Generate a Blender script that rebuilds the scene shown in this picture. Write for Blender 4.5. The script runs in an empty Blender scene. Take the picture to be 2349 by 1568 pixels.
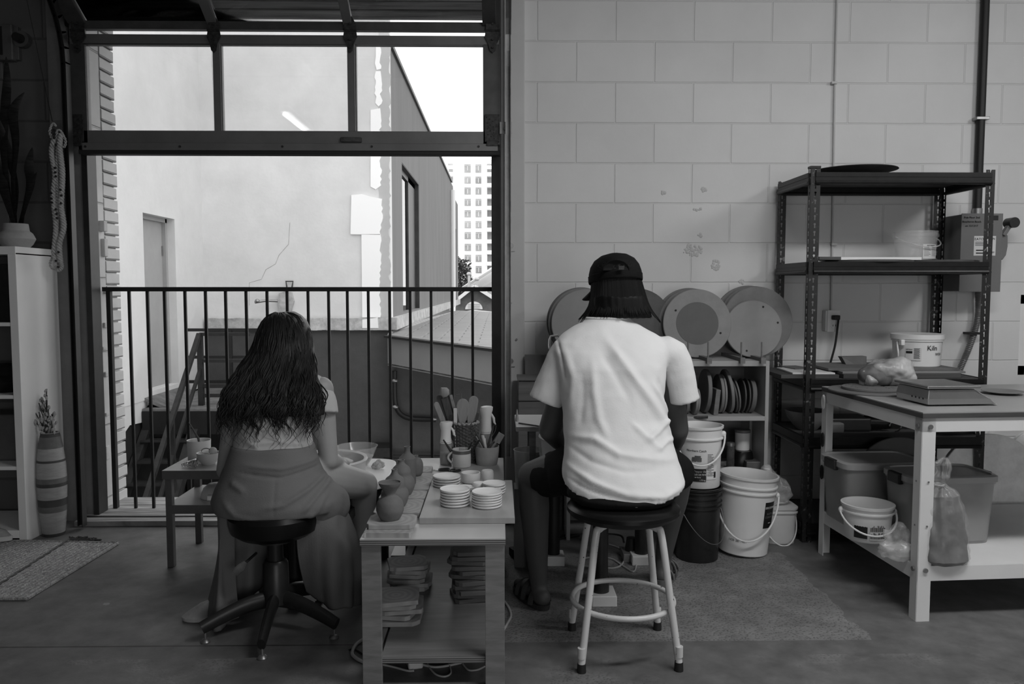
SKY = 2.05
LIGHTS = [('tube_light_mid', (1.5, 1.6, 3.0), (1.35, 2.4, 0), 1.6, .25, 43), ('tube_light_right', (3.7, 1.9, 2.9), (2.4, 3.4, 0), .6, .6, 22), ('window_light_front', (1.6, -2.9, 1.3), (.9, 4.0, .8), 2.4, 1.3, 42)]
import bpy, math, random
from math import sin, cos, pi, radians, sqrt, atan2, tan
from mathutils import Vector, Matrix, noise
random.seed(7)
SC = bpy.context.scene
COL = SC.collection
# ---------------------------------------------------------------- camera model (also used to read sizes off the photo)
FL, PS, PT, H = 1830.0, radians(.94), radians(3.85), 1.27
Rr = Vector((cos(PS), -sin(PS), 0)); Fw = Vector((sin(PS)*cos(PT), cos(PS)*cos(PT), -sin(PT))); Uu = Vector((sin(PS)*sin(PT), cos(PS)*sin(PT), cos(PT)))
CAM = Vector((0, 0, H))
def ray(u, v): return Fw + Rr*((u-1174.5)/FL) - Uu*((v-784)/FL)
def P(u, v, Y):
    d = ray(u, v); return CAM + d*(Y/d.y)
def F(u, v, z=0.0):
    d = ray(u, v); return CAM + d*((z-H)/d.z)
def XP(u, v, X):
    d = ray(u, v); return CAM + d*(X/d.x)
cd = bpy.data.cameras.new('camera'); cam = bpy.data.objects.new('camera', cd); COL.objects.link(cam)
cam.location = CAM; cam.rotation_euler = (pi/2-PT, 0, -PS); cd.sensor_width = 36; cd.lens = 36*FL/2349; cd.clip_end = 600; cd.clip_start = .05
SC.camera = cam
SC.view_settings.view_transform = 'Standard'; SC.view_settings.look = 'None'; SC.view_settings.gamma = 1; SC.view_settings.exposure = 0
# ---------------------------------------------------------------- materials
MT = {}
def mat(name, g, rough=.6, metal=0, var=0, scale=8, bump=0, bscale=None, spec=.5, detail=4, stretch=None, alpha=None, trans=0, ior=1.45, coat=0, emit=0, var2=None):
    m = bpy.data.materials.new(name); m.use_nodes = True; nt = m.node_tree; b = nt.nodes['Principled BSDF']
    b.inputs['Base Color'].default_value = (g, g, g, 1); b.inputs['Roughness'].default_value = rough; b.inputs['Metallic'].default_value = metal
    b.inputs['Specular IOR Level'].default_value = spec; b.inputs['IOR'].default_value = ior
    if trans: b.inputs['Transmission Weight'].default_value = trans
    if coat: b.inputs['Coat Weight'].default_value = coat; b.inputs['Coat Roughness'].default_value = .15
    if alpha is not None: b.inputs['Alpha'].default_value = alpha
    if emit: b.inputs['Emission Color'].default_value = (1, 1, 1, 1); b.inputs['Emission Strength'].default_value = emit
    if var or bump:
        tc = nt.nodes.new('ShaderNodeTexCoord'); mp = nt.nodes.new('ShaderNodeMapping')
        if stretch: mp.inputs['Scale'].default_value = stretch
        nt.links.new(tc.outputs['Object'], mp.inputs['Vector'])
    if var:
        n = nt.nodes.new('ShaderNodeTexNoise'); n.inputs['Scale'].default_value = scale; n.inputs['Detail'].default_value = detail; n.inputs['Roughness'].default_value = .65
        nt.links.new(mp.outputs[0], n.inputs['Vector'])
        r = nt.nodes.new('ShaderNodeMapRange'); r.inputs['From Min'].default_value = .3; r.inputs['From Max'].default_value = .7
        r.inputs['To Min'].default_value = g*(1-var); r.inputs['To Max'].default_value = min(1, g*(1+var)); nt.links.new(n.outputs['Fac'], r.inputs['Value'])
        last = r.outputs[0]
        if var2:
            n2 = nt.nodes.new('ShaderNodeTexNoise'); n2.inputs['Scale'].default_value = var2[0]; n2.inputs['Detail'].default_value = 6; n2.inputs['Roughness'].default_value = .7
            nt.links.new(mp.outputs[0], n2.inputs['Vector'])
            r2 = nt.nodes.new('ShaderNodeMapRange'); r2.inputs['From Min'].default_value = .35; r2.inputs['From Max'].default_value = .65
            r2.inputs['To Min'].default_value = 1-var2[1]; r2.inputs['To Max'].default_value = 1+var2[1]; nt.links.new(n2.outputs['Fac'], r2.inputs['Value'])
            mm = nt.nodes.new('ShaderNodeMath'); mm.operation = 'MULTIPLY'; nt.links.new(last, mm.inputs[0]); nt.links.new(r2.outputs[0], mm.inputs[1]); last = mm.outputs[0]
        cb = nt.nodes.new('ShaderNodeCombineColor')
        for i in range(3): nt.links.new(last, cb.inputs[i])
        nt.links.new(cb.outputs[0], b.inputs['Base Color'])
    if bump:
        n = nt.nodes.new('ShaderNodeTexNoise'); n.inputs['Scale'].default_value = bscale or scale*3; n.inputs['Detail'].default_value = 5
        nt.links.new(mp.outputs[0], n.inputs['Vector'])
        bp = nt.nodes.new('ShaderNodeBump'); bp.inputs['Strength'].default_value = bump; bp.inputs['Distance'].default_value = .01
        nt.links.new(n.outputs['Fac'], bp.inputs['Height']); nt.links.new(bp.outputs[0], b.inputs['Normal'])
    MT[name] = m; return m
def N(nt, t, **k):
    n = nt.nodes.new('ShaderNode'+t)
    for a, b in k.items(): setattr(n, a, b)
    return n
def grey_out(nt, sock):
    cb = N(nt, 'CombineColor')
    for i in range(3): nt.links.new(sock, cb.inputs[i])
    return cb.outputs[0]
def block_mat(name, g, bw, bh, ox, oz, mortar=.006, dark=.85, swap='XZ', bumpd=.004, var=.05, pits=True, offset=.5):
    m = bpy.data.materials.new(name); m.use_nodes = True; nt = m.node_tree; b = nt.nodes['Principled BSDF']; L = nt.links.new
    b.inputs['Roughness'].default_value = .55; b.inputs['Specular IOR Level'].default_value = .35
    tc = N(nt, 'TexCoord'); sp = N(nt, 'SeparateXYZ'); L(tc.outputs['Object'], sp.inputs[0]); cx = N(nt, 'CombineXYZ')
    a1 = N(nt, 'Math', operation='ADD'); a1.inputs[1].default_value = ox; L(sp.outputs[swap[0]], a1.inputs[0])
    a2 = N(nt, 'Math', operation='ADD'); a2.inputs[1].default_value = oz; L(sp.outputs[swap[1]], a2.inputs[0])
    L(a1.outputs[0], cx.inputs[0]); L(a2.outputs[0], cx.inputs[1])
    nz = N(nt, 'TexNoise'); nz.inputs['Scale'].default_value = 6; nz.inputs['Detail'].default_value = 5; L(tc.outputs['Object'], nz.inputs['Vector'])
    dv = N(nt, 'VectorMath', operation='MULTIPLY_ADD'); dv.inputs[1].default_value = (.006, .006, 0); L(nz.outputs['Color'], dv.inputs[0]); L(cx.outputs[0], dv.inputs[2])
    bt = N(nt, 'TexBrick'); bt.offset = offset; bt.inputs['Scale'].default_value = 1; bt.inputs['Brick Width'].default_value = bw; bt.inputs['Row Height'].default_value = bh
    bt.inputs['Mortar Size'].default_value = mortar; bt.inputs['Mortar Smooth'].default_value = .6; bt.inputs['Bias'].default_value = 0
    bt.inputs['Color1'].default_value = (1, 1, 1, 1); bt.inputs['Color2'].default_value = (.95, .95, .95, 1); bt.inputs['Mortar'].default_value = (dark,)*3+(1,)
    L(dv.outputs[0], bt.inputs['Vector'])
    # only some vertical joints show through the paint
    n2 = N(nt, 'TexNoise'); n2.inputs['Scale'].default_value = 2.2; n2.inputs['Detail'].default_value = 8; n2.inputs['Roughness'].default_value = .6; L(tc.outputs['Object'], n2.inputs['Vector'])
    mr = N(nt, 'MapRange'); mr.inputs['From Min'].default_value = .3; mr.inputs['From Max'].default_value = .7; mr.inputs['To Min'].default_value = g*(1-var); mr.inputs['To Max'].default_value = g*(1+var); L(n2.outputs['Fac'], mr.inputs['Value'])
    sc_ = N(nt, 'SeparateColor'); L(bt.outputs['Color'], sc_.inputs[0])
    mu = N(nt, 'Math', operation='MULTIPLY'); L(sc_.outputs[0], mu.inputs[0]); L(mr.outputs[0], mu.inputs[1])
    L(grey_out(nt, mu.outputs[0]), b.inputs['Base Color'])
    h = N(nt, 'Math', operation='MULTIPLY_ADD'); h.inputs[1].default_value = -1.0
    n3 = N(nt, 'TexNoise'); n3.inputs['Scale'].default_value = 45; n3.inputs['Detail'].default_value = 4; L(tc.outputs['Object'], n3.inputs['Vector'])
    q = N(nt, 'Math', operation='MULTIPLY'); q.inputs[1].default_value = .18; L(n3.outputs['Fac'], q.inputs[0])
    L(bt.outputs['Fac'], h.inputs[0]); L(q.outputs[0], h.inputs[2])
    bp = N(nt, 'Bump'); bp.inputs['Strength'].default_value = .8; bp.inputs['Distance'].default_value = bumpd; L(h.outputs[0], bp.inputs['Height']); L(bp.outputs[0], b.inputs['Normal'])
    return m
WY = 4.40
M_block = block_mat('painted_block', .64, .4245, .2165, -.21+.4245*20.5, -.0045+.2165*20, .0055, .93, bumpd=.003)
M_blockL = block_mat('shade_dark_block', .13, .4245, .2165, .1, -.0045+.2165*20, .007, .7)  # low light on the left wall is put into this block colour
M_blockF = block_mat('painted_block_lower', .5, .4245, .2165, .1, -.0045+.2165*20, .006, .8)
M_jamb = block_mat('jamb_block', .50, .6, .42, .1, .35, .008, .7, 'YZ', .006, .16)
M_brick = block_mat('jamb_brick', .55, .5, .0715, .1, 10, .006, .5, 'YZ', .006, .10, offset=0)
mat('trim_grey', .16, .5, var=.15, scale=6); mat('black_paint', .012, .45, var=.3, scale=20); mat('frame_black', .02, .5, var=.3, scale=12)
mat('alu', .20, .42, .55, var=.12, scale=5, stretch=(1, 1, 1)); mat('alu_dark', .09, .45, .5, var=.2, scale=8); mat('galv', .30, .38, .8, var=.2, scale=14)
mat('hinge_metal', .05, .5, .6, var=.5, scale=60); mat('column_paint', .50, .5, var=.05, scale=3)
mat('white_paint', .72, .4, var=.04, scale=4); mat('white_plastic', .74, .38, var=.03, scale=6, spec=.5); mat('white_plastic_b', .66, .42, var=.05, scale=6)
mat('off_white', .6, .5, var=.05, scale=5); mat('glaze_white', .80, .45, var=.02, scale=20); mat('clay_grey', .15, .75, var=.06, scale=25, bump=.1, bscale=80)
mat('clay_light', .34, .8, var=.1, scale=12, bump=.15, bscale=60); mat('bat_grey', .18, .7, var=.12, scale=14); mat('bat_mid', .14, .65, var=.12, scale=10)
mat('bat_pale', .23, .6, var=.08, scale=8); mat('bat_dark', .07, .6, var=.2, scale=10); mat('plaster', .50, .85, var=.12, scale=10, bump=.3, bscale=30)
mat('melamine', .36, .45, var=.03, scale=3); mat('shelf_white', .78, .4, var=.03, scale=3)
mat('metal_grey', .13, .45, .3, var=.15, scale=8); mat('table_top_grey', .33, .35, .3, var=.1, scale=8); mat('chrome', .6, .15, 1); mat('steel', .42, .28, .9, var=.1, scale=6)
mat('black_rubber', .015, .6); mat('black_plastic', .018, .38, var=.2, scale=30, spec=.5); mat('black_vinyl', .007, .3, spec=.35, var=.2, scale=8, bump=.06, bscale=10)
mat('chip', .02, .8)
mat('tee_white', .78, .85, var=.02, scale=8, bump=.08, bscale=160, spec=.2); mat('tee_woman', .48, .85, var=.04, scale=8, spec=.2, bump=.08, bscale=150)
mat('skirt', .175, .8, var=.06, scale=4, spec=.2, bump=.12, bscale=220); mat('shorts', .010, .85, var=.3, scale=8, spec=.2); mat('shorts_line', .05, .8)
mat('skin_light', .34, .5, var=.05, scale=9, spec=.4); mat('skin_dark', .075, .5, var=.06, scale=9, spec=.4)
mat('hair_brown', .011, .5, spec=.35, var=.4, scale=20); mat('hair_black', .006, .55, spec=.25); mat('cap', .007, .8, spec=.2, var=.3, scale=60)
mat('jute', .33, .95, var=.45, scale=60, bump=.8, bscale=120); mat('jute_dark', .07, .95, var=.3, scale=50)
mat('rope', .42, .95, var=.12, scale=50, bump=.4, bscale=200, spec=.1); mat('bead', .01, .4)
mat('leaf', .02, .4, var=.6, scale=18, stretch=(1, 1, 6), spec=.3); mat('vase_light', .30, .6, var=.15, scale=14, stretch=(1, 1, 4)); mat('vase_dark', .05, .6, var=.2, scale=20); mat('vase_mid', .12, .6, var=.2, scale=20)
mat('twig', .04, .8); mat('catkin', .32, .95, var=.3, scale=200); mat('wicker', .10, .6, var=.5, scale=80); mat('wicker_light', .3, .6, var=.3, scale=80)
mat('wood_tool', .26, .6, var=.2, scale=10, stretch=(8, 8, 1)); mat('wood_dark', .06, .6, var=.3, scale=12, stretch=(8, 8, 1)); mat('brush_hair', .02, .8)
mat('conduit_black', .02, .5, .3); mat('box_grey', .16, .42, .1, var=.05, scale=6); mat('label_white', .62, .6); mat('ink', .01, .7); mat('ink_grey', .09, .7); mat('label_black', .012, .5)
mat('clay_bag', .13, .6, var=.35, scale=9, bump=.3, bscale=14); mat('clay_raw', .10, .7, var=.35, scale=7); mat('cloth', .48, .9, var=.1, scale=30)
mat('sandal', .03, .7, var=.3, scale=20); mat('sandal_light', .12, .7, var=.2, scale=20); mat('slipper', .5, .9, var=.15, scale=30); mat('gut_glass', .5, .1)
mat('rust', .06, .8, var=.5, scale=25); mat('cable_white', .45, .5); mat('cable_black', .015, .5); mat('stone_white', .85, .6, var=.1, scale=9, var2=(6, .12))
# outside
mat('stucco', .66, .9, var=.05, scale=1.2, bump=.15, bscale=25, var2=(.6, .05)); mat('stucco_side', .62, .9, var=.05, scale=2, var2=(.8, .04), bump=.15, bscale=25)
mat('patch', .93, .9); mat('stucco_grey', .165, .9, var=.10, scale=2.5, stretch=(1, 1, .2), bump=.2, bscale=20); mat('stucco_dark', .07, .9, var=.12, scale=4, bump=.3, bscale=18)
mat('ledge', .42, .9, var=.3, scale=5, var2=(18, .15)); mat('door_steel', .33, .7, var=.06, scale=3); mat('void_shade', .006, .9, var=.5, scale=4); mat('concrete_old', .14, .9, var=.4, scale=6, bump=.4, bscale=30)
mat('fascia', .24, .7, var=.05, scale=3); mat('gutter', .7, .5); mat('iron', .012, .6, var=.4, scale=20); mat('iron_worn', .014, .6, var=.6, scale=12)
mat('tower', .86, .9); mat('tower_glass', .36, .4, var=.4, scale=.2); mat('tower_slab', .45, .8); mat('bricks_far', .12, .9, var=.3, scale=2); mat('tree_far', .06, .9, var=.5, scale=2)
mat('frame_win', .04, .5, var=.3, scale=5); mat('outer_ground', .05, .95, var=.3, scale=1)
def glass(name, rough=0, tint=1.0, ior=1.45):
    m = bpy.data.materials.new(name); m.use_nodes = True; nt = m.node_tree
    for n in list(nt.nodes):
        if n.type != 'OUTPUT_MATERIAL': nt.nodes.remove(n)
    out = nt.nodes[0]; g = N(nt, 'BsdfGlossy'); g.inputs['Roughness'].default_value = .02; t = N(nt, 'BsdfTransparent'); t.inputs[0].default_value = (tint,)*3+(1,)
    fr = N(nt, 'Fresnel'); fr.inputs['IOR'].default_value = ior; mx = N(nt, 'MixShader'); nt.links.new(fr.outputs[0], mx.inputs[0]); nt.links.new(t.outputs[0], mx.inputs[1]); nt.links.new(g.outputs[0], mx.inputs[2]); nt.links.new(mx.outputs[0], out.inputs[0])
    MT[name] = m; return m
glass('pane_glass', tint=.96); glass('mirror_glass', tint=.4, ior=2.5)
def thin(name, g, a, rough=.25, noise_=0):      # thin plastic film / translucent plastic: part see-through, part white
    m = bpy.data.materials.new(name); m.use_nodes = True; nt = m.node_tree; b = nt.nodes['Principled BSDF']
    b.inputs['Base Color'].default_value = (g, g, g, 1); b.inputs['Roughness'].default_value = rough
    b.inputs['Alpha'].default_value = a
    if noise_:
        tc = N(nt, 'TexCoord'); n = N(nt, 'TexNoise'); n.inputs['Scale'].default_value = noise_; n.inputs['Detail'].default_value = 4; nt.links.new(tc.outputs['Object'], n.inputs['Vector'])
        r = N(nt, 'MapRange'); r.inputs['From Min'].default_value = .35; r.inputs['From Max'].default_value = .7; r.inputs['To Min'].default_value = a*.5; r.inputs['To Max'].default_value = min(1, a*1.9)
        nt.links.new(n.outputs['Fac'], r.inputs['Value']); nt.links.new(r.outputs[0], b.inputs['Alpha'])
    MT[name] = m; return m
thin('film', .7, .35, .2, 12); thin('tub_clear', .45, .5, .3); thin('tub_lid', .42, .85, .35); thin('bowl_clear', .8, .22, .1); thin('bucket_clear', .7, .2, .2); thin('bottle_clear', .4, .55, .15); thin('film_clay', .55, .16, .15, 14)
# plywood edge & wood grain
def wood(name, g, var=.25, sx=1, sy=14, sz=1, rough=.5, rings=0, bands=None):
    m = bpy.data.materials.new(name); m.use_nodes = True; nt = m.node_tree; b = nt.nodes['Principled BSDF']; L = nt.links.new
    b.inputs['Roughness'].default_value = rough
    tc = N(nt, 'TexCoord'); mp = N(nt, 'Mapping'); mp.inputs['Scale'].default_value = (sx, sy, sz); L(tc.outputs['Object'], mp.inputs[0])
    n = N(nt, 'TexNoise'); n.inputs['Scale'].default_value = 3; n.inputs['Detail'].default_value = 8; n.inputs['Roughness'].default_value = .6; n.inputs['Distortion'].default_value = .6; L(mp.outputs[0], n.inputs['Vector'])
    r = N(nt, 'MapRange'); r.inputs['From Min'].default_value = .3; r.inputs['From Max'].default_value = .7; r.inputs['To Min'].default_value = g*(1-var); r.inputs['To Max'].default_value = g*(1+var); L(n.outputs['Fac'], r.inputs['Value'])
    s = r.outputs[0]
    if bands:   # ply layers along z with period bands
        sp = N(nt, 'SeparateXYZ'); L(tc.outputs['Object'], sp.inputs[0]); mu = N(nt, 'Math', operation='MULTIPLY'); mu.inputs[1].default_value = 2*pi/bands; L(sp.outputs[2], mu.inputs[0])
        si = N(nt, 'Math', operation='SINE'); L(mu.outputs[0], si.inputs[0]); r2 = N(nt, 'MapRange'); r2.inputs['From Min'].default_value = -.3; r2.inputs['From Max'].default_value = .3; r2.inputs['To Min'].default_value = .25; r2.inputs['To Max'].default_value = 1.1; L(si.outputs[0], r2.inputs['Value'])
        q = N(nt, 'Math', operation='MULTIPLY'); L(s, q.inputs[0]); L(r2.outputs[0], q.inputs[1]); s = q.outputs[0]
    L(grey_out(nt, s), b.inputs['Base Color']); MT[name] = m; return m
wood('ply_top', .42, .10, 1, 1, 1, .4); wood('ply_edge', .24, .15, 1, 1, 1, .6, bands=.0065); wood('ply_leg', .20, .28, 2, 2, 14, .5); wood('ply_shelf', .17, .22, 1, 9, 1, .4)
wood('tray_top', .33, .10, 6, 1, 1, .5); wood('timber', .14, .7, .6, 6, 22, .8); wood('old_board', .15, .25, 1, 1, 14, .6); wood('bench_top', .30, .12, 1, 1, 1, .45); wood('sill_wood', .30, .8, .7, 9, 2, .7); wood('bench_edge', .06, .3, 1, 1, 8, .6)
wood('soffit_wood', .34, .18, .5, 9, 6, .7)
def ring_bat(name, g, fx=0, fy=0):
    m = bpy.data.materials.new(name); m.use_nodes = True; nt = m.node_tree; b = nt.nodes['Principled BSDF']; L = nt.links.new; b.inputs['Roughness'].default_value = .75
    tc = N(nt, 'TexCoord'); w = N(nt, 'TexWave'); w.wave_type = 'RINGS'; w.rings_direction = 'Z'; w.inputs['Scale'].default_value = 14; w.inputs['Distortion'].default_value = 1.5; w.inputs['Detail'].default_value = 2; L(tc.outputs['Object'], w.inputs['Vector'])
    r = N(nt, 'MapRange'); r.inputs['To Min'].default_value = g*.88; r.inputs['To Max'].default_value = g*1.08; L(w.outputs['Fac'], r.inputs['Value']); L(grey_out(nt, r.outputs[0]), b.inputs['Base Color']); MT[name] = m; return m
ring_bat('bat_rings', .36)
# floor: worn concrete with a rough aggregate patch and a trowelled dark slab
def floor_mat():
    m = bpy.data.materials.new('worn_concrete'); m.use_nodes = True; nt = m.node_tree; b = nt.nodes['Principled BSDF']; L = nt.links.new
    tc = N(nt, 'TexCoord'); sp = N(nt, 'SeparateXYZ'); L(tc.outputs['Object'], sp.inputs[0])
    def noise_(s, d=6, r=.6):
        n = N(nt, 'TexNoise'); n.inputs['Scale'].default_value = s; n.inputs['Detail'].default_value = d; n.inputs['Roughness'].default_value = r; L(tc.outputs['Object'], n.inputs['Vector']); return n.outputs['Fac']
    def mr(s, a, b_, c, d):
        r = N(nt, 'MapRange'); r.inputs['From Min'].default_value = a; r.inputs['From Max'].default_value = b_; r.inputs['To Min'].default_value = c; r.inputs['To Max'].default_value = d; L(s, r.inputs['Value']); return r.outputs[0]
    def ma(op, a, c):
        q = N(nt, 'Math', operation=op)
        for i, s in enumerate((a, c)):
            if isinstance(s, (int, float)): q.inputs[i].default_value = s
            else: L(s, q.inputs[i])
        return q.outputs[0]
    base = mr(noise_(1.6), .3, .7, .095, .165); mott = mr(noise_(11), .3, .7, .78, 1.22); s = ma('MULTIPLY', base, mott)
    vo = N(nt, 'TexVoronoi'); vo.inputs['Scale'].default_value = 95; L(tc.outputs['Object'], vo.inputs['Vector']); agg = mr(vo.outputs['Distance'], .1, .45, .45, 1.25)
    # rough patch: x from .05 to 1.6, y from 2.72 to 3.6 (edges wander)
    wob = mr(noise_(5), .3, .7, -.03, .03)
    x = ma('ADD', sp.outputs[0], wob); y = ma('ADD', sp.outputs[1], wob)
    def box(a, lo, hi):
        return ma('MULTIPLY', ma('GREATER_THAN', a, lo), ma('LESS_THAN', a, hi))
    patch = ma('MULTIPLY', box(x, .0, 1.35), box(sp.outputs[1], 2.79, 3.75)); patch = ma('MAXIMUM', patch, ma('MULTIPLY', mr(noise_(2.3), .52, .6, 0, .7), box(sp.outputs[1], .5, 2.68)))
    aggm = ma('ADD', ma('MULTIPLY', patch, agg), ma('SUBTRACT', 1, patch)); s = ma('MULTIPLY', s, aggm); s = ma('MULTIPLY', s, ma('ADD', 1, ma('MULTIPLY', patch, .22)))
    joint = ma('MULTIPLY', box(sp.outputs[1], 2.775, 2.785), ma('LESS_THAN', sp.outputs[0], .0)); s = ma('MULTIPLY', s, ma('SUBTRACT', 1, ma('MULTIPLY', joint, .6)))
    # scattered slip splashes
    v2 = N(nt, 'TexVoronoi'); v2.inputs['Scale'].default_value = 4.5; L(tc.outputs['Object'], v2.inputs['Vector']); sc_ = N(nt, 'SeparateColor'); L(v2.outputs['Color'], sc_.inputs[0])
    spots = ma('MULTIPLY', ma('LESS_THAN', ma('ADD', v2.outputs['Distance'], mr(noise_(60), .3, .7, -.03, .03)), .06), ma('GREATER_THAN', sc_.outputs[0], .6)); s = ma('ADD', s, ma('MULTIPLY', spots, .12))
    L(grey_out(nt, s), b.inputs['Base Color'])
    L(mr(noise_(3), .3, .7, .42, .75), b.inputs['Roughness'])
    hh = ma('ADD', ma('MULTIPLY', ma('MULTIPLY', patch, vo.outputs['Distance']), 1.0), ma('MULTIPLY', noise_(30), .4)); bp = N(nt, 'Bump'); bp.inputs['Strength'].default_value = .5; bp.inputs['Distance'].default_value = .004; L(hh, bp.inputs['Height']); L(bp.outputs[0], b.inputs['Normal'])
    return m
M_floor = floor_mat()
def slot_mat():  # perforated rack post: keyhole slots cut through the steel, UV in metres
    m = bpy.data.materials.new('perforated_black_steel'); m.use_nodes = True; nt = m.node_tree; b = nt.nodes['Principled BSDF']; L = nt.links.new
    tc = N(nt, 'TexCoord'); n = N(nt, 'TexNoise'); n.inputs['Scale'].default_value = 40; n.inputs['Detail'].default_value = 5; L(tc.outputs['Object'], n.inputs['Vector'])
    r = N(nt, 'MapRange'); r.inputs['From Min'].default_value = .62; r.inputs['From Max'].default_value = .68; r.inputs['To Min'].default_value = .012; r.inputs['To Max'].default_value = .15; L(n.outputs['Fac'], r.inputs['Value']); L(grey_out(nt, r.outputs[0]), b.inputs['Base Color']); b.inputs['Roughness'].default_value = .45
    uv = N(nt, 'UVMap'); sp = N(nt, 'SeparateXYZ'); L(uv.outputs[0], sp.inputs[0])
    def ma(op, a, c=0, d=0):
        q = N(nt, 'Math', operation=op)
        for i, s in enumerate((a, c, d)):
            if isinstance(s, (int, float)): q.inputs[i].default_value = s
            else: L(s, q.inputs[i])
        return q.outputs[0]
    per = .038; fv = ma('SUBTRACT', ma('MULTIPLY', ma('FRACT', ma('DIVIDE', sp.outputs[1], per)), per), per/2); au = ma('ABSOLUTE', sp.outputs[0])
    d1 = ma('SQRT', ma('ADD', ma('POWER', au, 2), ma('POWER', ma('SUBTRACT', fv, .005), 2))); c = ma('LESS_THAN', d1, .0052)
    sl = ma('MULTIPLY', ma('LESS_THAN', au, .0028), ma('LESS_THAN', ma('ABSOLUTE', ma('ADD', fv, .005)), .009)); hole = ma('MAXIMUM', c, sl)
    L(ma('SUBTRACT', 1, hole), b.inputs['Alpha']); return m
M_slot = slot_mat()
def speck_mat(name, g, d, sc, th, rough=.3):
    m = bpy.data.materials.new(name); m.use_nodes = True; nt = m.node_tree; b = nt.nodes['Principled BSDF']; L = nt.links.new
    tc = N(nt, 'TexCoord'); n = N(nt, 'TexNoise'); n.inputs['Scale'].default_value = sc; n.inputs['Detail'].default_value = 3; L(tc.outputs['Object'], n.inputs['Vector'])
    r = N(nt, 'MapRange'); r.inputs['From Min'].default_value = th; r.inputs['From Max'].default_value = th+.015; r.inputs['To Min'].default_value = g; r.inputs['To Max'].default_value = d; L(n.outputs['Fac'], r.inputs['Value']); L(grey_out(nt, r.outputs[0]), b.inputs['Base Color']); b.inputs['Roughness'].default_value = rough; MT[name] = m
speck_mat('stool_white', .62, .02, 55, .70)
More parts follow.
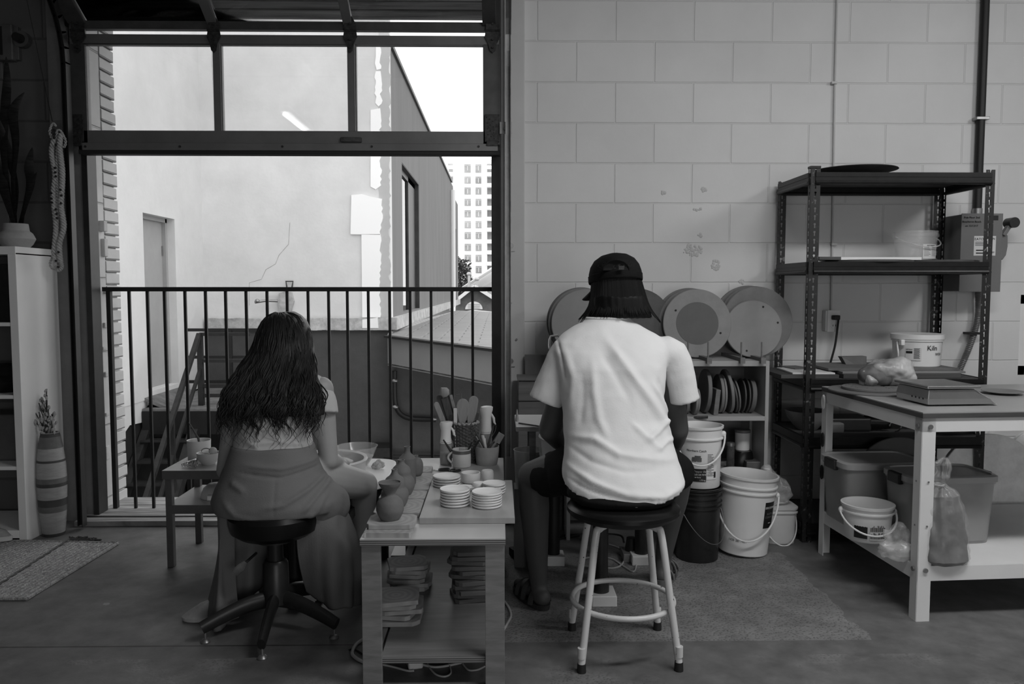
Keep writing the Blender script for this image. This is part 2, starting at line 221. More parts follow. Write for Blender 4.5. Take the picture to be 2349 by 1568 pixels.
# ---------------------------------------------------------------- mesh builder
class MB:
    def __init__(s): s.v = []; s.f = []; s.uv = None
    def quad(s, a, b, c, d):
        i = len(s.v); s.v += [Vector(a), Vector(b), Vector(c), Vector(d)]; s.f.append((i, i+1, i+2, i+3)); return s
    def box(s, x0, x1, y0, y1, z0, z1, rz=0, piv=None, R=None):
        i = len(s.v); pts = [Vector((x, y, z)) for z in (z0, z1) for x, y in ((x0, y0), (x1, y0), (x1, y1), (x0, y1))]
        if rz: R = Matrix.Rotation(rz, 3, 'Z')
        if R is not None:
            c = Vector(piv) if piv is not None else Vector(((x0+x1)/2, (y0+y1)/2, (z0+z1)/2)); pts = [c + R@(p-c) for p in pts]
        s.v += pts; s.f += [(i, i+3, i+2, i+1), (i+4, i+5, i+6, i+7), (i, i+1, i+5, i+4), (i+1, i+2, i+6, i+5), (i+2, i+3, i+7, i+6), (i+3, i, i+4, i+7)]; return s
    def beam(s, a, b, w, h, up=(0, 0, 1)):   # rectangular bar from a to b
        a = Vector(a); b = Vector(b); d = (b-a).normalized(); u = Vector(up)
        if abs(d.dot(u)) > .98: u = Vector((0, 1, 0))
        r = d.cross(u).normalized(); u = r.cross(d)
        i = len(s.v)
        for p in (a, b):
            for q in ((-1, -1), (1, -1), (1, 1), (-1, 1)): s.v.append(p + r*(q[0]*w/2) + u*(q[1]*h/2))
        s.f += [(i, i+1, i+2, i+3), (i+4, i+7, i+6, i+5)] + [(i+k, i+4+k, i+4+(k+1) % 4, i+(k+1) % 4) for k in range(4)]; return s
    def ring(s, c, r1, r2, n, ax, bx):
        i = len(s.v)
        for k in range(n):
            t = 2*pi*k/n; s.v.append(Vector(c) + ax*(r1*cos(t)) + bx*(r2*sin(t)))
        return i
    def skinr(s, ids, n, cap0=True, cap1=True):
        for a, b in zip(ids, ids[1:]):
            for k in range(n): s.f.append((a+k, a+(k+1) % n, b+(k+1) % n, b+k))
        if cap0: s.f.append(tuple(ids[0]+k for k in reversed(range(n))))
        if cap1: s.f.append(tuple(ids[-1]+k for k in range(n)))
    def tube(s, pts, r, n=8, cap=True, closed=False, flat=1.0, up=None):
        pts = [Vector(p) for p in pts]; m = len(pts)
        rs = r if isinstance(r, (list, tuple)) else [r]*m
        prev = Vector(up) if up is not None else None; ids = []
        for k in range(m):
            if closed: d = pts[(k+1) % m]-pts[k-1]
            else: d = pts[min(k+1, m-1)]-pts[max(k-1, 0)]
            d = d.normalized() if d.length > 1e-9 else Vector((0, 0, 1))
            if prev is None: prev = Vector((0, 0, 1)) if abs(d.z) < .9 else Vector((1, 0, 0))
            a = (prev - d*prev.dot(d)); a = a.normalized() if a.length > 1e-6 else d.orthogonal().normalized(); prev = a; b = d.cross(a)
            ids.append(s.ring(pts[k], rs[k], rs[k]*flat, n, a, b))
        if closed: s.skinr(ids+[ids[0]], n, False, False)
        else: s.skinr(ids, n, cap, cap)
        return s
    def cyl(s, a, b, r0, r1=None, n=24, cap=True): return s.tube([a, b], [r0, r0 if r1 is None else r1], n, cap)
    def lathe(s, prof, c, n=32, R=None, closed=True, sx=1, sy=1):
        c = Vector(c); ids = []
        for r, z in prof:
            i = len(s.v); ids.append(i)
            for k in range(n):
                t = 2*pi*k/n; p = Vector((r*sx*cos(t), r*sy*sin(t), z)); s.v.append(c + (R@p if R is not None else p))
        s.skinr(ids, n, closed, closed); return s
    def ell(s, c, rx, ry, rz, nu=20, nv=12, R=None):
        prof = [(max(1e-4, sin(pi*k/nv)), -cos(pi*k/nv)) for k in range(nv+1)]; c = Vector(c); ids = []
        for r, z in prof:
            i = len(s.v); ids.append(i)
            for k in range(nu):
                t = 2*pi*k/nu; p = Vector((rx*r*cos(t), ry*r*sin(t), rz*z)); s.v.append(c + (R@p if R is not None else p))
        s.skinr(ids, nu); return s
    def loft(s, secs, n=32, pw=2.0):    # secs: (cx,cy,cz,rx,ry[,tilt about x]) superellipse rings
        ids = []
        for q in secs:
            cx, cy, cz, rx, ry = q[:5]; tl = q[5] if len(q) > 5 else 0; i = len(s.v); ids.append(i)
            for k in range(n):
                t = 2*pi*k/n; c_, s_ = cos(t), sin(t); ex = 2/pw
                x = rx*abs(c_)**ex*(1 if c_ >= 0 else -1); y = ry*abs(s_)**ex*(1 if s_ >= 0 else -1)
                s.v.append(Vector((cx+x, cy+y*cos(tl), cz+y*sin(tl))))
        s.skinr(ids, n); return s
    def prism(s, poly, d):   # poly: list of 3d points (planar), extruded by vector d
        i = len(s.v); n = len(poly); d = Vector(d); s.v += [Vector(p) for p in poly] + [Vector(p)+d for p in poly]
        s.f.append(tuple(i+k for k in range(n))); s.f.append(tuple(i+n+k for k in reversed(range(n))))
        for k in range(n): s.f.append((i+k, i+n+k, i+n+(k+1) % n, i+(k+1) % n))
        return s
    def grid(s, fn, nu, nv, thick=0, closeu=False):  # fn(a,b) a,b in 0..1 -> Vector
        i = len(s.v); s.v += [Vector(fn(a/nu, b/nv)) for b in range(nv+1) for a in range(nu+1)]
        for b in range(nv):
            for a in range(nu): k = i+b*(nu+1)+a; s.f.append((k, k+1, k+nu+2, k+nu+1))
        return s
    def obj(s, name, m, parent=None, smooth=True, bevel=0, solid=0, angle=35, subsurf=0, loc=None):
        me = bpy.data.meshes.new(name)
        if parent is not None:
            o_ = root_loc(parent)
        elif loc is not None: o_ = Vector(loc)
        else:
            xs = [p.x for p in s.v]; ys = [p.y for p in s.v]; zs = [p.z for p in s.v]; o_ = Vector(((min(xs)+max(xs))/2, (min(ys)+max(ys))/2, min(zs)))
        me.from_pydata([tuple(p-o_) for p in s.v], [], s.f); me.validate(); me.update()
        if s.uv:
            l = me.uv_layers.new(name='UVMap')
            for poly in me.polygons:
                for li in poly.loop_indices: l.data[li].uv = s.uv[me.loops[li].vertex_index]
        if smooth:
            for p in me.polygons: p.use_smooth = True
            try: me.set_sharp_from_angle(angle=radians(angle))
            except Exception: pass
        me.materials.append(m if not isinstance(m, str) else MT[m])
        o = bpy.data.objects.new(name, me); COL.objects.link(o)
        if parent is not None: o.parent = parent
        else: o.location = o_
        if solid:
            q = o.modifiers.new('s', 'SOLIDIFY'); q.thickness = solid; q.offset = 0
        if bevel:
            q = o.modifiers.new('b', 'BEVEL'); q.width = bevel; q.segments = 2; q.limit_method = 'ANGLE'; q.angle_limit = radians(40)
        if subsurf:
            q = o.modifiers.new('u', 'SUBSURF'); q.levels = subsurf; q.render_levels = subsurf
        return o
def root_loc(o):
    while o.parent is not None: o = o.parent
    return Vector(o.location)
def tag(o, label, cat, group=None, kind=None):
    if label: o['label'] = label
    if cat: o['category'] = cat
    if group: o['group'] = group
    if kind: o['kind'] = kind
    return o
def thing(name, label, cat, loc, group=None):
    o = bpy.data.objects.new(name, None); COL.objects.link(o); o.location = Vector(loc); o.empty_display_size = .05
    return tag(o, label, cat, group)
def struct(o): o['kind'] = 'structure'; return o
def lab(o, l): o['label'] = l; return o
def copy_tree(o, loc, rotz=None, label=None, parent=None):
    c = o.copy(); COL.objects.link(c)
    if parent is not None: c.parent = parent
    else:
        c.location = loc
        if rotz is not None: c.rotation_euler[2] = rotz
        if label: c['label'] = label
    for ch in list(o.children): copy_tree(ch, None, parent=c)
    return c
def bake(o, mods):
    for t, kw in mods:
        q = o.modifiers.new(t, t)
        for a, b in kw.items(): setattr(q, a, b)
    dg = bpy.context.evaluated_depsgraph_get(); dg.update(); me = bpy.data.meshes.new_from_object(o.evaluated_get(dg)); o.modifiers.clear(); old = o.data; o.data = me
    for p in me.polygons: p.use_smooth = True
    if not me.materials: me.materials.append(old.materials[0])
    return o
def remesh(o, vox, sm=4, fac=.5): return bake(o, [('REMESH', dict(mode='VOXEL', voxel_size=vox)), ('SMOOTH', dict(factor=fac, iterations=sm))])
def warp(o, fn):
    off = root_loc(o) if o.parent is not None else Vector(o.location)
    me = o.data; nrm = [v.normal.copy() for v in me.vertices]
    for v, n in zip(me.vertices, nrm): v.co = fn(v.co+off, n)-off
    me.update(); return o
def text(s, name, parent, loc, size, m, rot=(pi/2, 0, 0), align='CENTER', ext=.0004):
    cu = bpy.data.curves.new(name, 'FONT'); cu.body = s; cu.size = size; cu.align_x = align; cu.align_y = 'CENTER'; cu.extrude = ext
    o = bpy.data.objects.new(name, cu); COL.objects.link(o)
    dg = bpy.context.evaluated_depsgraph_get(); dg.update(); me = bpy.data.meshes.new_from_object(o.evaluated_get(dg)); bpy.data.objects.remove(o)
    R = Matrix.Rotation(rot[2], 4, 'Z')@Matrix.Rotation(rot[1], 4, 'Y')@Matrix.Rotation(rot[0], 4, 'X')
    me.transform(R); me.transform(Matrix.Translation(Vector(loc)-(root_loc(parent) if parent is not None else Vector((0, 0, 0)))))
    me.materials.clear(); me.materials.append(MT[m]); o = bpy.data.objects.new(name, me); COL.objects.link(o); o.parent = parent; return o
def curved_text(s, name, parent, c, r, a0, z, size, m):   # lettering wrapped round a bucket at centre c, radius r
    cu = bpy.data.curves.new(name, 'FONT'); cu.body = s; cu.size = size; cu.align_x = 'CENTER'; cu.align_y = 'CENTER'; cu.extrude = .0003
    o = bpy.data.objects.new(name, cu); COL.objects.link(o); dg = bpy.context.evaluated_depsgraph_get(); dg.update(); me = bpy.data.meshes.new_from_object(o.evaluated_get(dg)); bpy.data.objects.remove(o)
    rl = root_loc(parent)
    for v in me.vertices:
        a = a0 + v.co.x/r; rr = r + v.co.z + .0006; v.co = Vector((c[0]+rr*cos(a), c[1]+rr*sin(a), z+v.co.y))-rl
    me.materials.clear(); me.materials.append(MT[m]); o = bpy.data.objects.new(name, me); COL.objects.link(o); o.parent = parent; return o
def patch_cyl(c, r, a0, a1, z0, z1, t=.0008, n=14):
    b = MB(); i = []
    for rr in (r, r+t):
        for z in (z0, z1):
            i.append(len(b.v)); b.v += [Vector((c[0]+rr*cos(a0+(a1-a0)*k/n), c[1]+rr*sin(a0+(a1-a0)*k/n), z)) for k in range(n+1)]
    for k in range(n):
        b.f += [(i[2]+k, i[2]+k+1, i[3]+k+1, i[3]+k), (i[1]+k, i[1]+k+1, i[0]+k+1, i[0]+k), (i[0]+k, i[0]+k+1, i[2]+k+1, i[2]+k), (i[3]+k, i[3]+k+1, i[1]+k+1, i[1]+k)]
    b.f += [(i[0], i[2], i[3], i[1]), (i[0]+n, i[1]+n, i[3]+n, i[2]+n)]
    return b
def bez(pts, n=8):   # catmull-rom through points
    pts = [Vector(p) for p in pts]; out = []
    for k in range(len(pts)-1):
        p0 = pts[max(k-1, 0)]; p1 = pts[k]; p2 = pts[k+1]; p3 = pts[min(k+2, len(pts)-1)]
        for j in range(n):
            t = j/n; out.append(.5*((2*p1)+(p2-p0)*t+(2*p0-5*p1+4*p2-p3)*t*t+(3*p1-p0-3*p2+p3)*t**3))
    out.append(pts[-1]); return out
# ================================================================= THE SETTING
O0 = (0, 0, 0)
def ux(u, Y, v=784): return P(u, v, Y).x
def vz(v, Y, u=1144): return P(u, v, Y).z
def pb(b, u0, u1, v0, v1, Y, dy):      # box whose near face spans these photo limits at depth Y
    um, vm = (u0+u1)/2, (v0+v1)/2
    return b.box(P(u0, vm, Y).x, P(u1, vm, Y).x, Y, Y+dy, P(um, v1, Y).z, P(um, v0, Y).z)
struct(MB().box(-4.3, 4.6, -3.2, 4.75, -.12, 0).obj('floor', M_floor, loc=O0, smooth=False))
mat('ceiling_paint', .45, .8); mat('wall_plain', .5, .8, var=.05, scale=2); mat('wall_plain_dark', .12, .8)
struct(MB().box(-4.3, 4.6, -3.2, 4.8, 3.7, 3.8).obj('ceiling', 'ceiling_paint', loc=O0, smooth=False))
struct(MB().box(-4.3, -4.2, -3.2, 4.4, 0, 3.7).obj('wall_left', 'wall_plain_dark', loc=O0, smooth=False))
struct(MB().box(4.5, 4.6, -3.2, 4.4, 0, 3.7).obj('wall_right', 'wall_plain', loc=O0, smooth=False))
struct(MB().box(-4.3, 4.6, -3.3, -3.2, 0, 3.7).obj('wall_front', 'wall_plain', loc=O0, smooth=False))
# back wall, right of the opening, with the corner of a window at its far end
WX = ux(2338, WY, 770); wz0 = vz(862, WY); wz1 = vz(676, WY)
b = MB(); b.box(.14, WX, WY, 4.75, 0, 3.7); b.box(WX, 4.6, WY, 4.75, 0, wz0); b.box(WX, 4.6, WY, 4.75, wz1, 3.7); b.box(WX+1.0, 4.6, WY, 4.75, wz0, wz1)
wb = struct(b.obj('wall_back', M_block, loc=O0, smooth=False))
# chipped patches in the paint: real shallow pits built as rough plaster scabs
random.seed(3)
b = MB()
for (u, v, w, h) in ((1588, 574, 46, 26), (1642, 608, 20, 24), (1700, 646, 16, 10), (1608, 540, 14, 8), (1614, 434, 10, 10), (1600, 480, 20, 6), (1520, 440, 12, 10)):
    for k in range(int(w*h/22)+4):
        a = random.uniform(0, 2*pi); r = random.random()**.6; q = P(u+cos(a)*r*w/2, v+sin(a)*r*h/2, WY); s = random.uniform(.004, .011)
        b.ell((q.x, WY+.001, q.z), s*random.uniform(.8, 1.6), .0035, s, 6, 4, Matrix.Rotation(random.uniform(0, 3), 3, 'Y'))
c = b.obj('chipped_plaster', 'plaster', parent=wb, angle=80); lab(c, 'rough chipped plaster patches')
w1 = MB(); w1.box(WX, WX+.05, 4.42, 4.5, wz0, wz1); w1.box(WX, WX+1, 4.42, 4.5, wz0, wz0+.05); w1.box(WX, WX+1, 4.42, 4.5, wz1-.05, wz1)
w1 = struct(w1.obj('window_1', 'white_paint', loc=O0, smooth=False)); MB().box(WX+.05, WX+1, 4.455, 4.46, wz0+.05, wz1-.05).obj('pane', 'pane_glass', parent=w1, smooth=False)
# left of the opening, the wall's shade put into a darker block colour
JX = ux(213, 4.45)
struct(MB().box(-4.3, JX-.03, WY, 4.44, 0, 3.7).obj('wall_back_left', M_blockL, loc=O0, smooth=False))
struct(MB().box(JX-.6, JX, 4.44, P(245, 784, 4.62).y, 0, 3.7).obj('trim_1', M_jamb, loc=O0, smooth=False))
# brick return of the outer leaf: bricks as toothed blocks
b = MB(); yb = JX/((258-1144)/1830.0)
for k in range(52):
    z = .0+k*.0715; sft = .012*noise.noise(Vector((k*1.7, 0, 0)))
    b.box(JX-.5, JX+.004+sft*.4, 4.625, 4.79+sft, z+.004, z+.066)
b.box(JX-.5, JX-.01, 4.62, 4.775, 0, 3.7)
struct(b.obj('trim_2', M_brick, loc=O0, smooth=False, bevel=.003))
# block ties and pockmarks in the jamb
b = MB()
for (y, z, h, d) in ((4.58, 1.62, .06, .03), (4.6, 1.5, .1, .02), (4.59, 1.06, .03, .012), (4.56, .93, .02, .012), (4.58, .78, .03, .012), (4.57, .55, .02, .012), (4.56, .33, .08, .01), (4.61, 1.25, .02, .02)):
    b.box(JX-.002, JX+d, y-.02, y+.02, z-h/2, z+h/2)
struct(b.obj('trim_3', 'plaster', loc=O0, smooth=False, bevel=.004))
# lintel and soffit above the opening
zl = vz(44, 4.4, 640)
struct(MB().box(-4.3, .14, 4.46, 4.75, 3.12, 3.7).obj('wall_header', 'soffit_wood', loc=O0, smooth=False))
sfz = P(640, 45, 5.35).z
struct(MB().box(-3.4, 1.2, 4.62, 5.02, sfz+.01, sfz+.04).obj('trim_16', 'soffit_wood', loc=O0, smooth=False, bevel=.003))
b = MB().box(-3.4, 1.2, 5.03, 5.16, sfz+.004, sfz+.04).box(-3.4, 1.2, 5.165, 5.29, sfz-.004, sfz+.04).box(-3.4, 1.2, 5.295, 5.35, sfz-.0, sfz+.12)
struct(b.obj('trim_4', 'timber', loc=O0, smooth=False, bevel=.004))
struct(MB().box(.03, .14, 4.36, 4.75, 0, 3.7).obj('trim_5', 'column_paint', loc=O0, smooth=False, bevel=.004))
# steel bolts and cut plates in the column
b = MB()
for u, v in ((1172, 563), (1172, 828)):
    q = P(u, v, 4.35); b.cyl((q.x, 4.361, q.z), (q.x, 4.345, q.z), .009, n=10); b.cyl((q.x, 4.361, q.z), (q.x, 4.353, q.z), .015, n=10)
    pb(b, 1163, 1181, v+12, v+13.5, 4.355, .006)
for u, v in ((1172, 695), (1185, 778), (1165, 813)): q = P(u, v, 4.35); b.cyl((q.x, 4.361, q.z), (q.x, 4.352, q.z), .006, n=8)
struct(b.obj('trim_6', 'galv', loc=O0))
# door linings on the left: board, bright angle, dark groove, grey frame, black frame
def vert(n, u0, u1, Y, dy, m, z0=0, z1=3.7): return struct(MB().box(ux(u0, Y), ux(u1, Y), Y, Y+dy, z0, z1).obj(n, m, loc=O0, smooth=False, bevel=.002))
vert('trim_7', 133, 167, 4.33, .07, 'trim_grey'); vert('trim_8', 168, 171, 4.31, .09, 'galv', 0, vz(60, 4.3)); vert('trim_9', 171, 184, 4.37, .03, 'black_paint')
vert('trim_10', 184, 202, 4.36, .08, 'trim_grey'); vert('trim_11', 201, 214, 4.35, .10, 'frame_black', 0, vz(350, 4.35)); vert('trim_12', 1128, 1149, 4.35, .10, 'frame_black', 0, vz(350, 4.35))
vert('trim_13', 1149, 1158, 4.37, .06, 'trim_grey'); vert('trim_17', 1134, 1149, 4.36, .08, 'frame_black', vz(350, 4.35), 3.12); vert('trim_18', 196, 206, 4.36, .08, 'frame_black', vz(350, 4.35), 3.12)
# sill
b = MB().box(JX-.02, .05, 4.225, 4.47, 0, .028).box(JX-.02, .05, 4.47, 4.76, 0, .018)
struct(b.obj('trim_14', 'sill_wood', loc=O0, smooth=False, bevel=.003))
struct(MB().box(JX-.02, .05, 4.30, 4.315, .026, .032).obj('trim_15', 'iron', loc=O0, smooth=False))
# ---------------------------------------------------------------- overhead door: one raised section, the next rolling back
DY = 4.26
d1 = struct(pb(MB(), 188, 1125, 300, 332, DY, .045).obj('door_1', 'alu', loc=O0, smooth=False, bevel=.002))
def dpart(n, m, u0, u1, v0, v1, Y=DY, dy=.045, **k): return pb(MB(), u0, u1, v0, v1, Y, dy).obj(n, m, parent=d1, smooth=False, bevel=.002, **k)
dpart('top_rail', 'alu', 170, 1145, 80, 101); dpart('stile', 'alu_dark', 162, 198, 101, 332); dpart('stile', 'alu_dark', 1108, 1147, 101, 332)
dpart('stile', 'alu', 489, 507, 99, 301); dpart('stile', 'alu', 797, 815, 99, 301)
dpart('bottom_rail_strip', 'alu', 188, 1142, 328, 345, DY-.012, .06); dpart('rubber_seal', 'black_rubber', 180, 1148, 344, 354, DY-.005, .06)
for a, c in ((199, 488), (509, 796), (817, 1107)):
    dpart('pane', 'pane_glass', a, c, 101, 300, DY+.02, .004)
    dpart('glazing_bead', 'alu', a-2, c+2, 101, 103.5, DY+.008, .03); dpart('glazing_bead', 'alu_dark', a-2, a+1, 101, 300, DY+.008, .03)
b = MB()
for u in (196, 413, 648, 853, 1098): q = P(u, 336, DY-.012); b.cyl((q.x, DY-.011, q.z), (q.x, DY-.017, q.z), .006, n=10)
b.obj('rivet_row', 'hinge_metal', parent=d1)
lk = pb(MB(), 781, 829, 314, 325, DY-.02, .02).obj('lift_handle', 'rust', parent=d1, bevel=.003)
# second section, tilted back towards the ceiling
tlt = radians(31); dd = Vector((0, -cos(tlt), sin(tlt))); up = Vector((0, sin(tlt), cos(tlt)))
dpart('lower_rail', 'alu_dark', 172, 1125, 49, 68, DY-.005, .04)
z2 = vz(50, DY, 640)
for (u, w) in ((178, .09), (488, .05), (798, .045), (1122, .07)):
    x = P(u, 50, DY).x; a = Vector((x, DY, z2-.0)); b = MB().beam(a, a+dd*.5, w, .045, up); b.obj('stile', 'alu_dark' if u in (178, 1122) else 'alu', parent=d1, smooth=False, bevel=.002)
xa, xb = P(178, 50, DY).x, P(1122, 50, DY).x
a = Vector((xa, DY, z2))+dd*.5; MB().beam(a, a+Vector((xb-xa, 0, 0)), .05, .045, up).obj('top_rail', 'alu', parent=d1, smooth=False)
for u0, u1 in ((200, 478), (500, 788), (810, 1106)):
    p0 = P(u0, 50, DY); p1 = P(u1, 50, DY); b = MB(); A = Vector((p0.x, DY, z2)); B = Vector((p1.x, DY, z2)); b.prism([A, B, B+dd*.48, A+dd*.48], up*.004); b.obj('pane', 'pane_glass', parent=d1, smooth=False)
# the rest of the door, rolled back level under the ceiling
for k in range(3):
    y0 = 3.78-.56*k; zz = z2+.28
    b = MB().box(xa-.04, xb+.04, y0-.06, y0, zz, zz+.045).box(xa-.04, xb+.04, y0-.54, y0-.48, zz, zz+.045)
    for x in (xa-.02, P(488, 50, DY).x, P(798, 50, DY).x, xb+.0): b.box(x-.03, x+.03, y0-.48, y0-.06, zz, zz+.045)
    b.obj('raised_section', 'alu_dark', parent=d1, smooth=False); MB().box(xa, xb, y0-.48, y0-.06, zz+.02, zz+.024).obj('pane', 'pane_glass', parent=d1, smooth=False)
# hinges between the sections
for u in (178, 490, 803, 1130):
    s = 1.15 if u in (178, 1130) else 1.0; b = MB(); dep = DY-.012
    def hp(pts, y, b=b, u=u, s=s): b.prism([P(u+x*s, v, y) for x, v in pts], (0, .005, 0))
    hp([(-14, 70), (14, 70), (16, 84), (8, 100), (6, 115), (0, 121), (-6, 115), (-9, 100), (-16, 84)], dep)
    hp([(-14, 68), (14, 68), (12, 52), (3, 36), (-5, 36), (-13, 50)], dep-.012)
    q0 = P(u-15*s, 69, dep); q1 = P(u+15*s, 69, dep); b.tube([q0, q1], .007, 8)
    for v in (90, 108, 56): q = P(u, v, dep-.006); b.cyl((q.x, dep+.002, q.z), (q.x, dep-(.012 if v > 60 else .02), q.z), .006, n=8)
    b.obj('hinge', 'hinge_metal', parent=d1, smooth=False)
for (u0, u1) in ((163, 191), (1112, 1146)):
    b = pb(MB(), u0, u1, 262, 325, DY-.014, .006); pb(b, u0+4, u1-4, 322, 334, DY-.02, .01)
    for k in range(12): q = P(u0+5+(k*7) % 20, 270+k*4.4, DY); b.cyl((q.x, DY-.013, q.z), (q.x, DY-.019, q.z), .003, n=6)
    b.obj('roller_bracket', 'hinge_metal', parent=d1, smooth=False, bevel=.001)
b = pb(MB(), 1146, 1174, 279, 307, DY-.03, .004); q = P(1158, 298, DY); b.cyl((q.x, DY-.045, q.z), (q.x, DY+.02, q.z), .009, n=12); b.obj('roller_arm', 'galv', parent=d1, bevel=.001)
b = pb(MB(), 121, 160, 276, 300, DY-.03, .004); q = P(150, 290, DY); b.cyl((q.x, DY-.04, q.z), (q.x, DY+.02, q.z), .009, n=12); b.obj('roller_arm', 'galv', parent=d1, bevel=.001)
# tracks
def track(u, X, lbl, w, m, zb, r=.4):
    zt = vz(150, 4.2, 640); pts = [(X, 4.2, zb), (X, 4.2, zt)]
    for k in range(1, 10): a = k/9*pi/2; pts.append((X, 4.2-r*(1-cos(a)), zt+r*sin(a)))
    pts.append((X, 2.4, zt+r)); b = MB(); pts = [Vector(p) for p in pts]
    for p, q in zip(pts, pts[1:]):
        d = (q-p).normalized(); n = Vector((1, 0, 0)).cross(d); e = d*.003
        b.beam(p-e, q+e, w, .004, n); b.beam(p+Vector((w/2, 0, 0))+n*.022-e, q+Vector((w/2, 0, 0))+n*.022+e, .004, .045, n); b.beam(p-Vector((w/2, 0, 0))+n*.012-e, q-Vector((w/2, 0, 0))+n*.012+e, .004, .024, n)
    return tag(b.obj('door_track', m, smooth=False), lbl, 'track')
track(160, ux(176, 4.2), 'dark steel roller track up the left side of the raised overhead door', .034, 'frame_black', .02, .45)
track(1165, ux(1166, 4.2), 'grey steel roller track beside the painted column right of the opening', .026, 'galv', vz(1045, 4.2), .45)
tag(MB().tube([P(1172, -20, 4.22), P(1167, 284, 4.22)], .0018, 5).obj('lift_cable', 'cable_black'), 'thin dark lift cable hanging down the right door track', 'cable')
tag(MB().tube([P(58, -20, 3.95), P(120, 278, 4.2)], .0022, 5).obj('pull_cord', 'cable_black'), 'thin dark cord slanting down to the knotted rope hanging', 'cord')
# ---------------------------------------------------------------- balcony railing
RY = 4.52
rl = thing('balcony_railing', 'black steel guard railing of vertical bars across the open doorway', 'railing', (ux(690, RY), RY, .03))
za, zb_ = P(245, 663, RY).z, P(1128, 666, RY).z; xl, xr = ux(254, RY), ux(1130, RY)
zt_ = (vz(657, RY)+vz(668, RY))/2
MB().box(xl-.03, xr, RY-.02, RY+.02, vz(668, RY), vz(658, RY)).obj('top_rail', 'iron', parent=rl, smooth=False, bevel=.002)
MB().box(xl-.02, xr, RY-.015, RY+.015, vz(1171, RY), vz(1163, RY)).obj('bottom_rail', 'iron', parent=rl, smooth=False, bevel=.002)
MB().box(xl-.012, xl+.012, RY-.015, RY+.015, .02, vz(660, RY)).obj('post', 'iron', parent=rl, smooth=False, bevel=.002)
for u in (297, 339, 378, 425, 472, 518, 565, 613, 659, 707, 754, 797, 845, 894, 941, 989, 1037, 1084):
    x = P(u, 700, RY).x; MB().box(x-.0075, x+.0075, RY-.0075, RY+.0075, vz(1168, RY), vz(664, RY)).obj('baluster', 'iron', parent=rl, smooth=False, bevel=.001)
# ================================================================= OUTSIDE
XL = -4.18; YF = 11.4
struct(MB().box(-40, 40, 4.8, 200, -3.1, -3.0).obj('ground', 'outer_ground', loc=O0, smooth=False))
nb = thing('neighbouring_building', 'pale stucco building across the gap with patched corner and steel door', 'building', (-3, 11.4, -3))
D0, D1 = XL/((340-1144)/1830.), XL/((411-1144)/1830.)
dz1 = P(340, 487, D0).z; dz0 = P(348, 899, D0).z
zlow = P(345, 930, 9.6).z
b = MB(); b.box(XL-.3, XL, 4.8, D0, -.05, 8); b.box(XL-.3, XL, D1, YF+.2, -.12, 8); b.box(XL-.3, XL, D0, D1, dz1, 8); b.box(XL-.3, XL, D0, D1, -.12, dz0)
Q = [XP(250, 1016, XL), XP(283, 1000, XL), XP(300, 975, XL), XP(330, 968, XL), XP(335, 940, XL), XP(344, 925, XL)]
poly = [Vector((XL, q.y, q.z)) for q in Q]+[Vector((XL, D0, -.05)), Vector((XL, D0, .05)), Vector((XL, Q[0].y, .05))]
b.prism([p-Vector((.01, 0, 0)) for p in poly], (-.25, 0, 0)); b.obj('side_wall', 'stucco_side', parent=nb, smooth=False)
MB().box(XL-.4, XL-.03, 4.8, YF+.2, -3, 0).obj('dark_base', 'void_shade', parent=nb, smooth=False)  # near-black colour stands in for the shade below the stucco
dr = MB().box(XL-.19, XL-.15, D0+.04, D1-.05, dz0, dz1-.05).obj('steel_door', 'door_steel', parent=nb, smooth=False); lab(dr, 'grey steel door')
b = MB().box(XL-.2, XL-.10, D0, D0+.04, dz0, dz1).box(XL-.2, XL-.10, D1-.05, D1, dz0, dz1).box(XL-.2, XL-.10, D0, D1, dz1-.05, dz1).obj('door_frame', 'door_steel', parent=nb, smooth=False)
MB().box(XL-.152, XL-.145, D0+.05, D0+.14, P(340, 655, D0).z, P(340, 545, D0).z).obj('window_slit', 'frame_win', parent=dr, smooth=False)
for z in (.5, 1.1, 1.75): MB().box(XL-.15, XL-.135, D1-.07, D1-.055, z-.06, z+.06).obj('hinge', 'galv', parent=dr, smooth=False)
# front wall and grey wing
lz1 = vz(729, YF); lz0 = vz(756, YF); XR_ = P(894, 400, YF).x
MB().box(XL-.3, XR_, YF, YF+.2, lz0, 8).obj('front_wall', 'stucco', parent=nb, smooth=False)
b = MB(); n = 40
for k in range(n):
    x0 = XL+.05+(XR_-XL-.05)*k/n; x1 = XL+.05+(XR_-XL-.05)*(k+1)/n; b.box(x0, x1+.001, YF-.09-.006*noise.noise(Vector((k*.9, 1, 0))), YF, lz0+.01*noise.noise(Vector((k*.5, 3, 0))), lz1+.012*noise.noise(Vector((k*.7, 5, 0))))
b.obj('ledge', 'ledge', parent=nb, smooth=False)
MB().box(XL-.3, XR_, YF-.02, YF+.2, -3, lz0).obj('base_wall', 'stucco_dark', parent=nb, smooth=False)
def pan(n, pts, m, t=.02, Y=YF):
    random.seed(len(pts)); q = []
    for (a, c), (d, e) in zip(pts, pts[1:]+pts[:1]):
        q.append((a, c)); L_ = sqrt((a-d)**2+(c-e)**2)
        if a > 860 and d > 860 and L_ > 25:
            for k in range(1, int(L_/7)): t_ = k/int(L_/7); q.append((a+(d-a)*t_+random.uniform(-3, 3), c+(e-c)*t_))
    return MB().prism([P(a, c, Y-t) for a, c in q], (0, t+.01, 0)).obj(n, m, parent=nb, smooth=False)
mat('plaster_strip', .47, .9, var=.06, scale=3)
pan('plaster_strip', [(872, 60), (894, 60), (894, 752), (866, 752)], 'plaster_strip', .006)
pan('paint_patch', [(862, 106), (872, 106), (874, 158), (864, 160), (860, 145), (862, 130)], 'patch', .012)
pan('paint_patch', [(862, 163), (873, 163), (875, 238), (868, 244), (861, 236)], 'patch', .012)
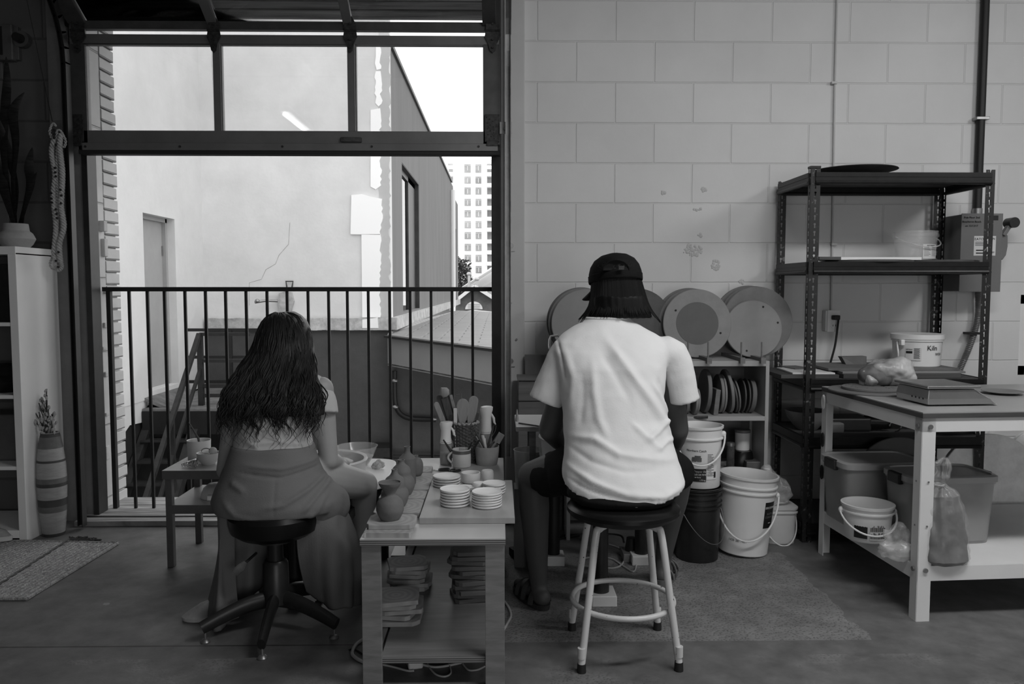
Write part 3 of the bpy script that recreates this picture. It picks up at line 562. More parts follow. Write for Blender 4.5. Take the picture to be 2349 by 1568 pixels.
pan('paint_patch', [(850, 252), (872, 248), (874, 425), (862, 434), (850, 428)], 'patch', .012)
pan('paint_patch', [(806, 447), (830, 445), (848, 450), (876, 456), (878, 500), (872, 538), (804, 537)], 'patch', .03)
pan('paint_patch', [(829, 537), (872, 537), (874, 590), (870, 640), (872, 728), (831, 728)], 'patch', .03)
MB().prism([P(831, 733, YF-.1), P(866, 728, YF-.1), P(868, 752, YF-.1), P(831, 752, YF-.1)], (0, .02, 0)).obj('paint_patch', 'patch', parent=nb, smooth=False)
# hairline crack
b = MB(); cr = [(665, 510), (662, 560), (640, 585), (632, 605), (610, 618), (600, 640), (572, 648), (572, 700)]
b.tube([P(u, v, YF-.001) for u, v in cr], .004, 4); b.obj('crack', 'ledge', parent=nb)
gz = P(894, 100, YF).z; G = XR_
def gy(u): return G/((u-1144)/1830.)
w0, w1_ = gy(925), gy(963); wzt = P(925, 372, w0).z; wzb = P(925, 716, w0).z; e1 = gy(1040); e2 = gy(1047); ezt = P(1040, 516, e1).z; ezb = P(1040, 700, e1).z
gend = gy(1051)
b = MB(); b.box(G-.5, G, YF+.2, w0, lz0, gz); b.box(G-.5, G, w0, w1_, lz0, wzb); b.box(G-.5, G, w0, w1_, wzt, gz); b.box(G-.5, G, w1_, e1, lz0, gz)
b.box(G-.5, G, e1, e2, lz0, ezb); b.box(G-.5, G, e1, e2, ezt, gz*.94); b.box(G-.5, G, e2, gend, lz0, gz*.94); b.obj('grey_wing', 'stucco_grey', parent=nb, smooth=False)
MB().box(G-.6, G+.04, YF+.2, gy(1036), gz, gz+.06).obj('roof_edge', 'frame_win', parent=nb, smooth=False)
pd = .11; ya = (G-pd)/((935-1144)/1830.)
wn = MB().box(G-.45, G-pd+.03, ya, w1_-.005, wzb, wzt).box(G-.45, G-pd+.03, w0+.5, w1_, wzt-.10, wzt).box(G-.45, G-.01, w1_-.006, w1_+.0, wzb, wzt).box(G-.45, G-.005, w0, w1_, wzt-.012, wzt).obj('window', 'frame_win', parent=nb, smooth=False)
MB().box(G-pd-.02, G-pd, w0, ya, wzb, wzt-.1).obj('pane', 'mirror_glass', parent=wn, smooth=False)
MB().box(G-.4, G-.2, e1, e2, ezb, ezt).obj('window', 'frame_win', parent=nb, smooth=False)
MB().box(G, G+.08, YF-.0, gend, lz0, P(895, 728, YF).z).obj('side_ledge', 'ledge', parent=nb, smooth=False)
yd = gy(1034); MB().cyl((G+.07, yd, lz0), (G+.07, yd, gz-.3), .09, n=10).obj('downspout', 'gutter', parent=nb)
# standpipe on the front wall
b = MB(); q = P(637, 690, YF-.12); r = P(585, 693, YF-.25); b.tube([q, P(610, 689, YF-.14), r], .02, 8); b.ell(P(590, 690, YF-.25), .035, .035, .03, 10, 8)
sp_ = tag(b.obj('standpipe', 'galv'), 'small metal spout with valve sticking out of the stucco wall behind the railing', 'pipe')
b = MB().prism([P(u, v, YF-.06) for u, v in ((640, 672), (652, 668), (668, 670), (674, 690), (668, 712), (660, 722), (642, 718), (637, 695))], (0, .06, 0)); b.obj('backing_plate', 'ledge', parent=sp_, smooth=False)
b = MB(); b.tube([P(658, 658, YF-.04), P(656, 645, YF-.04), P(672, 645, YF-.04), P(670, 658, YF-.04)], .012, 6); b.obj('bracket', 'rust', parent=sp_)
# ---------------------------------------------------------------- landing and fire stair
st = thing('steel_staircase', 'black steel outdoor stairs and landing rail below the grey steel door', 'staircase', (-3.7, 9.5, -1))
HX = -3.59; Lz = zlow
MB().box(XL+.0, -3.0, 9.35, 11.3, Lz-.07, Lz).obj('landing', 'concrete_old', parent=st, smooth=False)
MB().box(XL, -2.7, 10.6, 10.8, -3, Lz-.07).obj('back_shadow_wall', 'void_shade', parent=st, smooth=False); MB().box(XL+.0, -3.0, 9.33, 9.36, Lz-.3, Lz-.03).obj('landing_beam', 'void_shade', parent=st, smooth=False)  # added black wall and blackened beam stand in for shade under the landing
MB().prism([(XL, D0-.1, -.02), (XL+.25, D0-.05, Lz), (XL+.25, D1+.2, Lz), (XL, D1+.1, -.02)], (0, 0, -.04)).obj('threshold', 'concrete_old', parent=st, smooth=False)
def ip(n, a, c, w=.035, m='iron_worn'): MB().beam(a, c, w, w).obj(n, m, parent=st, smooth=False)
top = Vector((HX, 9.6, .72)); bot = Vector((HX, 7.97, -.93))
ip('handrail', top, bot, .05); ip('mid_rail', top+Vector((0, 0, -.42)), bot+Vector((0, 0, -.42)), .035); ip('stringer', top+Vector((0, -.05, -.95)), bot+Vector((0, -.05, -.95)), .11)
ip('stringer', top+Vector((-.56, -.05, -.95)), bot+Vector((-.56, -.05, -.95)), .09)
for k in range(8):
    a = k/8+.06; p = top+(bot-top)*a+Vector((0, 0, -.9)); MB().box(p.x-.56, p.x, p.y-.12, p.y+.12, p.z-.02, p.z).obj('tread', 'iron_worn', parent=st, smooth=False)
zt2 = .715
ip('post', (HX, 9.62, Lz-.2), (HX, 9.62, .73), .06, 'iron'); ip('post', (HX-.0, 10.7, Lz), (HX, 10.7, zt2), .045, 'iron')
ip('post', (HX, 8.75, -1.5), (HX, 8.75, -.14), .04)
for z in (.715, .35, .02): ip('landing_rail', (XL+.02, 10.72, z), (-3.0, 10.72, z), .04, 'iron')
for z in (.72, .40, .10, -.02): ip('landing_rail', (HX, 9.62, z), (-3.0, 9.62, z), .04, 'iron')
for z in (.72, .35): ip('landing_rail', (HX+.7, 9.62, z), (HX+.7, 10.72, z), .04, 'iron')
# ---------------------------------------------------------------- low shingled building on the right
lb = thing('shingled_outbuilding', 'low building with shingle roof and pale fascia board beyond the railing', 'building', (0, 10, -3))
E0 = P(889, 776, 10.9); E1 = P(1128, 807, 8.8); ev = (E1-E0); E2 = E1+ev*.8; E0.z = E1.z = E2.z = (E0.z+E1.z)/2
E0 = Vector((P(889, 776, 10.9).x, 10.9, P(889, 776, 10.9).z)); E1 = Vector((P(1128, 807, 8.8).x, 8.8, P(1128, 807, 8.8).z)); E2 = E1+(E1-E0)*.8
R0 = P(895, 760, 11.5); R1 = P(1048, 716, 21); R2 = P(1240, 724, 21)
mat('shingle', .30, .9, var=.12, scale=3)
M_sh = block_mat('shingle_tiles', .19, .5, .32, 5, 5, .02, .8, 'XY', .01, .12)
b = MB(); b.prism([E0, E1, E2, R2, R1, R0], (0, 0, .05)); b.obj('roof', M_sh, parent=lb, smooth=False, angle=10)
b = MB(); b.prism([E0, E2, E2+Vector((0, 0, -.37)), E0+Vector((0, 0, -.37))], (0, .06, 0)); b.obj('fascia', 'fascia', parent=lb, smooth=False)
b = MB(); b.beam(E0+Vector((0, -.04, .03)), E2+Vector((0, -.04, .03)), .1, .03); b.obj('drip_edge', 'iron', parent=lb, smooth=False)
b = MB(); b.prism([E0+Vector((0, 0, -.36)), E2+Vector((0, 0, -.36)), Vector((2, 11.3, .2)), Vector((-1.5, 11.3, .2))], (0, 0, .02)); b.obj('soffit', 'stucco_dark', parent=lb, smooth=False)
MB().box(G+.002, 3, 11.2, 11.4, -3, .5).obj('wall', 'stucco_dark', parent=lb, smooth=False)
MB().box(G-.25, G+.03, 10.9, 11.3, P(880, 1044, 11).z, P(880, 1024, 11).z).obj('junction_box', 'iron', parent=lb, smooth=False)
b = MB(); b.tube([P(880, 1046, 11), P(1000, 1048, 11), P(1130, 1050, 11)], .03, 6); b.obj('drain_pipe', 'iron', parent=lb)
tag(MB().tube(bez([P(u, v, 11.1) for u, v in ((905, 850), (905, 900), (908, 930), (920, 950), (945, 960), (1000, 962))], 5), .035, 8).obj('black_conduit', 'conduit_black'), 'black cable bending down the dark outer wall below the eave', 'cable')
c = [o for o in COL.objects if o.name == 'black_conduit'][0]
for u, v in ((906, 873), (907, 933), (996, 961)): MB().ell(P(u, v, 11.05), .045, .03, .03, 8, 6).obj('clip', 'galv', parent=c)
tag(MB().tube([P(1046, 722, 21.5), P(1090, 716, 21.5), P(1200, 728, 20)], .07, 8).obj('gutter_pipe', 'gutter'), 'white pipe lying along the far edge of the shingle roof', 'pipe')
b = MB()
for u, s in ((1069, 6), (1077, 4), (1098, 2)): b.ell(P(u, 727, 19.5), s*.0105, .1, s*.008, 8, 6)
tag(b.obj('debris', 'iron'), 'dark clump of leaves lying on the shingle roof', 'leaves')
# brick gable house
gh = thing('brick_gable_house', 'small brick house with white gable and half round vent far behind', 'house', (-1.5, 40, -3)); GY = 40
MB().prism([P(1045, 690, GY), P(1088, 657, GY), P(1140, 695, GY), P(1140, 740, GY), P(1045, 740, GY)], (0, 6, 0)).obj('gable_wall', 'bricks_far', parent=gh, smooth=False)
b = MB(); b.beam(P(1040, 694, GY-.2), P(1088, 656, GY-.2), .5, .16); b.beam(P(1088, 656, GY-.2), P(1150, 694, GY-.2), .5, .16); b.obj('bargeboard', 'gutter', parent=gh, smooth=False)
b = MB(); b.prism([P(1056, 660, GY+2), P(1128, 612, GY+2), P(1160, 612, GY+2), P(1160, 668, GY+2)], (0, .5, 0)); b.obj('upper_gable', 'tower', parent=gh, smooth=False)
b = MB(); b.beam(P(1050, 668, GY+1.6), P(1140, 612, GY+1.6), .5, .1); b.beam(P(1098, 664, GY+1.6), P(1150, 628, GY+1.6), .4, .1); b.obj('upper_bargeboard', 'tower_slab', parent=gh, smooth=False)
b = MB(); pts = [P(1087+20*cos(t*pi/12), 709-18*sin(t*pi/12), GY-.1) for t in range(13)]; b.prism(pts, (0, .1, 0)); vt = b.obj('half_round_vent', 'gutter', parent=gh, smooth=False)
b = MB()
for v in (697, 701, 705): b.box(P(1074, v, GY).x, P(1101, v, GY).x, GY-.14, GY-.1, P(1087, v+1.2, GY).z, P(1087, v-.4, GY).z)
b.obj('louvre', 'tower_slab', parent=vt, smooth=False)
b = MB()
for u, v0 in ((1076, 628), (1094, 640)): b.cyl(P(u, 668, GY+1), P(u, v0, GY+1), .07, n=8); b.ell(P(u, v0, GY+1), .13, .13, .1, 8, 6)
b.obj('vent_pipe', 'tower_slab', parent=gh)
# tower
TY = 150; tw = thing('apartment_tower', 'tall white apartment tower with rows of windows far behind the railing', 'building', (-8, 155, -3))
MB().box(ux(1041, TY), ux(1118, TY), TY, TY+12, -3, vz(367, TY)).obj('facade', 'tower', parent=tw, smooth=False)
MB().box(ux(1030, TY), ux(1150, TY), TY+1.5, TY+12, -3, vz(385, TY)).obj('recessed_facade', 'tower_glass', parent=tw, smooth=False)
rows = [377, 405, 430, 456, 482, 507, 532, 559, 584, 610, 636]
for v in rows:
    for u0, u1 in ((1067, 1081), (1092, 1105)):
        w = MB().box(ux(u0, TY), ux(u1, TY), TY-.05, TY+.1, vz(v+(19 if v == 377 else 16), TY), vz(v, TY)).obj('window', 'tower_glass', parent=tw, smooth=False)
        xm = (ux(u0, TY)+ux(u1, TY))/2; MB().box(xm-.05, xm+.05, TY-.1, TY, vz(v+14, TY), vz(v+3, TY)).box(ux(u0, TY), ux(u1, TY), TY-.1, TY, vz(v+3.5, TY), vz(v+3, TY)).obj('mullion', 'tower', parent=w, smooth=False)
for v in rows:
    for a, c in ((1029, 1041), (1118, 1150)): MB().box(ux(a, TY), ux(c, TY), TY-.2, TY+2, vz(v-1, TY), vz(v-10, TY)).obj('balcony', 'tower', parent=tw, smooth=False)
def tree(n, lbl, c, r, h, k, m='tree_far', seed=1, leaf=.12):
    random.seed(seed); b = MB()
    for i in range(k):
        while True:
            p = Vector((random.uniform(-1, 1), random.uniform(-1, 1), random.uniform(-1, 1)))
            if .2 < p.length < 1: break
        p = Vector((p.x*r, p.y*r, p.z*h)); p *= 1+.25*noise.noise(p*1.3)
        q = Vector(c)+p; a = Vector([random.uniform(-1, 1) for _ in range(3)]).normalized(); d = a.orthogonal().normalized(); e = a.cross(d); s = leaf*random.uniform(.6, 1.4)
        b.quad(q-d*s, q-e*s*.6, q+d*s, q+e*s*.6)
    b2 = MB().tube([Vector((c[0], c[1], -3)), Vector(c)], [r*.1, r*.05], 7)
    t = thing(n, lbl, 'tree', (c[0], c[1], -3)); b.obj('foliage', m, parent=t, smooth=False); b2.obj('trunk', m, parent=t); return t
q = P(1056, 640, 60); tree('leafy_tree', 'leafy tree standing before the white apartment tower', (q.x, 60, q.z), 1.0, 1.6, 1400, seed=4)
# trees on the street side, seen by reflection in the tall pane and through the small window at the right
tree('leafy_tree', 'leafy tree outside the window at the right edge', (P(2349, 760, 9).x+.6, 9, 1.0), 1.2, .8, 1800, seed=9, leaf=.07)
# ================================================================= SHELVING, PLANT, VASE, RUG (left)
def flatbox(x0, x1, y0, y1, z0, z1): return MB().box(x0, x1, y0, y1, z0, z1)
KX = -2.366; KY0, KY1 = 3.965, 4.33
ku = thing('shelving_unit', 'tall white open cube shelving unit at the left edge of the photo', 'shelving unit', (-2.8, 4.15, 0))
flatbox(KX-.04, KX, KY0, KY1, 0, 1.445).obj('side_panel', 'shelf_white', parent=ku, smooth=False, bevel=.002)
flatbox(KX-.80, KX-.76, KY0, KY1, 0, 1.445).obj('side_panel', 'shelf_white', parent=ku, smooth=False, bevel=.002)
flatbox(KX-.80, KX, KY0-.001, KY1, 1.435, 1.475).obj('top_panel', 'shelf_white', parent=ku, smooth=False, bevel=.002)
flatbox(KX-.76, KX-.04, KY0, KY1, .02, .06).obj('bottom_panel', 'shelf_white', parent=ku, smooth=False, bevel=.002)
for v in (743, 908, 1070): z = vz(v, KY0); flatbox(KX-.76, KX-.04, KY0+.003, KY1, z-.009, z+.009).obj('shelf', 'shelf_white', parent=ku, smooth=False, bevel=.001)
flatbox(KX-.408, KX-.392, KY0+.003, KY1, .06, 1.435).obj('divider', 'shelf_white', parent=ku, smooth=False)
def onshelf(v): return vz(v, KY0)+.009
z = onshelf(743); b = MB().box(KX-.33, KX-.07, 4.05, 4.3, z, z+.29)
tag(b.obj('storage_box', 'black_plastic', bevel=.01), 'black storage box in the upper cube of the white shelving unit', 'box')
z = onshelf(908); b = MB(); b.ell((KX-.2, 4.15, z+.06), .13, .12, .06, 16, 8); b.loft([(KX-.2, 4.15, z, .11, .1), (KX-.2, 4.15, z+.05, .13, .12), (KX-.19, 4.16, z+.13, .10, .09), (KX-.17, 4.16, z+.145, .05, .05)], 18)
tag(b.obj('folded_bag', 'black_vinyl'), 'dark soft bag slumped in the second cube of the white shelving unit', 'bag')
z = onshelf(1070); tag(flatbox(KX-.33, KX-.08, 4.1, 4.3, z, z+.24).obj('fabric_bin', 'metal_grey', bevel=.012), 'dark grey fabric bin in the third cube of the white shelving unit', 'bin')
# snake plant
pc = P(38, 565, 4.13); pz = 1.475; pt = thing('potted_snake_plant', 'snake plant with long dark leaves in a pale clay pot on the white shelving unit', 'plant', (pc.x, 4.13, pz)); s = 4.13/1830
prof = [(25, 0), (33, 8), (39, 20), (36, 27), (33, 33), (27, 38), (25, 54), (22, 54), (22, 45), (5, 45)]
MB().lathe([(r*s, pz+z*s) for r, z in prof], (pc.x, 4.13, 0), 40).obj('pot', 'clay_light', parent=pt)
def leaf(pts, w):
    b = MB(); m = len(pts); n = 26; L = []
    for j in range(m):
        c = Vector(pts[j]); t = j/(m-1); ww = w*(.45+.9*t if t < .5 else .9*(1-((t-.5)/.5)**2.2))+.0015
        d = (Vector(pts[min(j+1, m-1)])-Vector(pts[max(j-1, 0)])).normalized(); r = d.cross(Vector((0, 1, 0))).normalized(); ph = .5*sin(3*t+w*40); r = (r*cos(ph)+Vector((0, 1, 0))*sin(ph)); f = d.cross(r)
        L.append((c-r*ww, c+f*ww*.25, c+r*ww, c-f*.002-f*ww*.0+f*ww*.12))
    i = len(b.v)
    for q in L: b.v += [Vector(k) for k in q]
    for j in range(m-1):
        for k in range(4): b.f.append((i+4*j+k, i+4*j+(k+1) % 4, i+4*j+4+(k+1) % 4, i+4*j+4+k))
    return b
for pts, w in (([(32, 520), (18, 430), (8, 340), (12, 250), (16, 190), (14, 130)], .017), ([(36, 520), (30, 420), (36, 330), (30, 270), (36, 240), (56, 212)], .017),
               ([(44, 520), (58, 470), (70, 420), (66, 380), (74, 338)], .017), ([(34, 520), (22, 480), (8, 430), (-6, 380), (-16, 300)], .019), ([(50, 520), (55, 480), (62, 452), (70, 430), (84, 395)], .010), ([(30, 520), (38, 440), (26, 380), (14, 330), (-4, 270)], .015)):
    leaf(bez([P(u, v, 4.13+.02*math.cos(u)) for u, v in pts], 5), w*1.7).obj('leaf', 'leaf', parent=pt)
# wall box at the top left
wc = P(22, 92, 4.36); b = MB(); wbx = thing('wall_intercom', 'dark control box with round knob on the wall above the snake plant', 'intercom', (wc.x, 4.39, wc.z-.1))
pb(MB(), -12, 28, 54, 137, 4.35, .05).obj('box', 'metal_grey', parent=wbx, smooth=False, bevel=.006); q = P(41, 86, 4.34)
MB().cyl((q.x, 4.4, q.z), (q.x, 4.36, q.z), .042, n=24).obj('plate', 'metal_grey', parent=wbx); MB().cyl((q.x, 4.36, q.z), (q.x, 4.32, q.z), .025, .022, n=20).obj('knob', 'black_plastic', parent=wbx)
pb(MB(), -6, 4, 60, 125, 4.345, .006).obj('screen', 'black_plastic', parent=wbx, smooth=False)
pb(MB(), 27, 42, 60, 137, 4.37, .03).obj('back_plate', 'metal_grey', parent=wbx, smooth=False, bevel=.003)
# knotted rope hanging
mk = thing('macrame_hanging', 'knotted off white rope hanging with dark beads on the left door track', 'hanging', P(133, 620, 4.15))
def twist(pts, r, pitch, n=3, rs=.5):
    c = bez(pts, 10); b = MB(); L = 0; acc = [0]
    for a, d in zip(c, c[1:]): L += (d-a).length; acc.append(L)
    for k in range(n):
        q = []
        for p, l in zip(c, acc):
            a = 2*pi*(l/pitch+k/n); q.append(p+Vector((cos(a), sin(a), 0))*r)
        b.tube(q, r*rs*1.35, 5)
    return b
def mm(pts, Y=4.15): return [P(u, v, Y) for u, v in pts]
def dense(pts, Y=4.15, step=2.0):
    c = bez(mm(pts, Y), 12); out = []
    L = sum((q-p).length for p, q in zip(c, c[1:])); k = int(L/.004); cum = [0]
    for p, q in zip(c, c[1:]): cum.append(cum[-1]+(q-p).length)
    j = 0
    for i in range(k+1):
        t = L*i/k
        while j < len(cum)-2 and cum[j+1] < t: j += 1
        f = (t-cum[j])/max(1e-9, cum[j+1]-cum[j]); out.append(c[j].lerp(c[j+1], f))
    return out
def rope(pts, r, pitch, n=3, Y=4.15):
    c = dense(pts, Y); b = MB()
    for k in range(n): b.tube([p+Vector((cos(2*pi*(i*.004/pitch+k/n)), sin(2*pi*(i*.004/pitch+k/n)), 0))*r for i, p in enumerate(c)], r*.85, 5)
    return b
for pts, r, pi_, n_ in (([(124, 318), (118, 350), (126, 400), (122, 450), (128, 520), (124, 580), (130, 600)], .0075, .05, 3), ([(140, 308), (137, 340), (143, 400), (140, 470), (146, 520), (136, 560), (138, 600)], .0085, .045, 3),
                  ([(118, 316), (114, 300), (122, 282), (128, 290)], .004, .03, 2), ([(130, 320), (131, 300), (139, 300), (150, 322), (147, 338), (140, 330)], .004, .03, 2),
                  ([(132, 330), (130, 400), (133, 450), (131, 520), (128, 590)], .005, .03, 2), ([(120, 590), (115, 602), (118, 614), (128, 618), (134, 608)], .004, .03, 2), ([(138, 595), (142, 612), (134, 622), (130, 610)], .006, .03, 3)):
    rope(pts, r, pi_, n_).obj('rope', 'rope', parent=mk, angle=80)
b = MB()
for u, v in [(124, 298), (125, 308), (124, 316), (128, 332), (126, 385), (127, 395), (128, 404), (117, 443), (118, 455), (119, 464), (139, 435), (141, 448), (140, 466), (128, 480), (130, 490), (131, 500), (128, 598), (133, 612), (134, 578)]: b.ell(P(u, v, 4.13), .0065, .0065, .006, 8, 6)
b.obj('beads', 'bead', parent=mk)
# floor vase with catkins
vc = F(119, 1228, 0); vc.y += .02; s = vc.y/1830; vt = thing('floor_vase', 'tall striped clay floor vase of catkin twigs beside the white shelving unit', 'vase', (vc.x, vc.y, 0))
pr = [(22, 0), (24, 6), (29, 60), (31.5, 120), (30, 160), (26, 195), (21, 222), (19.5, 228), (20, 231), (16, 231), (15, 200), (4, 190)]
vr = lambda z: next(a[0]+(c_[0]-a[0])*(z-a[1])/(c_[1]-a[1]) for a, c_ in zip(pr[:9], pr[1:9]) if a[1] <= z <= c_[1])
MB().lathe([(r*s, z*s*1.035) for r, z in pr], (vc.x, vc.y, 0), 48).obj('body', 'vase_light', parent=vt)
for z0, z1, m in ((0, 7, 'vase_dark'), (55, 68, 'vase_mid'), (68, 79, 'vase_dark'), (79, 84, 'vase_dark'), (112, 120, 'vase_dark'), (120, 131, 'vase_mid'), (166, 171, 'vase_dark'), (197, 222, 'vase_mid'), (222, 230, 'vase_dark')):
    MB().lathe([(max(1, vr(z0)-.5)*s, z0*s*1.035)]+[((vr(z0+(z1-z0)*k/4)+.25)*s, (z0+(z1-z0)*k/4)*s*1.035) for k in range(5)]+[(max(1, vr(z1)-.5)*s, z1*s*1.035)], (vc.x, vc.y, 0), 48).obj('glaze_band', m, parent=vt)
random.seed(11)
for k in range(22):
    b = MB(); ux_ = random.uniform(-26, 18); vt_ = random.uniform(885, 940) if k < 4 else random.uniform(905, 985); y = vc.y+random.uniform(-.03, .03)
    p0 = Vector((vc.x+random.uniform(-.02, .02), y, .40)); p2 = P(105+ux_, vt_, y); p1 = p0.lerp(p2, .5)+Vector((random.uniform(-.015, .015), 0, .02)); c = bez([p0, p1, p2], 8); b.tube(c, .0028, 5)
    t = b.obj('twig', 'twig', parent=vt); b = MB()
    for j in range(3, len(c)):
        if random.random() < .72: o_ = Vector((random.uniform(-.012, .012), random.uniform(-.01, .01), random.uniform(-.01, .01))); b.ell(c[j]+o_, .0062, .0062, .011, 8, 6, Matrix.Rotation(random.uniform(-.5, .5), 3, 'Y'))
    if k % 3 != 2 and b.v: b.obj('catkin', 'catkin', parent=t)
# rug: woven jute, real ridges
C = [F(-160, 1235), F(271, 1247), F(50, 1376), F(-400, 1372)]
C = [Vector((-2.95, 4.0, 0)), F(271, 1248), F(62, 1376), Vector((-3.1, 3.22, 0))]
def rugp(a, c, z): return C[0]*(1-a)*(1-c)+C[1]*a*(1-c)+C[2]*a*c+C[3]*(1-a)*c+Vector((0, 0, z))
rg = thing('jute_rug', 'woven jute rug with dark stripes on the floor at the lower left', 'rug', (rugp(.5, .5, 0).x, rugp(.5, .5, 0).y, 0))
NA = 300
b = MB(); b.grid(lambda a, c: rugp(a, c, .008+.004*abs(math.sin(a*NA*pi/6))*(.7+.3*math.sin(c*150+a*60))), NA*2, 90)
b.grid(lambda a, c: rugp(a, c, .001), 2, 2)
for (a0, c0, a1, c1) in ((0, 0, 1, 0), (1, 0, 1, 1), (1, 1, 0, 1), (0, 1, 0, 0)):
    q = [rugp(a0+(a1-a0)*k/20, c0+(c1-c0)*k/20, .007) for k in range(21)]; b.tube(q, .008, 6)
b.obj('weave', 'jute', parent=rg)
for (ua, va), (ub, vb) in (((158, 1243), (-60, 1384)), ((-60, 1250), (-300, 1400))):
    A = F(ua, va); B = F(ub, vb); B = A+(B-A)*((A.y-3.22)/(A.y-B.y)) if B.y < 3.22 else B; b = MB(); b.tube([A.lerp(B, k/60)+Vector((.003*sin(k*1.3), 0, .0125)) for k in range(61)], .0055, 5); b.obj('stripe', 'jute_dark', parent=rg)
b = MB(); random.seed(5)
for k in range(26): q = F(random.uniform(165, 220), random.uniform(1237, 1243)); b.tube([q+Vector((0, 0, .006)), q+Vector((random.uniform(-.05, .05), random.uniform(-.02, .02), .012))], .005, 5)
b.obj('tassel', 'jute_dark', parent=rg)
# shoe at the far left edge
q = F(5, 1245); b = MB(); sh = thing('canvas_shoe', 'pale shoe toe with ribbed sole at the far left edge of the rug', 'shoe', (q.x-.1, q.y, .016))
MB().loft([(q.x-.10, q.y, .016, .15, .045), (q.x-.10, q.y, .036, .152, .047), (q.x-.10, q.y, .04, .14, .04)], 28).obj('sole', 'off_white', parent=sh)
MB().loft([(q.x-.10, q.y, .038, .145, .043), (q.x-.11, q.y, .065, .13, .04), (q.x-.15, q.y, .09, .08, .035)], 28).obj('upper', 'vase_light', parent=sh)
# ================================================================= low metal table on the left and what stands on it
LT = thing('low_metal_table', 'low grey two tier metal table left of the seated woman', 'table', (-1.2, 3.8, 0)); tx0, tx1, ty0, ty1, tz, tl = -1.512, -1.02, 3.595, 3.965, .448, .288
flatbox(tx0-.012, tx1, ty0-.012, ty1, tz-.003, tz).obj('tabletop', 'table_top_grey', parent=LT, smooth=False)
b = MB().box(tx0-.012, tx1, ty0-.012, ty0-.008, tz-.04, tz-.002).box(tx0-.012, tx0-.008, ty0, ty1, tz-.04, tz-.002).obj('apron', 'metal_grey', parent=LT, smooth=False)
flatbox(tx0, tx1, ty0-.004, ty1, tl-.004, tl).obj('lower_shelf', 'table_top_grey', parent=LT, smooth=False); MB().box(tx0, tx1, ty0-.008, ty0-.003, tl-.04, tl-.001).obj('shelf_apron', 'metal_grey', parent=LT, smooth=False)
for x in (tx0, tx1-.03):
    for y in (ty0, ty1-.03): flatbox(x-.003, x+.027, y-.005, y+.025, 0, tz-.004).obj('leg', 'metal_grey', parent=LT, smooth=False, bevel=.002)
def cupc(u, v, z): q = F(u, v, z); return q
q = Vector((P(457, 1040, 3.85).x, 3.85, tz)); cp = thing('white_canister', 'white canister with a brush in it on the low metal table', 'cup', q); r = .0555
MB().lathe([(r*.93, tz), (r, tz+.09), (r*.94, tz+.088), (r*.88, tz+.006)], (q.x, q.y, 0), 32).obj('body', 'white_plastic_b', parent=cp)
bq = thing('flat_brush', 'dark handled brush leaning in the white canister', 'brush', (q.x, q.y, tz+.01)); MB().tube([(q.x+.01, q.y, tz+.012), P(455, 1005, 3.85), P(433, 968, 3.85)], [.004, .006, .003], 8).obj('handle', 'wood_dark', parent=bq); MB().beam((q.x+.012, q.y, tz+.01), P(458, 1012, 3.85), .016, .004).obj('blade', 'steel', parent=bq)
q = Vector((P(478, 1050, 3.72).x, 3.72, tz)); s = 3.72/1830; bw = thing('small_bowl', 'small grey bowl of tools on the low metal table beside the canister', 'bowl', q)
MB().lathe([(14*s, tz), (24*s, tz+14*s), (26*s, tz+27*s), (24*s, tz+26*s), (20*s, tz+12*s), (2*s, tz+4*s)], (q.x, q.y, 0), 32).obj('body', 'off_white', parent=bw)
b = MB(); b.tube([q+Vector((cos(t*pi/8)*.022-.01, .0, .06+.014*sin(t*pi/8))) for t in range(17)], .002, 6, closed=False); wt = tag(b.obj('loop_tool', 'chrome'), 'round loop trimming tool resting in the small grey bowl', 'tool')
b = MB().ell(q+Vector((.018, .01, .06)), .02, .014, .018, 14, 10); tag(b.obj('sponge', 'cloth'), 'small pale sponge resting in the small grey bowl', 'sponge')
# wire spring whisk lying on its side
a = P(416, 1062, 3.66); c = P(449, 1064, 3.64); a.z = tz+.012; c.z = tz+.021; b = MB(); pts = []
for k in range(240):
    t = k/239; rr = .006+.014*t; p = a.lerp(c, t); p.z = tz+.003+rr; an = 2*pi*11*t; pts.append(p+Vector((0, cos(an)*rr, sin(an)*rr)))
b.tube(pts, .0014, 5); b.tube([c+Vector((.002, cos(t*pi/10)*.021, sin(t*pi/10)*.021)) for t in range(20)], .0022, 5, closed=True); tag(b.obj('wire_coil', 'chrome'), 'shiny wire coil lying on the front of the low metal table', 'coil')
q = Vector((P(492, 1130, 3.72).x, 3.74, tl)); s = 3.74/1830; b = MB().lathe([(34*s, tl), (33*s, tl+8*s), (27*s, tl+22*s), (17*s, tl+30*s), (2*s, tl+31*s)], q*1-Vector((0, 0, tl)), 32)
ub = tag(b.obj('upturned_bowl', 'glaze_white'), 'white bowl turned upside down on the lower tier of the metal table', 'bowl'); MB().box(q.x-.015, q.x+.04, q.y-.085, q.y-.055, tl, tl+.026).obj('handle', 'glaze_white', parent=ub, bevel=.005)
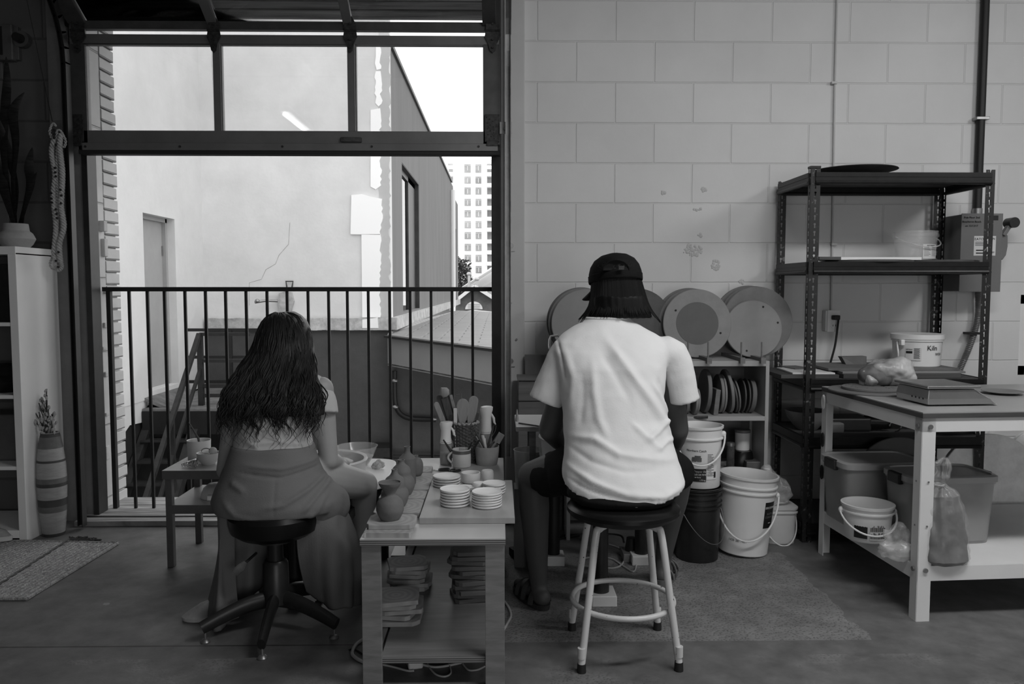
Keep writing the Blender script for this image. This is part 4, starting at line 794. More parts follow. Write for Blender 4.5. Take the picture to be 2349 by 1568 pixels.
# ================================================================= low plywood work table
WZ = .485
WT = thing('plywood_work_table', 'low plywood work table between the two potters', 'table', (-.2, 3.05, 0)); X0, X1, Y0, Y1 = -.437, .02, 2.46, 3.66
flatbox(X0, X1, Y0+.001, Y1, WZ-.003, WZ).obj('tabletop', 'ply_top', parent=WT, smooth=False)
flatbox(X0, X1, Y0, Y1, WZ-.021, WZ-.003).obj('ply_edge', 'ply_edge', parent=WT, smooth=False)
for x in (X0+.003, X1-.064):
    for y in (Y0+.008, Y1-.03): flatbox(x, x+.061, y, y+.02, 0, WZ-.021).obj('leg', 'ply_leg', parent=WT, smooth=False, bevel=.001)
zs = P(990, 1502, Y0+.03).z
flatbox(X0+.06, X1-.06, Y0+.02, Y1, zs-.003, zs).obj('lower_shelf', 'ply_shelf', parent=WT, smooth=False); flatbox(X0+.06, X1-.06, Y0+.018, Y1, zs-.021, zs-.003).obj('shelf_edge', 'ply_edge', parent=WT, smooth=False)
flatbox(X0+.02, X0+.05, Y0+.03, Y1-.02, zs-.025, zs-.003).obj('rail', 'ply_leg', parent=WT, smooth=False); flatbox(X1-.05, X1-.02, Y0+.03, Y1-.02, zs-.025, zs-.003).obj('rail', 'ply_leg', parent=WT, smooth=False)
def clipped(cx, cy, z0, z1, w, d, cl=.012, rz=0, rough=.003):
    pts = []; hx, hy = w/2, d/2
    for x, y in ((-hx+cl, -hy), (hx-cl, -hy), (hx-cl*.5, -hy+cl*.4), (hx, -hy+cl), (hx, hy-cl), (hx-cl, hy), (-hx+cl, hy), (-hx, hy-cl), (-hx, -hy+cl), (-hx+cl*.5, -hy+cl*.4)):
        x += random.uniform(-rough, rough); y += random.uniform(-rough, rough); pts.append(Vector((cx+x*cos(rz)-y*sin(rz), cy+x*sin(rz)+y*cos(rz), z0)))
    return MB().prism(pts, (0, 0, z1-z0))
random.seed(2)
Gb = 'plaster bats along the left side of the plywood table'
def tbat(u0, u1, v0, v1, z, t, lbl, clip=.012, m='bat_rings', g=Gb):
    a = F(u0, v1, z+t); c = F(u1, v1, z+t); d = F((u0+u1)/2, v0, z+t); cx, cy = (a.x+c.x)/2, (a.y+d.y)/2
    o = clipped(cx, cy, z, z+t, c.x-a.x, d.y-a.y, clip).obj('plaster_bat', m, smooth=False, bevel=.002); return tag(o, lbl, 'bat', g)
tbat(834, 943, 1208, 1222, WZ, .016, 'lower plaster bat at the front left corner of the plywood table', .004)
tbat(837, 950, 1178, 1203, WZ+.016, .016, 'upper plaster bat carrying the flared neck vase', .014)
tbat(853, 962, 1144, 1176, WZ, .018, 'plaster bat under the front gourd vase', .012); tbat(868, 973, 1124, 1142, WZ, .018, 'plaster bat under the second gourd vase', .012)
tbat(880, 982, 1084, 1122, WZ, .018, 'plaster bat under the tall cylinder bottle', .014); tbat(905, 990, 1068, 1082, WZ, .018, 'plaster bat under the hindmost grey pot', .012)
Gv = 'unfired clay vases in a row on bats'
def vase(u, v, z, prof, lbl, m='clay_grey', name='clay_vase'):
    q = F(u, v, z); s = q.y/1830*1.0; o = thing(name, lbl, 'vase', (q.x, q.y, z), Gv)
    top = max(range(len(prof)), key=lambda i: prof[i][1]); P_ = [(r*s, z+h*s*1.03) for r, h in prof]; inn = [(max(.002, r-.0035), h) for r, h in reversed(P_[top-3:top])]
    MB().lathe(P_[:top+1]+[(P_[top][0]-.0035, P_[top][1])]+inn+[(.001, inn[-1][1]-.01)], (q.x, q.y, 0), 56).obj('body', m, parent=o); rr, zz = P_[top]; return o
def smoothp(pts, n=6):
    c = bez([(r, h, 0) for r, h in pts], n); return [(max(.3, p.x), p.y) for p in c]
vase(895, 1190, WZ+.032, smoothp([(21, 0), (25, 5), (31, 18), (32, 28), (29, 41), (21, 50), (14, 55), (13, 60), (17, 68), (24, 78), (27, 85)]), 'grey clay vase with wide flared mouth at the front of the plywood table')
vase(906, 1160, WZ+.018, smoothp([(22, 0), (27, 6), (32, 22), (31, 34), (26, 42), (24.5, 46), (24, 55), (20, 64), (12, 70), (8.5, 74), (7, 80), (7.5, 84)]), 'grey clay gourd vase with narrow neck directly behind the flared vase')
vase(921, 1133, WZ+.018, smoothp([(22, 0), (26, 6), (31, 20), (30, 32), (24, 42), (22.5, 46), (22, 54), (18, 62), (11, 68), (8.5, 71), (7.5, 75), (8.5, 79)]), 'grey clay gourd vase third from the front between gourd vase and bottle')
vase(935, 1108, WZ+.018, [(19.3, 0), (19.6, 2), (19.6, 30), (19.8, 55), (19.5, 58), (15, 63), (9, 68), (7, 71), (6.5, 76), (6.8, 82), (7.6, 84)], 'tall grey clay cylinder bottle with short neck', name='clay_bottle')
vase(954, 1090, WZ+.018, smoothp([(10, 0), (13, 2), (16, 8), (17, 20), (16, 30), (12, 38), (6, 41), (5.5, 43), (6, 46)]), 'squat grey clay pot half hidden behind the cylinder bottle', name='clay_pot')
# tray and plates
TZ = .507; a = F(961, 1187, TZ); c = F(1181, 1187, TZ); d = F(1005, 1101, TZ)
tag(flatbox(a.x, c.x, a.y, d.y, WZ, TZ).obj('ware_board', 'tray_top', smooth=False, bevel=.002), 'grey ware board carrying stacks of small white plates', 'board')
def plate_m(x, y, z, r):
    return MB().lathe([(r*.60, z), (r*.62, z+.0005), (r*.90, z+.001), (r*.985, z+.0045), (r, z+.0085), (r*.985, z+.0105), (r*.95, z+.009), (r*.90, z+.006), (r*.52, z+.0055), (r*.49, z+.0045), (r*.05, z+.0045)], (x, y, 0), 48)
pl0 = None
ordw = ['bottom', 'second', 'third', 'fourth', 'fifth', 'top']
def stack(u, v, rpx, n, where, step=.0098, jit=.002):
    global pl0
    q = F(u, v, TZ); r = rpx*q.y/1830; random.seed(u)
    for k in range(n):
        w_ = ordw[k] if k < n-1 else 'top'; L_ = '%s small white plate of the %s stack' % (w_, where)
        if pl0 is None: pl0 = plate_m(q.x, q.y, TZ, r).obj('small_plate', 'glaze_white', angle=60); o = pl0; pl0['r'] = r; del pl0['r']; stack.r = r; tag(o, L_, 'plate')
        else: o = pl0.copy(); COL.objects.link(o)
        o.location = (q.x+random.uniform(-jit, jit), q.y+random.uniform(-jit, jit), TZ+k*step); f = r/stack.r; o.scale = (f, f, 1); tag(o, L_, 'plate', 'small white plates on the ware board')
stack(1043, 1157, 35, 6, 'front left'); stack(1117, 1160, 35.5, 6, 'front right', .0088); stack(1025, 1113, 32, 4, 'back left'); stack(1133, 1130, 27, 4, 'back right')
def cup(u, v, z, rpx, hpx, lbl, flip=False, m='glaze_white'):
    q = F(u, v, z); s = q.y/1830; r, h = rpx*s, hpx*s
    pr = [(r*.8, 0), (r*.93, .004), (r, h*.4), (r, h), (r*.93, h), (r*.9, h*.3), (r*.1, .006)]
    if flip: pr = [(r*a_/r, h-b_) for a_, b_ in [(r*.8, 0), (r*.93, .004), (r, h*.4), (r*1.02, h), (r*.94, h)]][::-1]; pr = [(r*.92, 0.0)]+pr+[(.001, h)]
    return tag(MB().lathe([(a_, z+b_) for a_, b_ in pr], (q.x, q.y, 0), 40).obj('small_cup', m), lbl, 'cup', 'small white cups on the ware board')
cup(1080, 1106, TZ, 22, 24, 'open white cup behind the plate stacks on the ware board'); cup(1118, 1097, TZ, 15, 20, 'white cup turned upside down at the back right of the ware board', True)
cup(1099, 1124, TZ, 16, 19, 'white cup turned upside down between the front and back plate stacks', True)
q = F(1066, 1126, TZ); b = MB().loft([(q.x, q.y, TZ, .022, .02), (q.x, q.y, TZ+.012, .036, .03), (q.x, q.y, TZ+.018, .038, .032), (q.x, q.y, TZ+.016, .03, .026)], 28); o = b.obj('small_dish', 'glaze_white'); tag(o, 'small white oval dish with tab handle behind the front left plate stack', 'dish'); MB().box(q.x-.05, q.x-.03, q.y-.006, q.y+.006, TZ+.012, TZ+.018).obj('handle', 'glaze_white', parent=o, bevel=.002)
# scissors
def scissors(u, v, du, lbl, ang):
    q = F(u, v, WZ); o = thing('scissors', lbl, 'scissors', (q.x, q.y, WZ))
    for sgn in (-1, 1):
        R = Matrix.Rotation(ang+sgn*.22, 3, 'Z'); lo = [Vector((.02+.024*(1-cos(t*pi/9)), .011*sin(t*pi/9)*1.0, .005)) for t in range(18)]
        MB().tube([q+R@p for p in lo], .003, 6, closed=True).obj('handle', 'black_plastic', parent=o); MB().prism([q+R@Vector(p) for p in ((.02, -.004, .003), (.02, .004, .003), (-.06, .002, .003), (-.065, 0, .003))], (0, 0, .002)).obj('blade', 'steel', parent=o, smooth=False)
    return o
scissors(996, 1080, 0, 'black handled scissors lying behind the ware board near the bats', radians(10)); scissors(1030, 1086, 0, 'black handled scissors lying nearest to the coffee mug', radians(60))
# mug with pens
q = F(1059, 1070, WZ); s = q.y/1830; r = 21.5*s; h = 42*s; mg = thing('coffee_mug', 'white mug with a dark band holding pens and small tools', 'mug', (q.x, q.y, WZ))
MB().lathe([(r*.86, WZ), (r*.97, WZ+.004), (r, WZ+.012), (r, WZ+h), (r*.93, WZ+h), (r*.92, WZ+.02), (.002, WZ+.008)], (q.x, q.y, 0), 40).obj('body', 'off_white', parent=mg)
MB().lathe([(r, WZ+h*.77), (r*1.006, WZ+h*.77), (r*1.006, WZ+h*.96), (r, WZ+h*.96)], (q.x, q.y, 0), 40, closed=False).obj('glaze_band', 'metal_grey', parent=mg); lab([o for o in mg.children if o.name.startswith('glaze_band')][0], 'dark glazed band')
MB().tube([Vector((q.x-r*.96-(1-cos(t*2*pi/14))*.0, q.y-.004, 0))+Vector((-.02*sin(t*pi/14), 0, WZ+h*(.85-.65*t/14))) for t in range(15)], .0045, 8).obj('handle', 'off_white', parent=mg)
def stick(a, c, r, m, n, lbl, cat='tool', name='clay_tool', g='tools standing in the pots on the plywood table', rr=None):
    return tag(MB().tube([a, a.lerp(c, .5), c], rr or r, 8).obj(name, m), lbl, cat, g)
mz = WZ+.012
stick(Vector((q.x-.01, q.y, mz)), P(1017, 1008, q.y), [.003, .006, .003], 'black_plastic', 0, 'black pen leaning left in the banded mug', name='pen', cat='pen')
stick(Vector((q.x+.01, q.y, mz)), P(1100, 1008, q.y), [.003, .006, .004], 'black_plastic', 0, 'black pen leaning right in the banded mug', name='pen', cat='pen')
stick(Vector((q.x+.005, q.y+.008, mz)), P(1082, 1014, q.y+.02), [.003, .005, .003], 'black_plastic', 0, 'dark modelling tool upright in the banded mug')
tag(MB().beam(Vector((q.x-.005, q.y-.005, mz)), P(1060, 1026, q.y), .026, .004, (0, 1, 0)).obj('scraper', 'clay_light', bevel=.002), 'flat pale scraper standing in the banded mug', 'tool')
# planter with tools
q = F(1117, 1064, WZ); s = q.y/1830; pt2 = thing('grey_planter_pot', 'plain grey tapered pot holding brushes and trimming tools', 'pot', (q.x, q.y, WZ)); h = 43*s
MB().lathe([(23*s, WZ), (24*s, WZ+.003), (26*s, WZ+h*.3), (28*s, WZ+h*.8), (28.6*s, WZ+h), (26.5*s, WZ+h), (25*s, WZ+h*.3), (.002, WZ+.006)], (q.x, q.y, 0), 40).obj('body', 'clay_light', parent=pt2)
b0 = lambda dx, dy=0: Vector((q.x+dx, q.y+dy, WZ+.012))
stick(b0(.01), P(1107, 998, q.y), [.006, .007, .007], 'off_white', 0, 'thick white handled tool in the grey pot'); stick(b0(-.015), P(1131, 978, q.y), [.003, .004, .003], 'wood_dark', 0, 'thin dark brush upright in the grey pot', name='brush', cat='brush')
stick(b0(-.03), P(1146, 990, q.y), [.003, .004, .002], 'steel', 0, 'needle tool leaning right in the grey pot'); o = stick(b0(-.02), P(1142, 1008, q.y), [.004, .006, .006], 'wood_tool', 0, 'broad flat brush leaning right in the grey pot', name='broad_brush', cat='brush'); MB().beam(P(1139, 1015, q.y), P(1151, 994, q.y), .03, .01, (0, 1, 0)).obj('bristles', 'wood_tool', parent=o, bevel=.002)
stick(b0(.02), P(1086, 980, q.y), [.002, .004, .003], 'wood_dark', 0, 'dark thin tool leaning left in the grey pot'); 
o = stick(b0(.015), P(1092, 1000, q.y), [.002, .003, .003], 'wood_tool', 0, 'bent wire loop tool leaning left in the grey pot'); MB().tube([P(1093, 1004, q.y), P(1081, 985, q.y), P(1079, 974, q.y), P(1083, 968, q.y)], .0018, 5).obj('wire', 'chrome', parent=o)
o = stick(b0(-.005, .01), P(1126, 1000, q.y+.02), [.003, .004, .002], 'wood_dark', 0, 'wire loop trimming tool at the back of the grey pot'); MB().tube([P(1128, 1000, q.y+.02), P(1131, 985, q.y+.02), P(1133, 974, q.y+.02), P(1138, 976, q.y+.02), P(1136, 988, q.y+.02), P(1129, 1000, q.y+.02)], .0013, 5).obj('wire', 'steel', parent=o)
stick(b0(.0), P(1112, 1005, q.y), [.003, .004, .004], 'white_plastic', 0, 'short white spatula in the grey pot')
# wicker basket
q = F(1069, 1060, WZ); q.y = 3.585; q.x = P(1068, 1000, q.y).x; s = q.y/1830; bk = thing('wicker_basket', 'dark woven wicker basket full of wooden paddles and ribs', 'basket', (q.x, q.y, WZ)); rb = 29*s; hb = P(1068, 968, q.y).z-WZ
b = MB(); n = 26; rowsn = 24
for j in range(rowsn):
    z = WZ+.005+hb*.94*j/(rowsn-1); rr = rb*(.86+.14*j/rowsn); b.tube([Vector((q.x+(rr+.0035*(1 if (k+j) % 2 else -1))*cos(2*pi*k/n), q.y+(rr+.0035*(1 if (k+j) % 2 else -1))*sin(2*pi*k/n), z)) for k in range(n)], .0042, 5, closed=True)
b.obj('weave', 'wicker', parent=bk); b = MB()
for k in range(n): b.tube([Vector((q.x+rb*.86*cos(2*pi*k/n), q.y+rb*.86*sin(2*pi*k/n), WZ)), Vector((q.x+rb*cos(2*pi*k/n), q.y+rb*sin(2*pi*k/n), WZ+hb))], .0026, 5)
b.obj('stakes', 'wicker', parent=bk); b = MB(); b.tube([Vector((q.x+(rb+.003*sin(k*1.9))*cos(2*pi*k/60), q.y+(rb+.003*sin(k*1.9))*sin(2*pi*k/60), WZ+hb+.003*cos(k*1.9))) for k in range(60)], .0055, 6, closed=True); b.obj('rim', 'wicker_light', parent=bk); MB().cyl((q.x, q.y, WZ), (q.x, q.y, WZ+.006), rb*.85, n=20).obj('base', 'wicker', parent=bk)
def paddle(u0, u1, v1, wpx, m, lbl, head=.5, dy=0, t=.006, rnd=True, name='wooden_paddle'):
    a = Vector((P(u0, 1000, q.y+dy).x, q.y+dy, WZ+.02)); c = P(u1, v1, q.y+dy); d = (c-a); L_ = d.length; d.normalize(); r = d.cross(Vector((0, 1, 0))).normalized(); w = wpx*s/2; pts = []
    for k in range(9): t_ = k/8; pts.append((a+d*L_*(1-head) + d*(L_*head-w)*t_*1.0, w*(.45+.55*min(1, t_*1.6))))
    poly = [a-r*w*.4]+[p-r*x for p, x in pts]+([c-d*w+(-r*cos(g)+d*sin(g))*w for g in (pi*k/8 for k in range(1, 8))] if rnd else [c-r*w, c+r*w])+[p+r*x for p, x in reversed(pts)]+[a+r*w*.4]
    return tag(MB().prism(poly, (0, t, 0)).obj(name, m, smooth=False, bevel=.0015), lbl, 'tool', 'wooden tools in the wicker basket')
paddle(1050, 999, 922, 12, 'wood_tool', 'narrow wooden paddle leaning furthest left in the wicker basket', .7, -.02); paddle(1055, 1006, 906, 14, 'wood_dark', 'rounded dark wooden tool leaning left behind the furthest left paddle', .6, .01)
paddle(1060, 1019, 912, 16, 'wood_dark', 'dark flat wooden paddle under the carved mallet head', .8, .0, rnd=False); paddle(1067, 1033, 906, 9, 'wood_tool', 'pale thin wooden stick leaning left in the wicker basket', .5, .02, rnd=False)
paddle(1062, 1027, 905, 7, 'black_plastic', 'thin black stick leaning left in the wicker basket', .5, .012, rnd=False)
paddle(1058, 1062, 914, 27, 'wood_tool', 'broad round ended wooden spatula standing in the wicker basket', .42, -.025); paddle(1066, 1088, 908, 22, 'wood_tool', 'long rounded wooden spatula leaning right in the wicker basket', .5, -.01)
paddle(1046, 1044, 936, 8, 'off_white', 'narrow white tool standing at the front of the wicker basket', .6, -.035, rnd=False); paddle(1075, 1097, 946, 6, 'wood_dark', 'short dark handle leaning right in the wicker basket', .6, .02)
paddle(1076, 1084, 942, 8, 'wood_dark', 'short brown handle standing at the right of the wicker basket', .6, .03); paddle(1062, 1049, 928, 8, 'steel', 'slim metal palette knife in the wicker basket', .6, .0, .002)
c = P(1020, 898, q.y); b = MB().loft([(c.x, c.y, c.z-.022, .012, .01), (c.x, c.y, c.z-.012, .022, .014), (c.x, c.y, c.z+.008, .021, .014), (c.x-.003, c.y, c.z+.018, .014, .01)], 14, 3); tag(b.obj('carved_mallet', 'wood_tool'), 'carved wooden block head topping the leftmost tools in the wicker basket', 'tool', 'wooden tools in the wicker basket')
b = MB().tube([P(1057, 975, q.y), P(1060, 925, q.y), P(1059, 902, q.y), P(1043, 908, q.y)], .002, 5); tag(b.obj('bent_rod', 'chrome'), 'thin bent metal rod sticking up from the wicker basket', 'tool', 'wooden tools in the wicker basket')
# spray bottles
def spray(u, vb, Y, htop, lbl, k=1):
    x = P(u, vb, Y).x; o = thing('spray_bottle', lbl, 'bottle', (x, Y, WZ)); h = htop-WZ; r = .0275*k
    MB().lathe([(r*.9, WZ), (r, WZ+.004), (r, WZ+h*.4), (r*.93, WZ+h*.52), (r*.93, WZ+h*.53), (.002, WZ+h*.53)], (x, Y, 0), 32).obj('reservoir', 'bottle_clear', parent=o)
    MB().lathe([(r*.8, WZ+.003), (r*.93, WZ+.008), (r*.93, WZ+h*.28), (.002, WZ+h*.28)], (x, Y, 0), 24).obj('liquid', 'clay_light', parent=o)
    b = MB().loft([(x, Y, WZ+h*.50, r*.95, r*.95), (x, Y, WZ+h*.62, r*.84, r*.84), (x+.001, Y, WZ+h*.78, r*.80, r*.80), (x+.001, Y, WZ+h*.88, r*.95, r*.88), (x+.002, Y, WZ+h*.94, r*1.05, r*.9), (x+.004, Y, WZ+h*.985, r*1.0, r*.85), (x+.006, Y, WZ+h, r*.7, r*.6)], 32); b.obj('head', 'white_plastic', parent=o)
    MB().tube([(x+r*.9, Y-.005, WZ+h*.86), (x+r*1.25, Y-.006, WZ+h*.78), (x+r*1.35, Y-.006, WZ+h*.70), (x+r*1.6, Y-.006, WZ+h*.66)], [.004, .006, .005, .002], 8).obj('trigger', 'white_plastic', parent=o)
spray(1023, 1066, 3.53, P(1023, 966, 3.53).z, 'misting spray bottle left of the wicker basket'); spray(1115, 1050, 3.62, P(1114, 931, 3.62).z, 'taller misting spray bottle at the back right behind the grey pot', 1.02)
# bats stacked on the lower shelf
random.seed(12)
def bstack(u0, u1, Y, n, wh, m, z0, w, step=.022, seedo=0):
    x = (P(u0, 1400, Y).x+P(u1, 1400, Y).x)/2
    for k in range(n):
        rz = random.uniform(-.25, .25); o = clipped(x+random.uniform(-.012, .012), Y+random.uniform(-.012, .012), z0+k*step, z0+k*step+.016, w, w*.95, .022, rz, .006).obj('plaster_bat', m if k < n-1 else m, smooth=False, bevel=.002)
        od = ['lowest', 'second', 'third', 'fourth', 'fifth', 'sixth', 'seventh', 'eighth', 'ninth', 'tenth', 'eleventh'][k] if k < n-1 else 'topmost'
        tag(o, '%s square plaster bat of the %s' % (od, wh), 'bat', 'bats stacked on the shelf under the plywood table')
bstack(860, 965, Y0+.32, 5, 'front left stack under the plywood table', 'bat_rings', zs, .16, .0185); bstack(890, 990, Y0+.62, 6, 'far left stack under the plywood table', 'bat_rings', zs, .15, .018)
bstack(1045, 1125, Y0+.52, 11, 'right hand stack under the plywood table', 'bat_mid', zs, .155, .0175)
# adapters and cables on the floor under it
q = F(950, 1530); b = MB().box(q.x-.03, q.x+.02, q.y-.02, q.y+.07, 0, .03, .3); tag(b.obj('power_adapter', 'white_plastic_b', bevel=.006), 'white power adapter on the floor under the plywood table', 'adapter', None)
q = F(1072, 1513); tag(MB().box(q.x-.03, q.x+.03, q.y-.02, q.y+.05, 0, .028, -.1).obj('power_adapter', 'white_plastic_b', bevel=.006), 'second white adapter near the right leg under the plywood table', 'adapter', None)
def cable(pts, r, m, lbl, z=None): return tag(MB().tube(bez([F(u, v)+Vector((0, 0, r*1.05)) for u, v in pts], 8), r, 7).obj('cable', m), lbl, 'cable')
cable([(878, 1526), (905, 1532), (935, 1540), (950, 1540)], .0035, 'cable_white', 'pale cable running into the white power adapter'); cable([(925, 1516), (960, 1524), (1000, 1532), (1050, 1524), (1075, 1516)], .004, 'cable_white', 'pale cable between the two adapters under the plywood table')
cable([(978, 1515), (985, 1532), (1000, 1548), (1020, 1553), (1034, 1545), (1030, 1525), (1022, 1516)], .003, 'cable_white', 'pale cable looping in front of the adapters'); cable([(1062, 1525), (1075, 1538), (1095, 1538), (1112, 1530)], .003, 'cable_white', 'short pale cable at the right leg of the plywood table')
cable([(848, 1462), (820, 1478), (808, 1500), (816, 1512), (835, 1522), (850, 1520)], .006, 'cable_white', 'thick pale cable curling out left of the plywood table'); cable([(800, 1492), (812, 1490), (830, 1500), (850, 1512)], .003, 'cable_black', 'thin black cable left of the plywood table')
cable([(1158, 1382), (1168, 1398), (1172, 1415), (1164, 1432), (1156, 1446)], .005, 'cable_white', 'pale cable bowing out right of the plywood table')
# things behind / under
q0 = F(893, 1297, .0); tag(flatbox(P(893, 1290, 3.62).x, P(1100, 1290, 3.62).x, 3.675, 4.05, .0, .02).obj('floor_plywood', 'ply_top', smooth=False, bevel=.001), 'small plywood sheet on the floor behind the work table', 'board')
bb = flatbox(P(935, 1300, 3.8).x, P(1116, 1300, 3.8).x, 3.80, 4.05, .021, .40).obj('dark_bin', 'black_plastic', smooth=False, bevel=.006); tag(bb, 'dark flat sided bin standing behind the plywood work table', 'bin')
# ================================================================= BAT CABINET behind the man
CY0, CY1 = 3.95, 4.30; cx1 = P(1764, 900, CY0).x; cx0 = .34
cz = lambda v: P(1600, v, CY0).z
zt = cz(828); zm = cz(955); zb0 = cz(1084)
cb_ = thing('bat_cabinet', 'white open cabinet holding round throwing bats behind the seated man', 'cabinet', ((cx0+cx1)/2, 4.12, 0)); tkn = .018
flatbox(cx1-tkn, cx1, CY0, CY1, 0, zt).obj('side_panel', 'melamine', parent=cb_, smooth=False, bevel=.001); flatbox(cx0, cx0+tkn, CY0, CY1, 0, zt).obj('side_panel', 'melamine', parent=cb_, smooth=False, bevel=.001)
for n_, z, tk in (('top_panel', zt, .026), ('shelf', zm, .022), ('bottom_panel', zb0, .02)): flatbox(cx0+tkn, cx1-tkn, CY0, CY1, z-tk, z).obj(n_, 'melamine', parent=cb_, smooth=False, bevel=.001)
flatbox(cx0, cx1, CY1, CY1+.006, 0, zt).obj('back_panel', 'old_board', parent=cb_, smooth=False); xm = P(1719, 1000, CY0+.2).x; flatbox(xm, xm+.016, CY0+.2, CY1, zb0, zm-.022).obj('divider', 'melamine', parent=cb_, smooth=False)
# round bats leaning on the top
mat('bat_ring', .22, .6, var=.1, scale=12); mat('bat_core', .11, .7, var=.08, scale=12)
def disc(c, r, th, m, name, tilt=.10, holes=(), inner=None, rz=0, n=64, edge=.003):
    # disc standing on edge, leaning back; c = centre of front face
    R = Matrix.Rotation(rz, 3, 'Z')@Matrix.Rotation(pi/2-tilt, 3, 'X'); b = MB(); b.lathe([(r-edge, 0), (r, edge), (r, th-edge), (r-edge, th)], c, n, R@Matrix.Scale(1, 3)); 
    o = b.obj(name, m, loc=c, angle=30)
    if inner: q = MB().lathe([(inner, -.0), (inner, th+.0012), (.001, th+.0012)], c, 48, R); k = q.obj('worn_centre', 'bat_core', parent=o); lab(k, 'darker round worn centre')
    for (a, rr) in holes: p = Vector(c)+R@Vector((cos(a)*rr, sin(a)*rr, th)); d = R@Vector((0, 0, 1)); k = MB().cyl(p-d*.002, p+d*.0014, .0055, n=10).obj('pin_hole', 'chip', parent=o)
    return o
Gr = 'round throwing bats leaning along the top of the cabinet'
def bat(u, v, rpx, Y, m, lbl, **k):
    q = P(u, v, Y); r = rpx*Y/1830; q.z = zt+r*cos(.12)+.004
    return tag(disc(q, r, .014, m, 'throwing_bat', tilt=.12, **k), lbl, 'bat', Gr)
bat(1736, 743, 81, 4.17, 'bat_grey', 'large grey bat at the right end, behind the smaller pale one'); bat(1728, 743, 81, 4.20, 'bat_mid', 'large bat second from the back at the right end of the cabinet'); bat(1716, 743, 81, 4.23, 'bat_mid', 'rearmost large bat at the right end of the cabinet')
bat(1727, 758, 66, 4.12, 'bat_pale', 'smaller pale bat with pin holes at the right end of the cabinet', holes=((.25, .13), (1.15, .125), (-1.9, .12)))
bat(1598, 748, 79, 4.12, 'bat_ring', 'large bat with darker round centre next to the man shoulder', inner=.110, holes=((-.4, .13), (2.6, .13))); bat(1588, 748, 79, 4.16, 'bat_mid', 'large plain bat just behind the one with the darker centre'); bat(1580, 748, 79, 4.19, 'bat_mid', 'rearmost large bat behind the one with the darker centre')
bat(1462, 750, 79, 4.16, 'bat_dark', 'dark bat mostly hidden behind the man hair'); bat(1343, 745, 79, 4.12, 'bat_pale', 'large pale bat left of the man head', holes=((.9, .13),)); bat(1337, 745, 80, 4.15, 'bat_grey', 'grey rimmed bat directly behind the pale one left of the man head'); bat(1333, 745, 80, 4.18, 'bat_mid', 'rearmost bat left of the man head')
q = P(1300, 790, 4.0); b = MB(); b.tube([P(1266+6*cos(t*pi/6)+(14 if cos(t*pi/6) > 0 else 0), 790-24*sin(t*pi/6)*.9, 3.98) for t in range(12)], .006, 6, closed=True); tag(b.obj('wire_hoop', 'chrome'), 'bent metal hoop standing against the bats left of the man', 'hoop')
# little dowel rack along the cabinet top
dk = thing('dowel_rack', 'wooden dowel rack holding the round bats upright on the cabinet', 'rack', (.9, 3.98, zt))
for u in (1578, 1624, 1700, 1747):
    x = P(u, 829, CY0).x; MB().box(x-.011, x+.011, CY0-.015, CY1-.03, zt, zt+.018).obj('runner', 'old_board', parent=dk, smooth=False); MB().cyl((x, CY0+.0, zt+.018), (x, CY0+.0, zt+.095), .0042, n=10).obj('dowel', 'old_board', parent=dk); MB().box(x-.012, x+.012, CY0-.03, CY0-.012, zt-.01, zt+.02).obj('peg_block', 'old_board', parent=dk, smooth=False)
# bats standing on edge on the shelf
Ge = 'bats standing on edge on the cabinet shelf'
def edge_bat(u, hpx, th, m, lbl, lean=0, Y=None, name='standing_bat'):
    Y = Y or 4.08; x = P(u, 930, Y-.1).x; r = hpx/2*Y/1830*.97; R = Matrix.Rotation(lean, 3, 'Y')@Matrix.Rotation(pi/2, 3, 'Y'); b = MB().lathe([(r-.002, -th/2), (r, -th/2+.002), (r, th/2-.002), (r-.002, th/2)], (0, 0, 0), 56, R)
    zlow = min(p.z for p in b.v); c = Vector((x, Y, zm-zlow)); b.v = [p+c for p in b.v]; return tag(b.obj(name, m, loc=c), lbl, 'bat', Ge)
edge_bat(1585, 50, .016, 'bat_grey', 'short bat at the far left of the cabinet shelf', Y=4.05); edge_bat(1604, 62, .012, 'bat_pale', 'small pale disc on edge left of the tall dark bat', .06, Y=4.02); edge_bat(1609, 62, .010, 'bat_pale', 'small pale disc leaning against its twin', .06, Y=4.03)
edge_bat(1628, 104, .020, 'bat_mid', 'tall dark faced bat on edge near the left of the shelf', .04); tag(MB().box(P(1644, 930, 4.0).x-.012, P(1644, 930, 4.0).x+.012, 3.99, 4.2, zm, zm+.13, R=Matrix.Rotation(.1, 3, 'Y')).obj('square_board', 'old_board', smooth=False, bevel=.002), 'small square wooden board standing between the bats', 'board')
edge_bat(1660, 92, .016, 'bat_grey', 'thick grey bat right of the square wooden board', .0); edge_bat(1667, 92, .010, 'bat_pale', 'thin pale bat right of the thick grey bat'); edge_bat(1680, 104, .016, 'bat_grey', 'tallest bat leaning left in the middle of the shelf', -.12)
edge_bat(1692, 84, .010, 'bat_dark', 'dark leaning bat right of the tallest bat', -.16); edge_bat(1699, 82, .009, 'bat_mid', 'thin grey bat leaning beside the dark leaning bat', -.12); edge_bat(1713, 82, .008, 'bat_dark', 'thin dark disc with a pale rim in the right half of the shelf'); edge_bat(1723, 82, .008, 'bat_dark', 'second thin dark disc in the right half of the shelf', .02); edge_bat(1734, 80, .022, 'bat_mid', 'thick disc at the right end of the shelf', .06)
b = MB().tube([P(1575, 957, 3.97), P(1624, 956, 3.93)], [.008, .007], 8); tag(b.obj('turned_handle', 'wood_dark'), 'dark wooden handle lying on the edge of the cabinet shelf', 'tool')
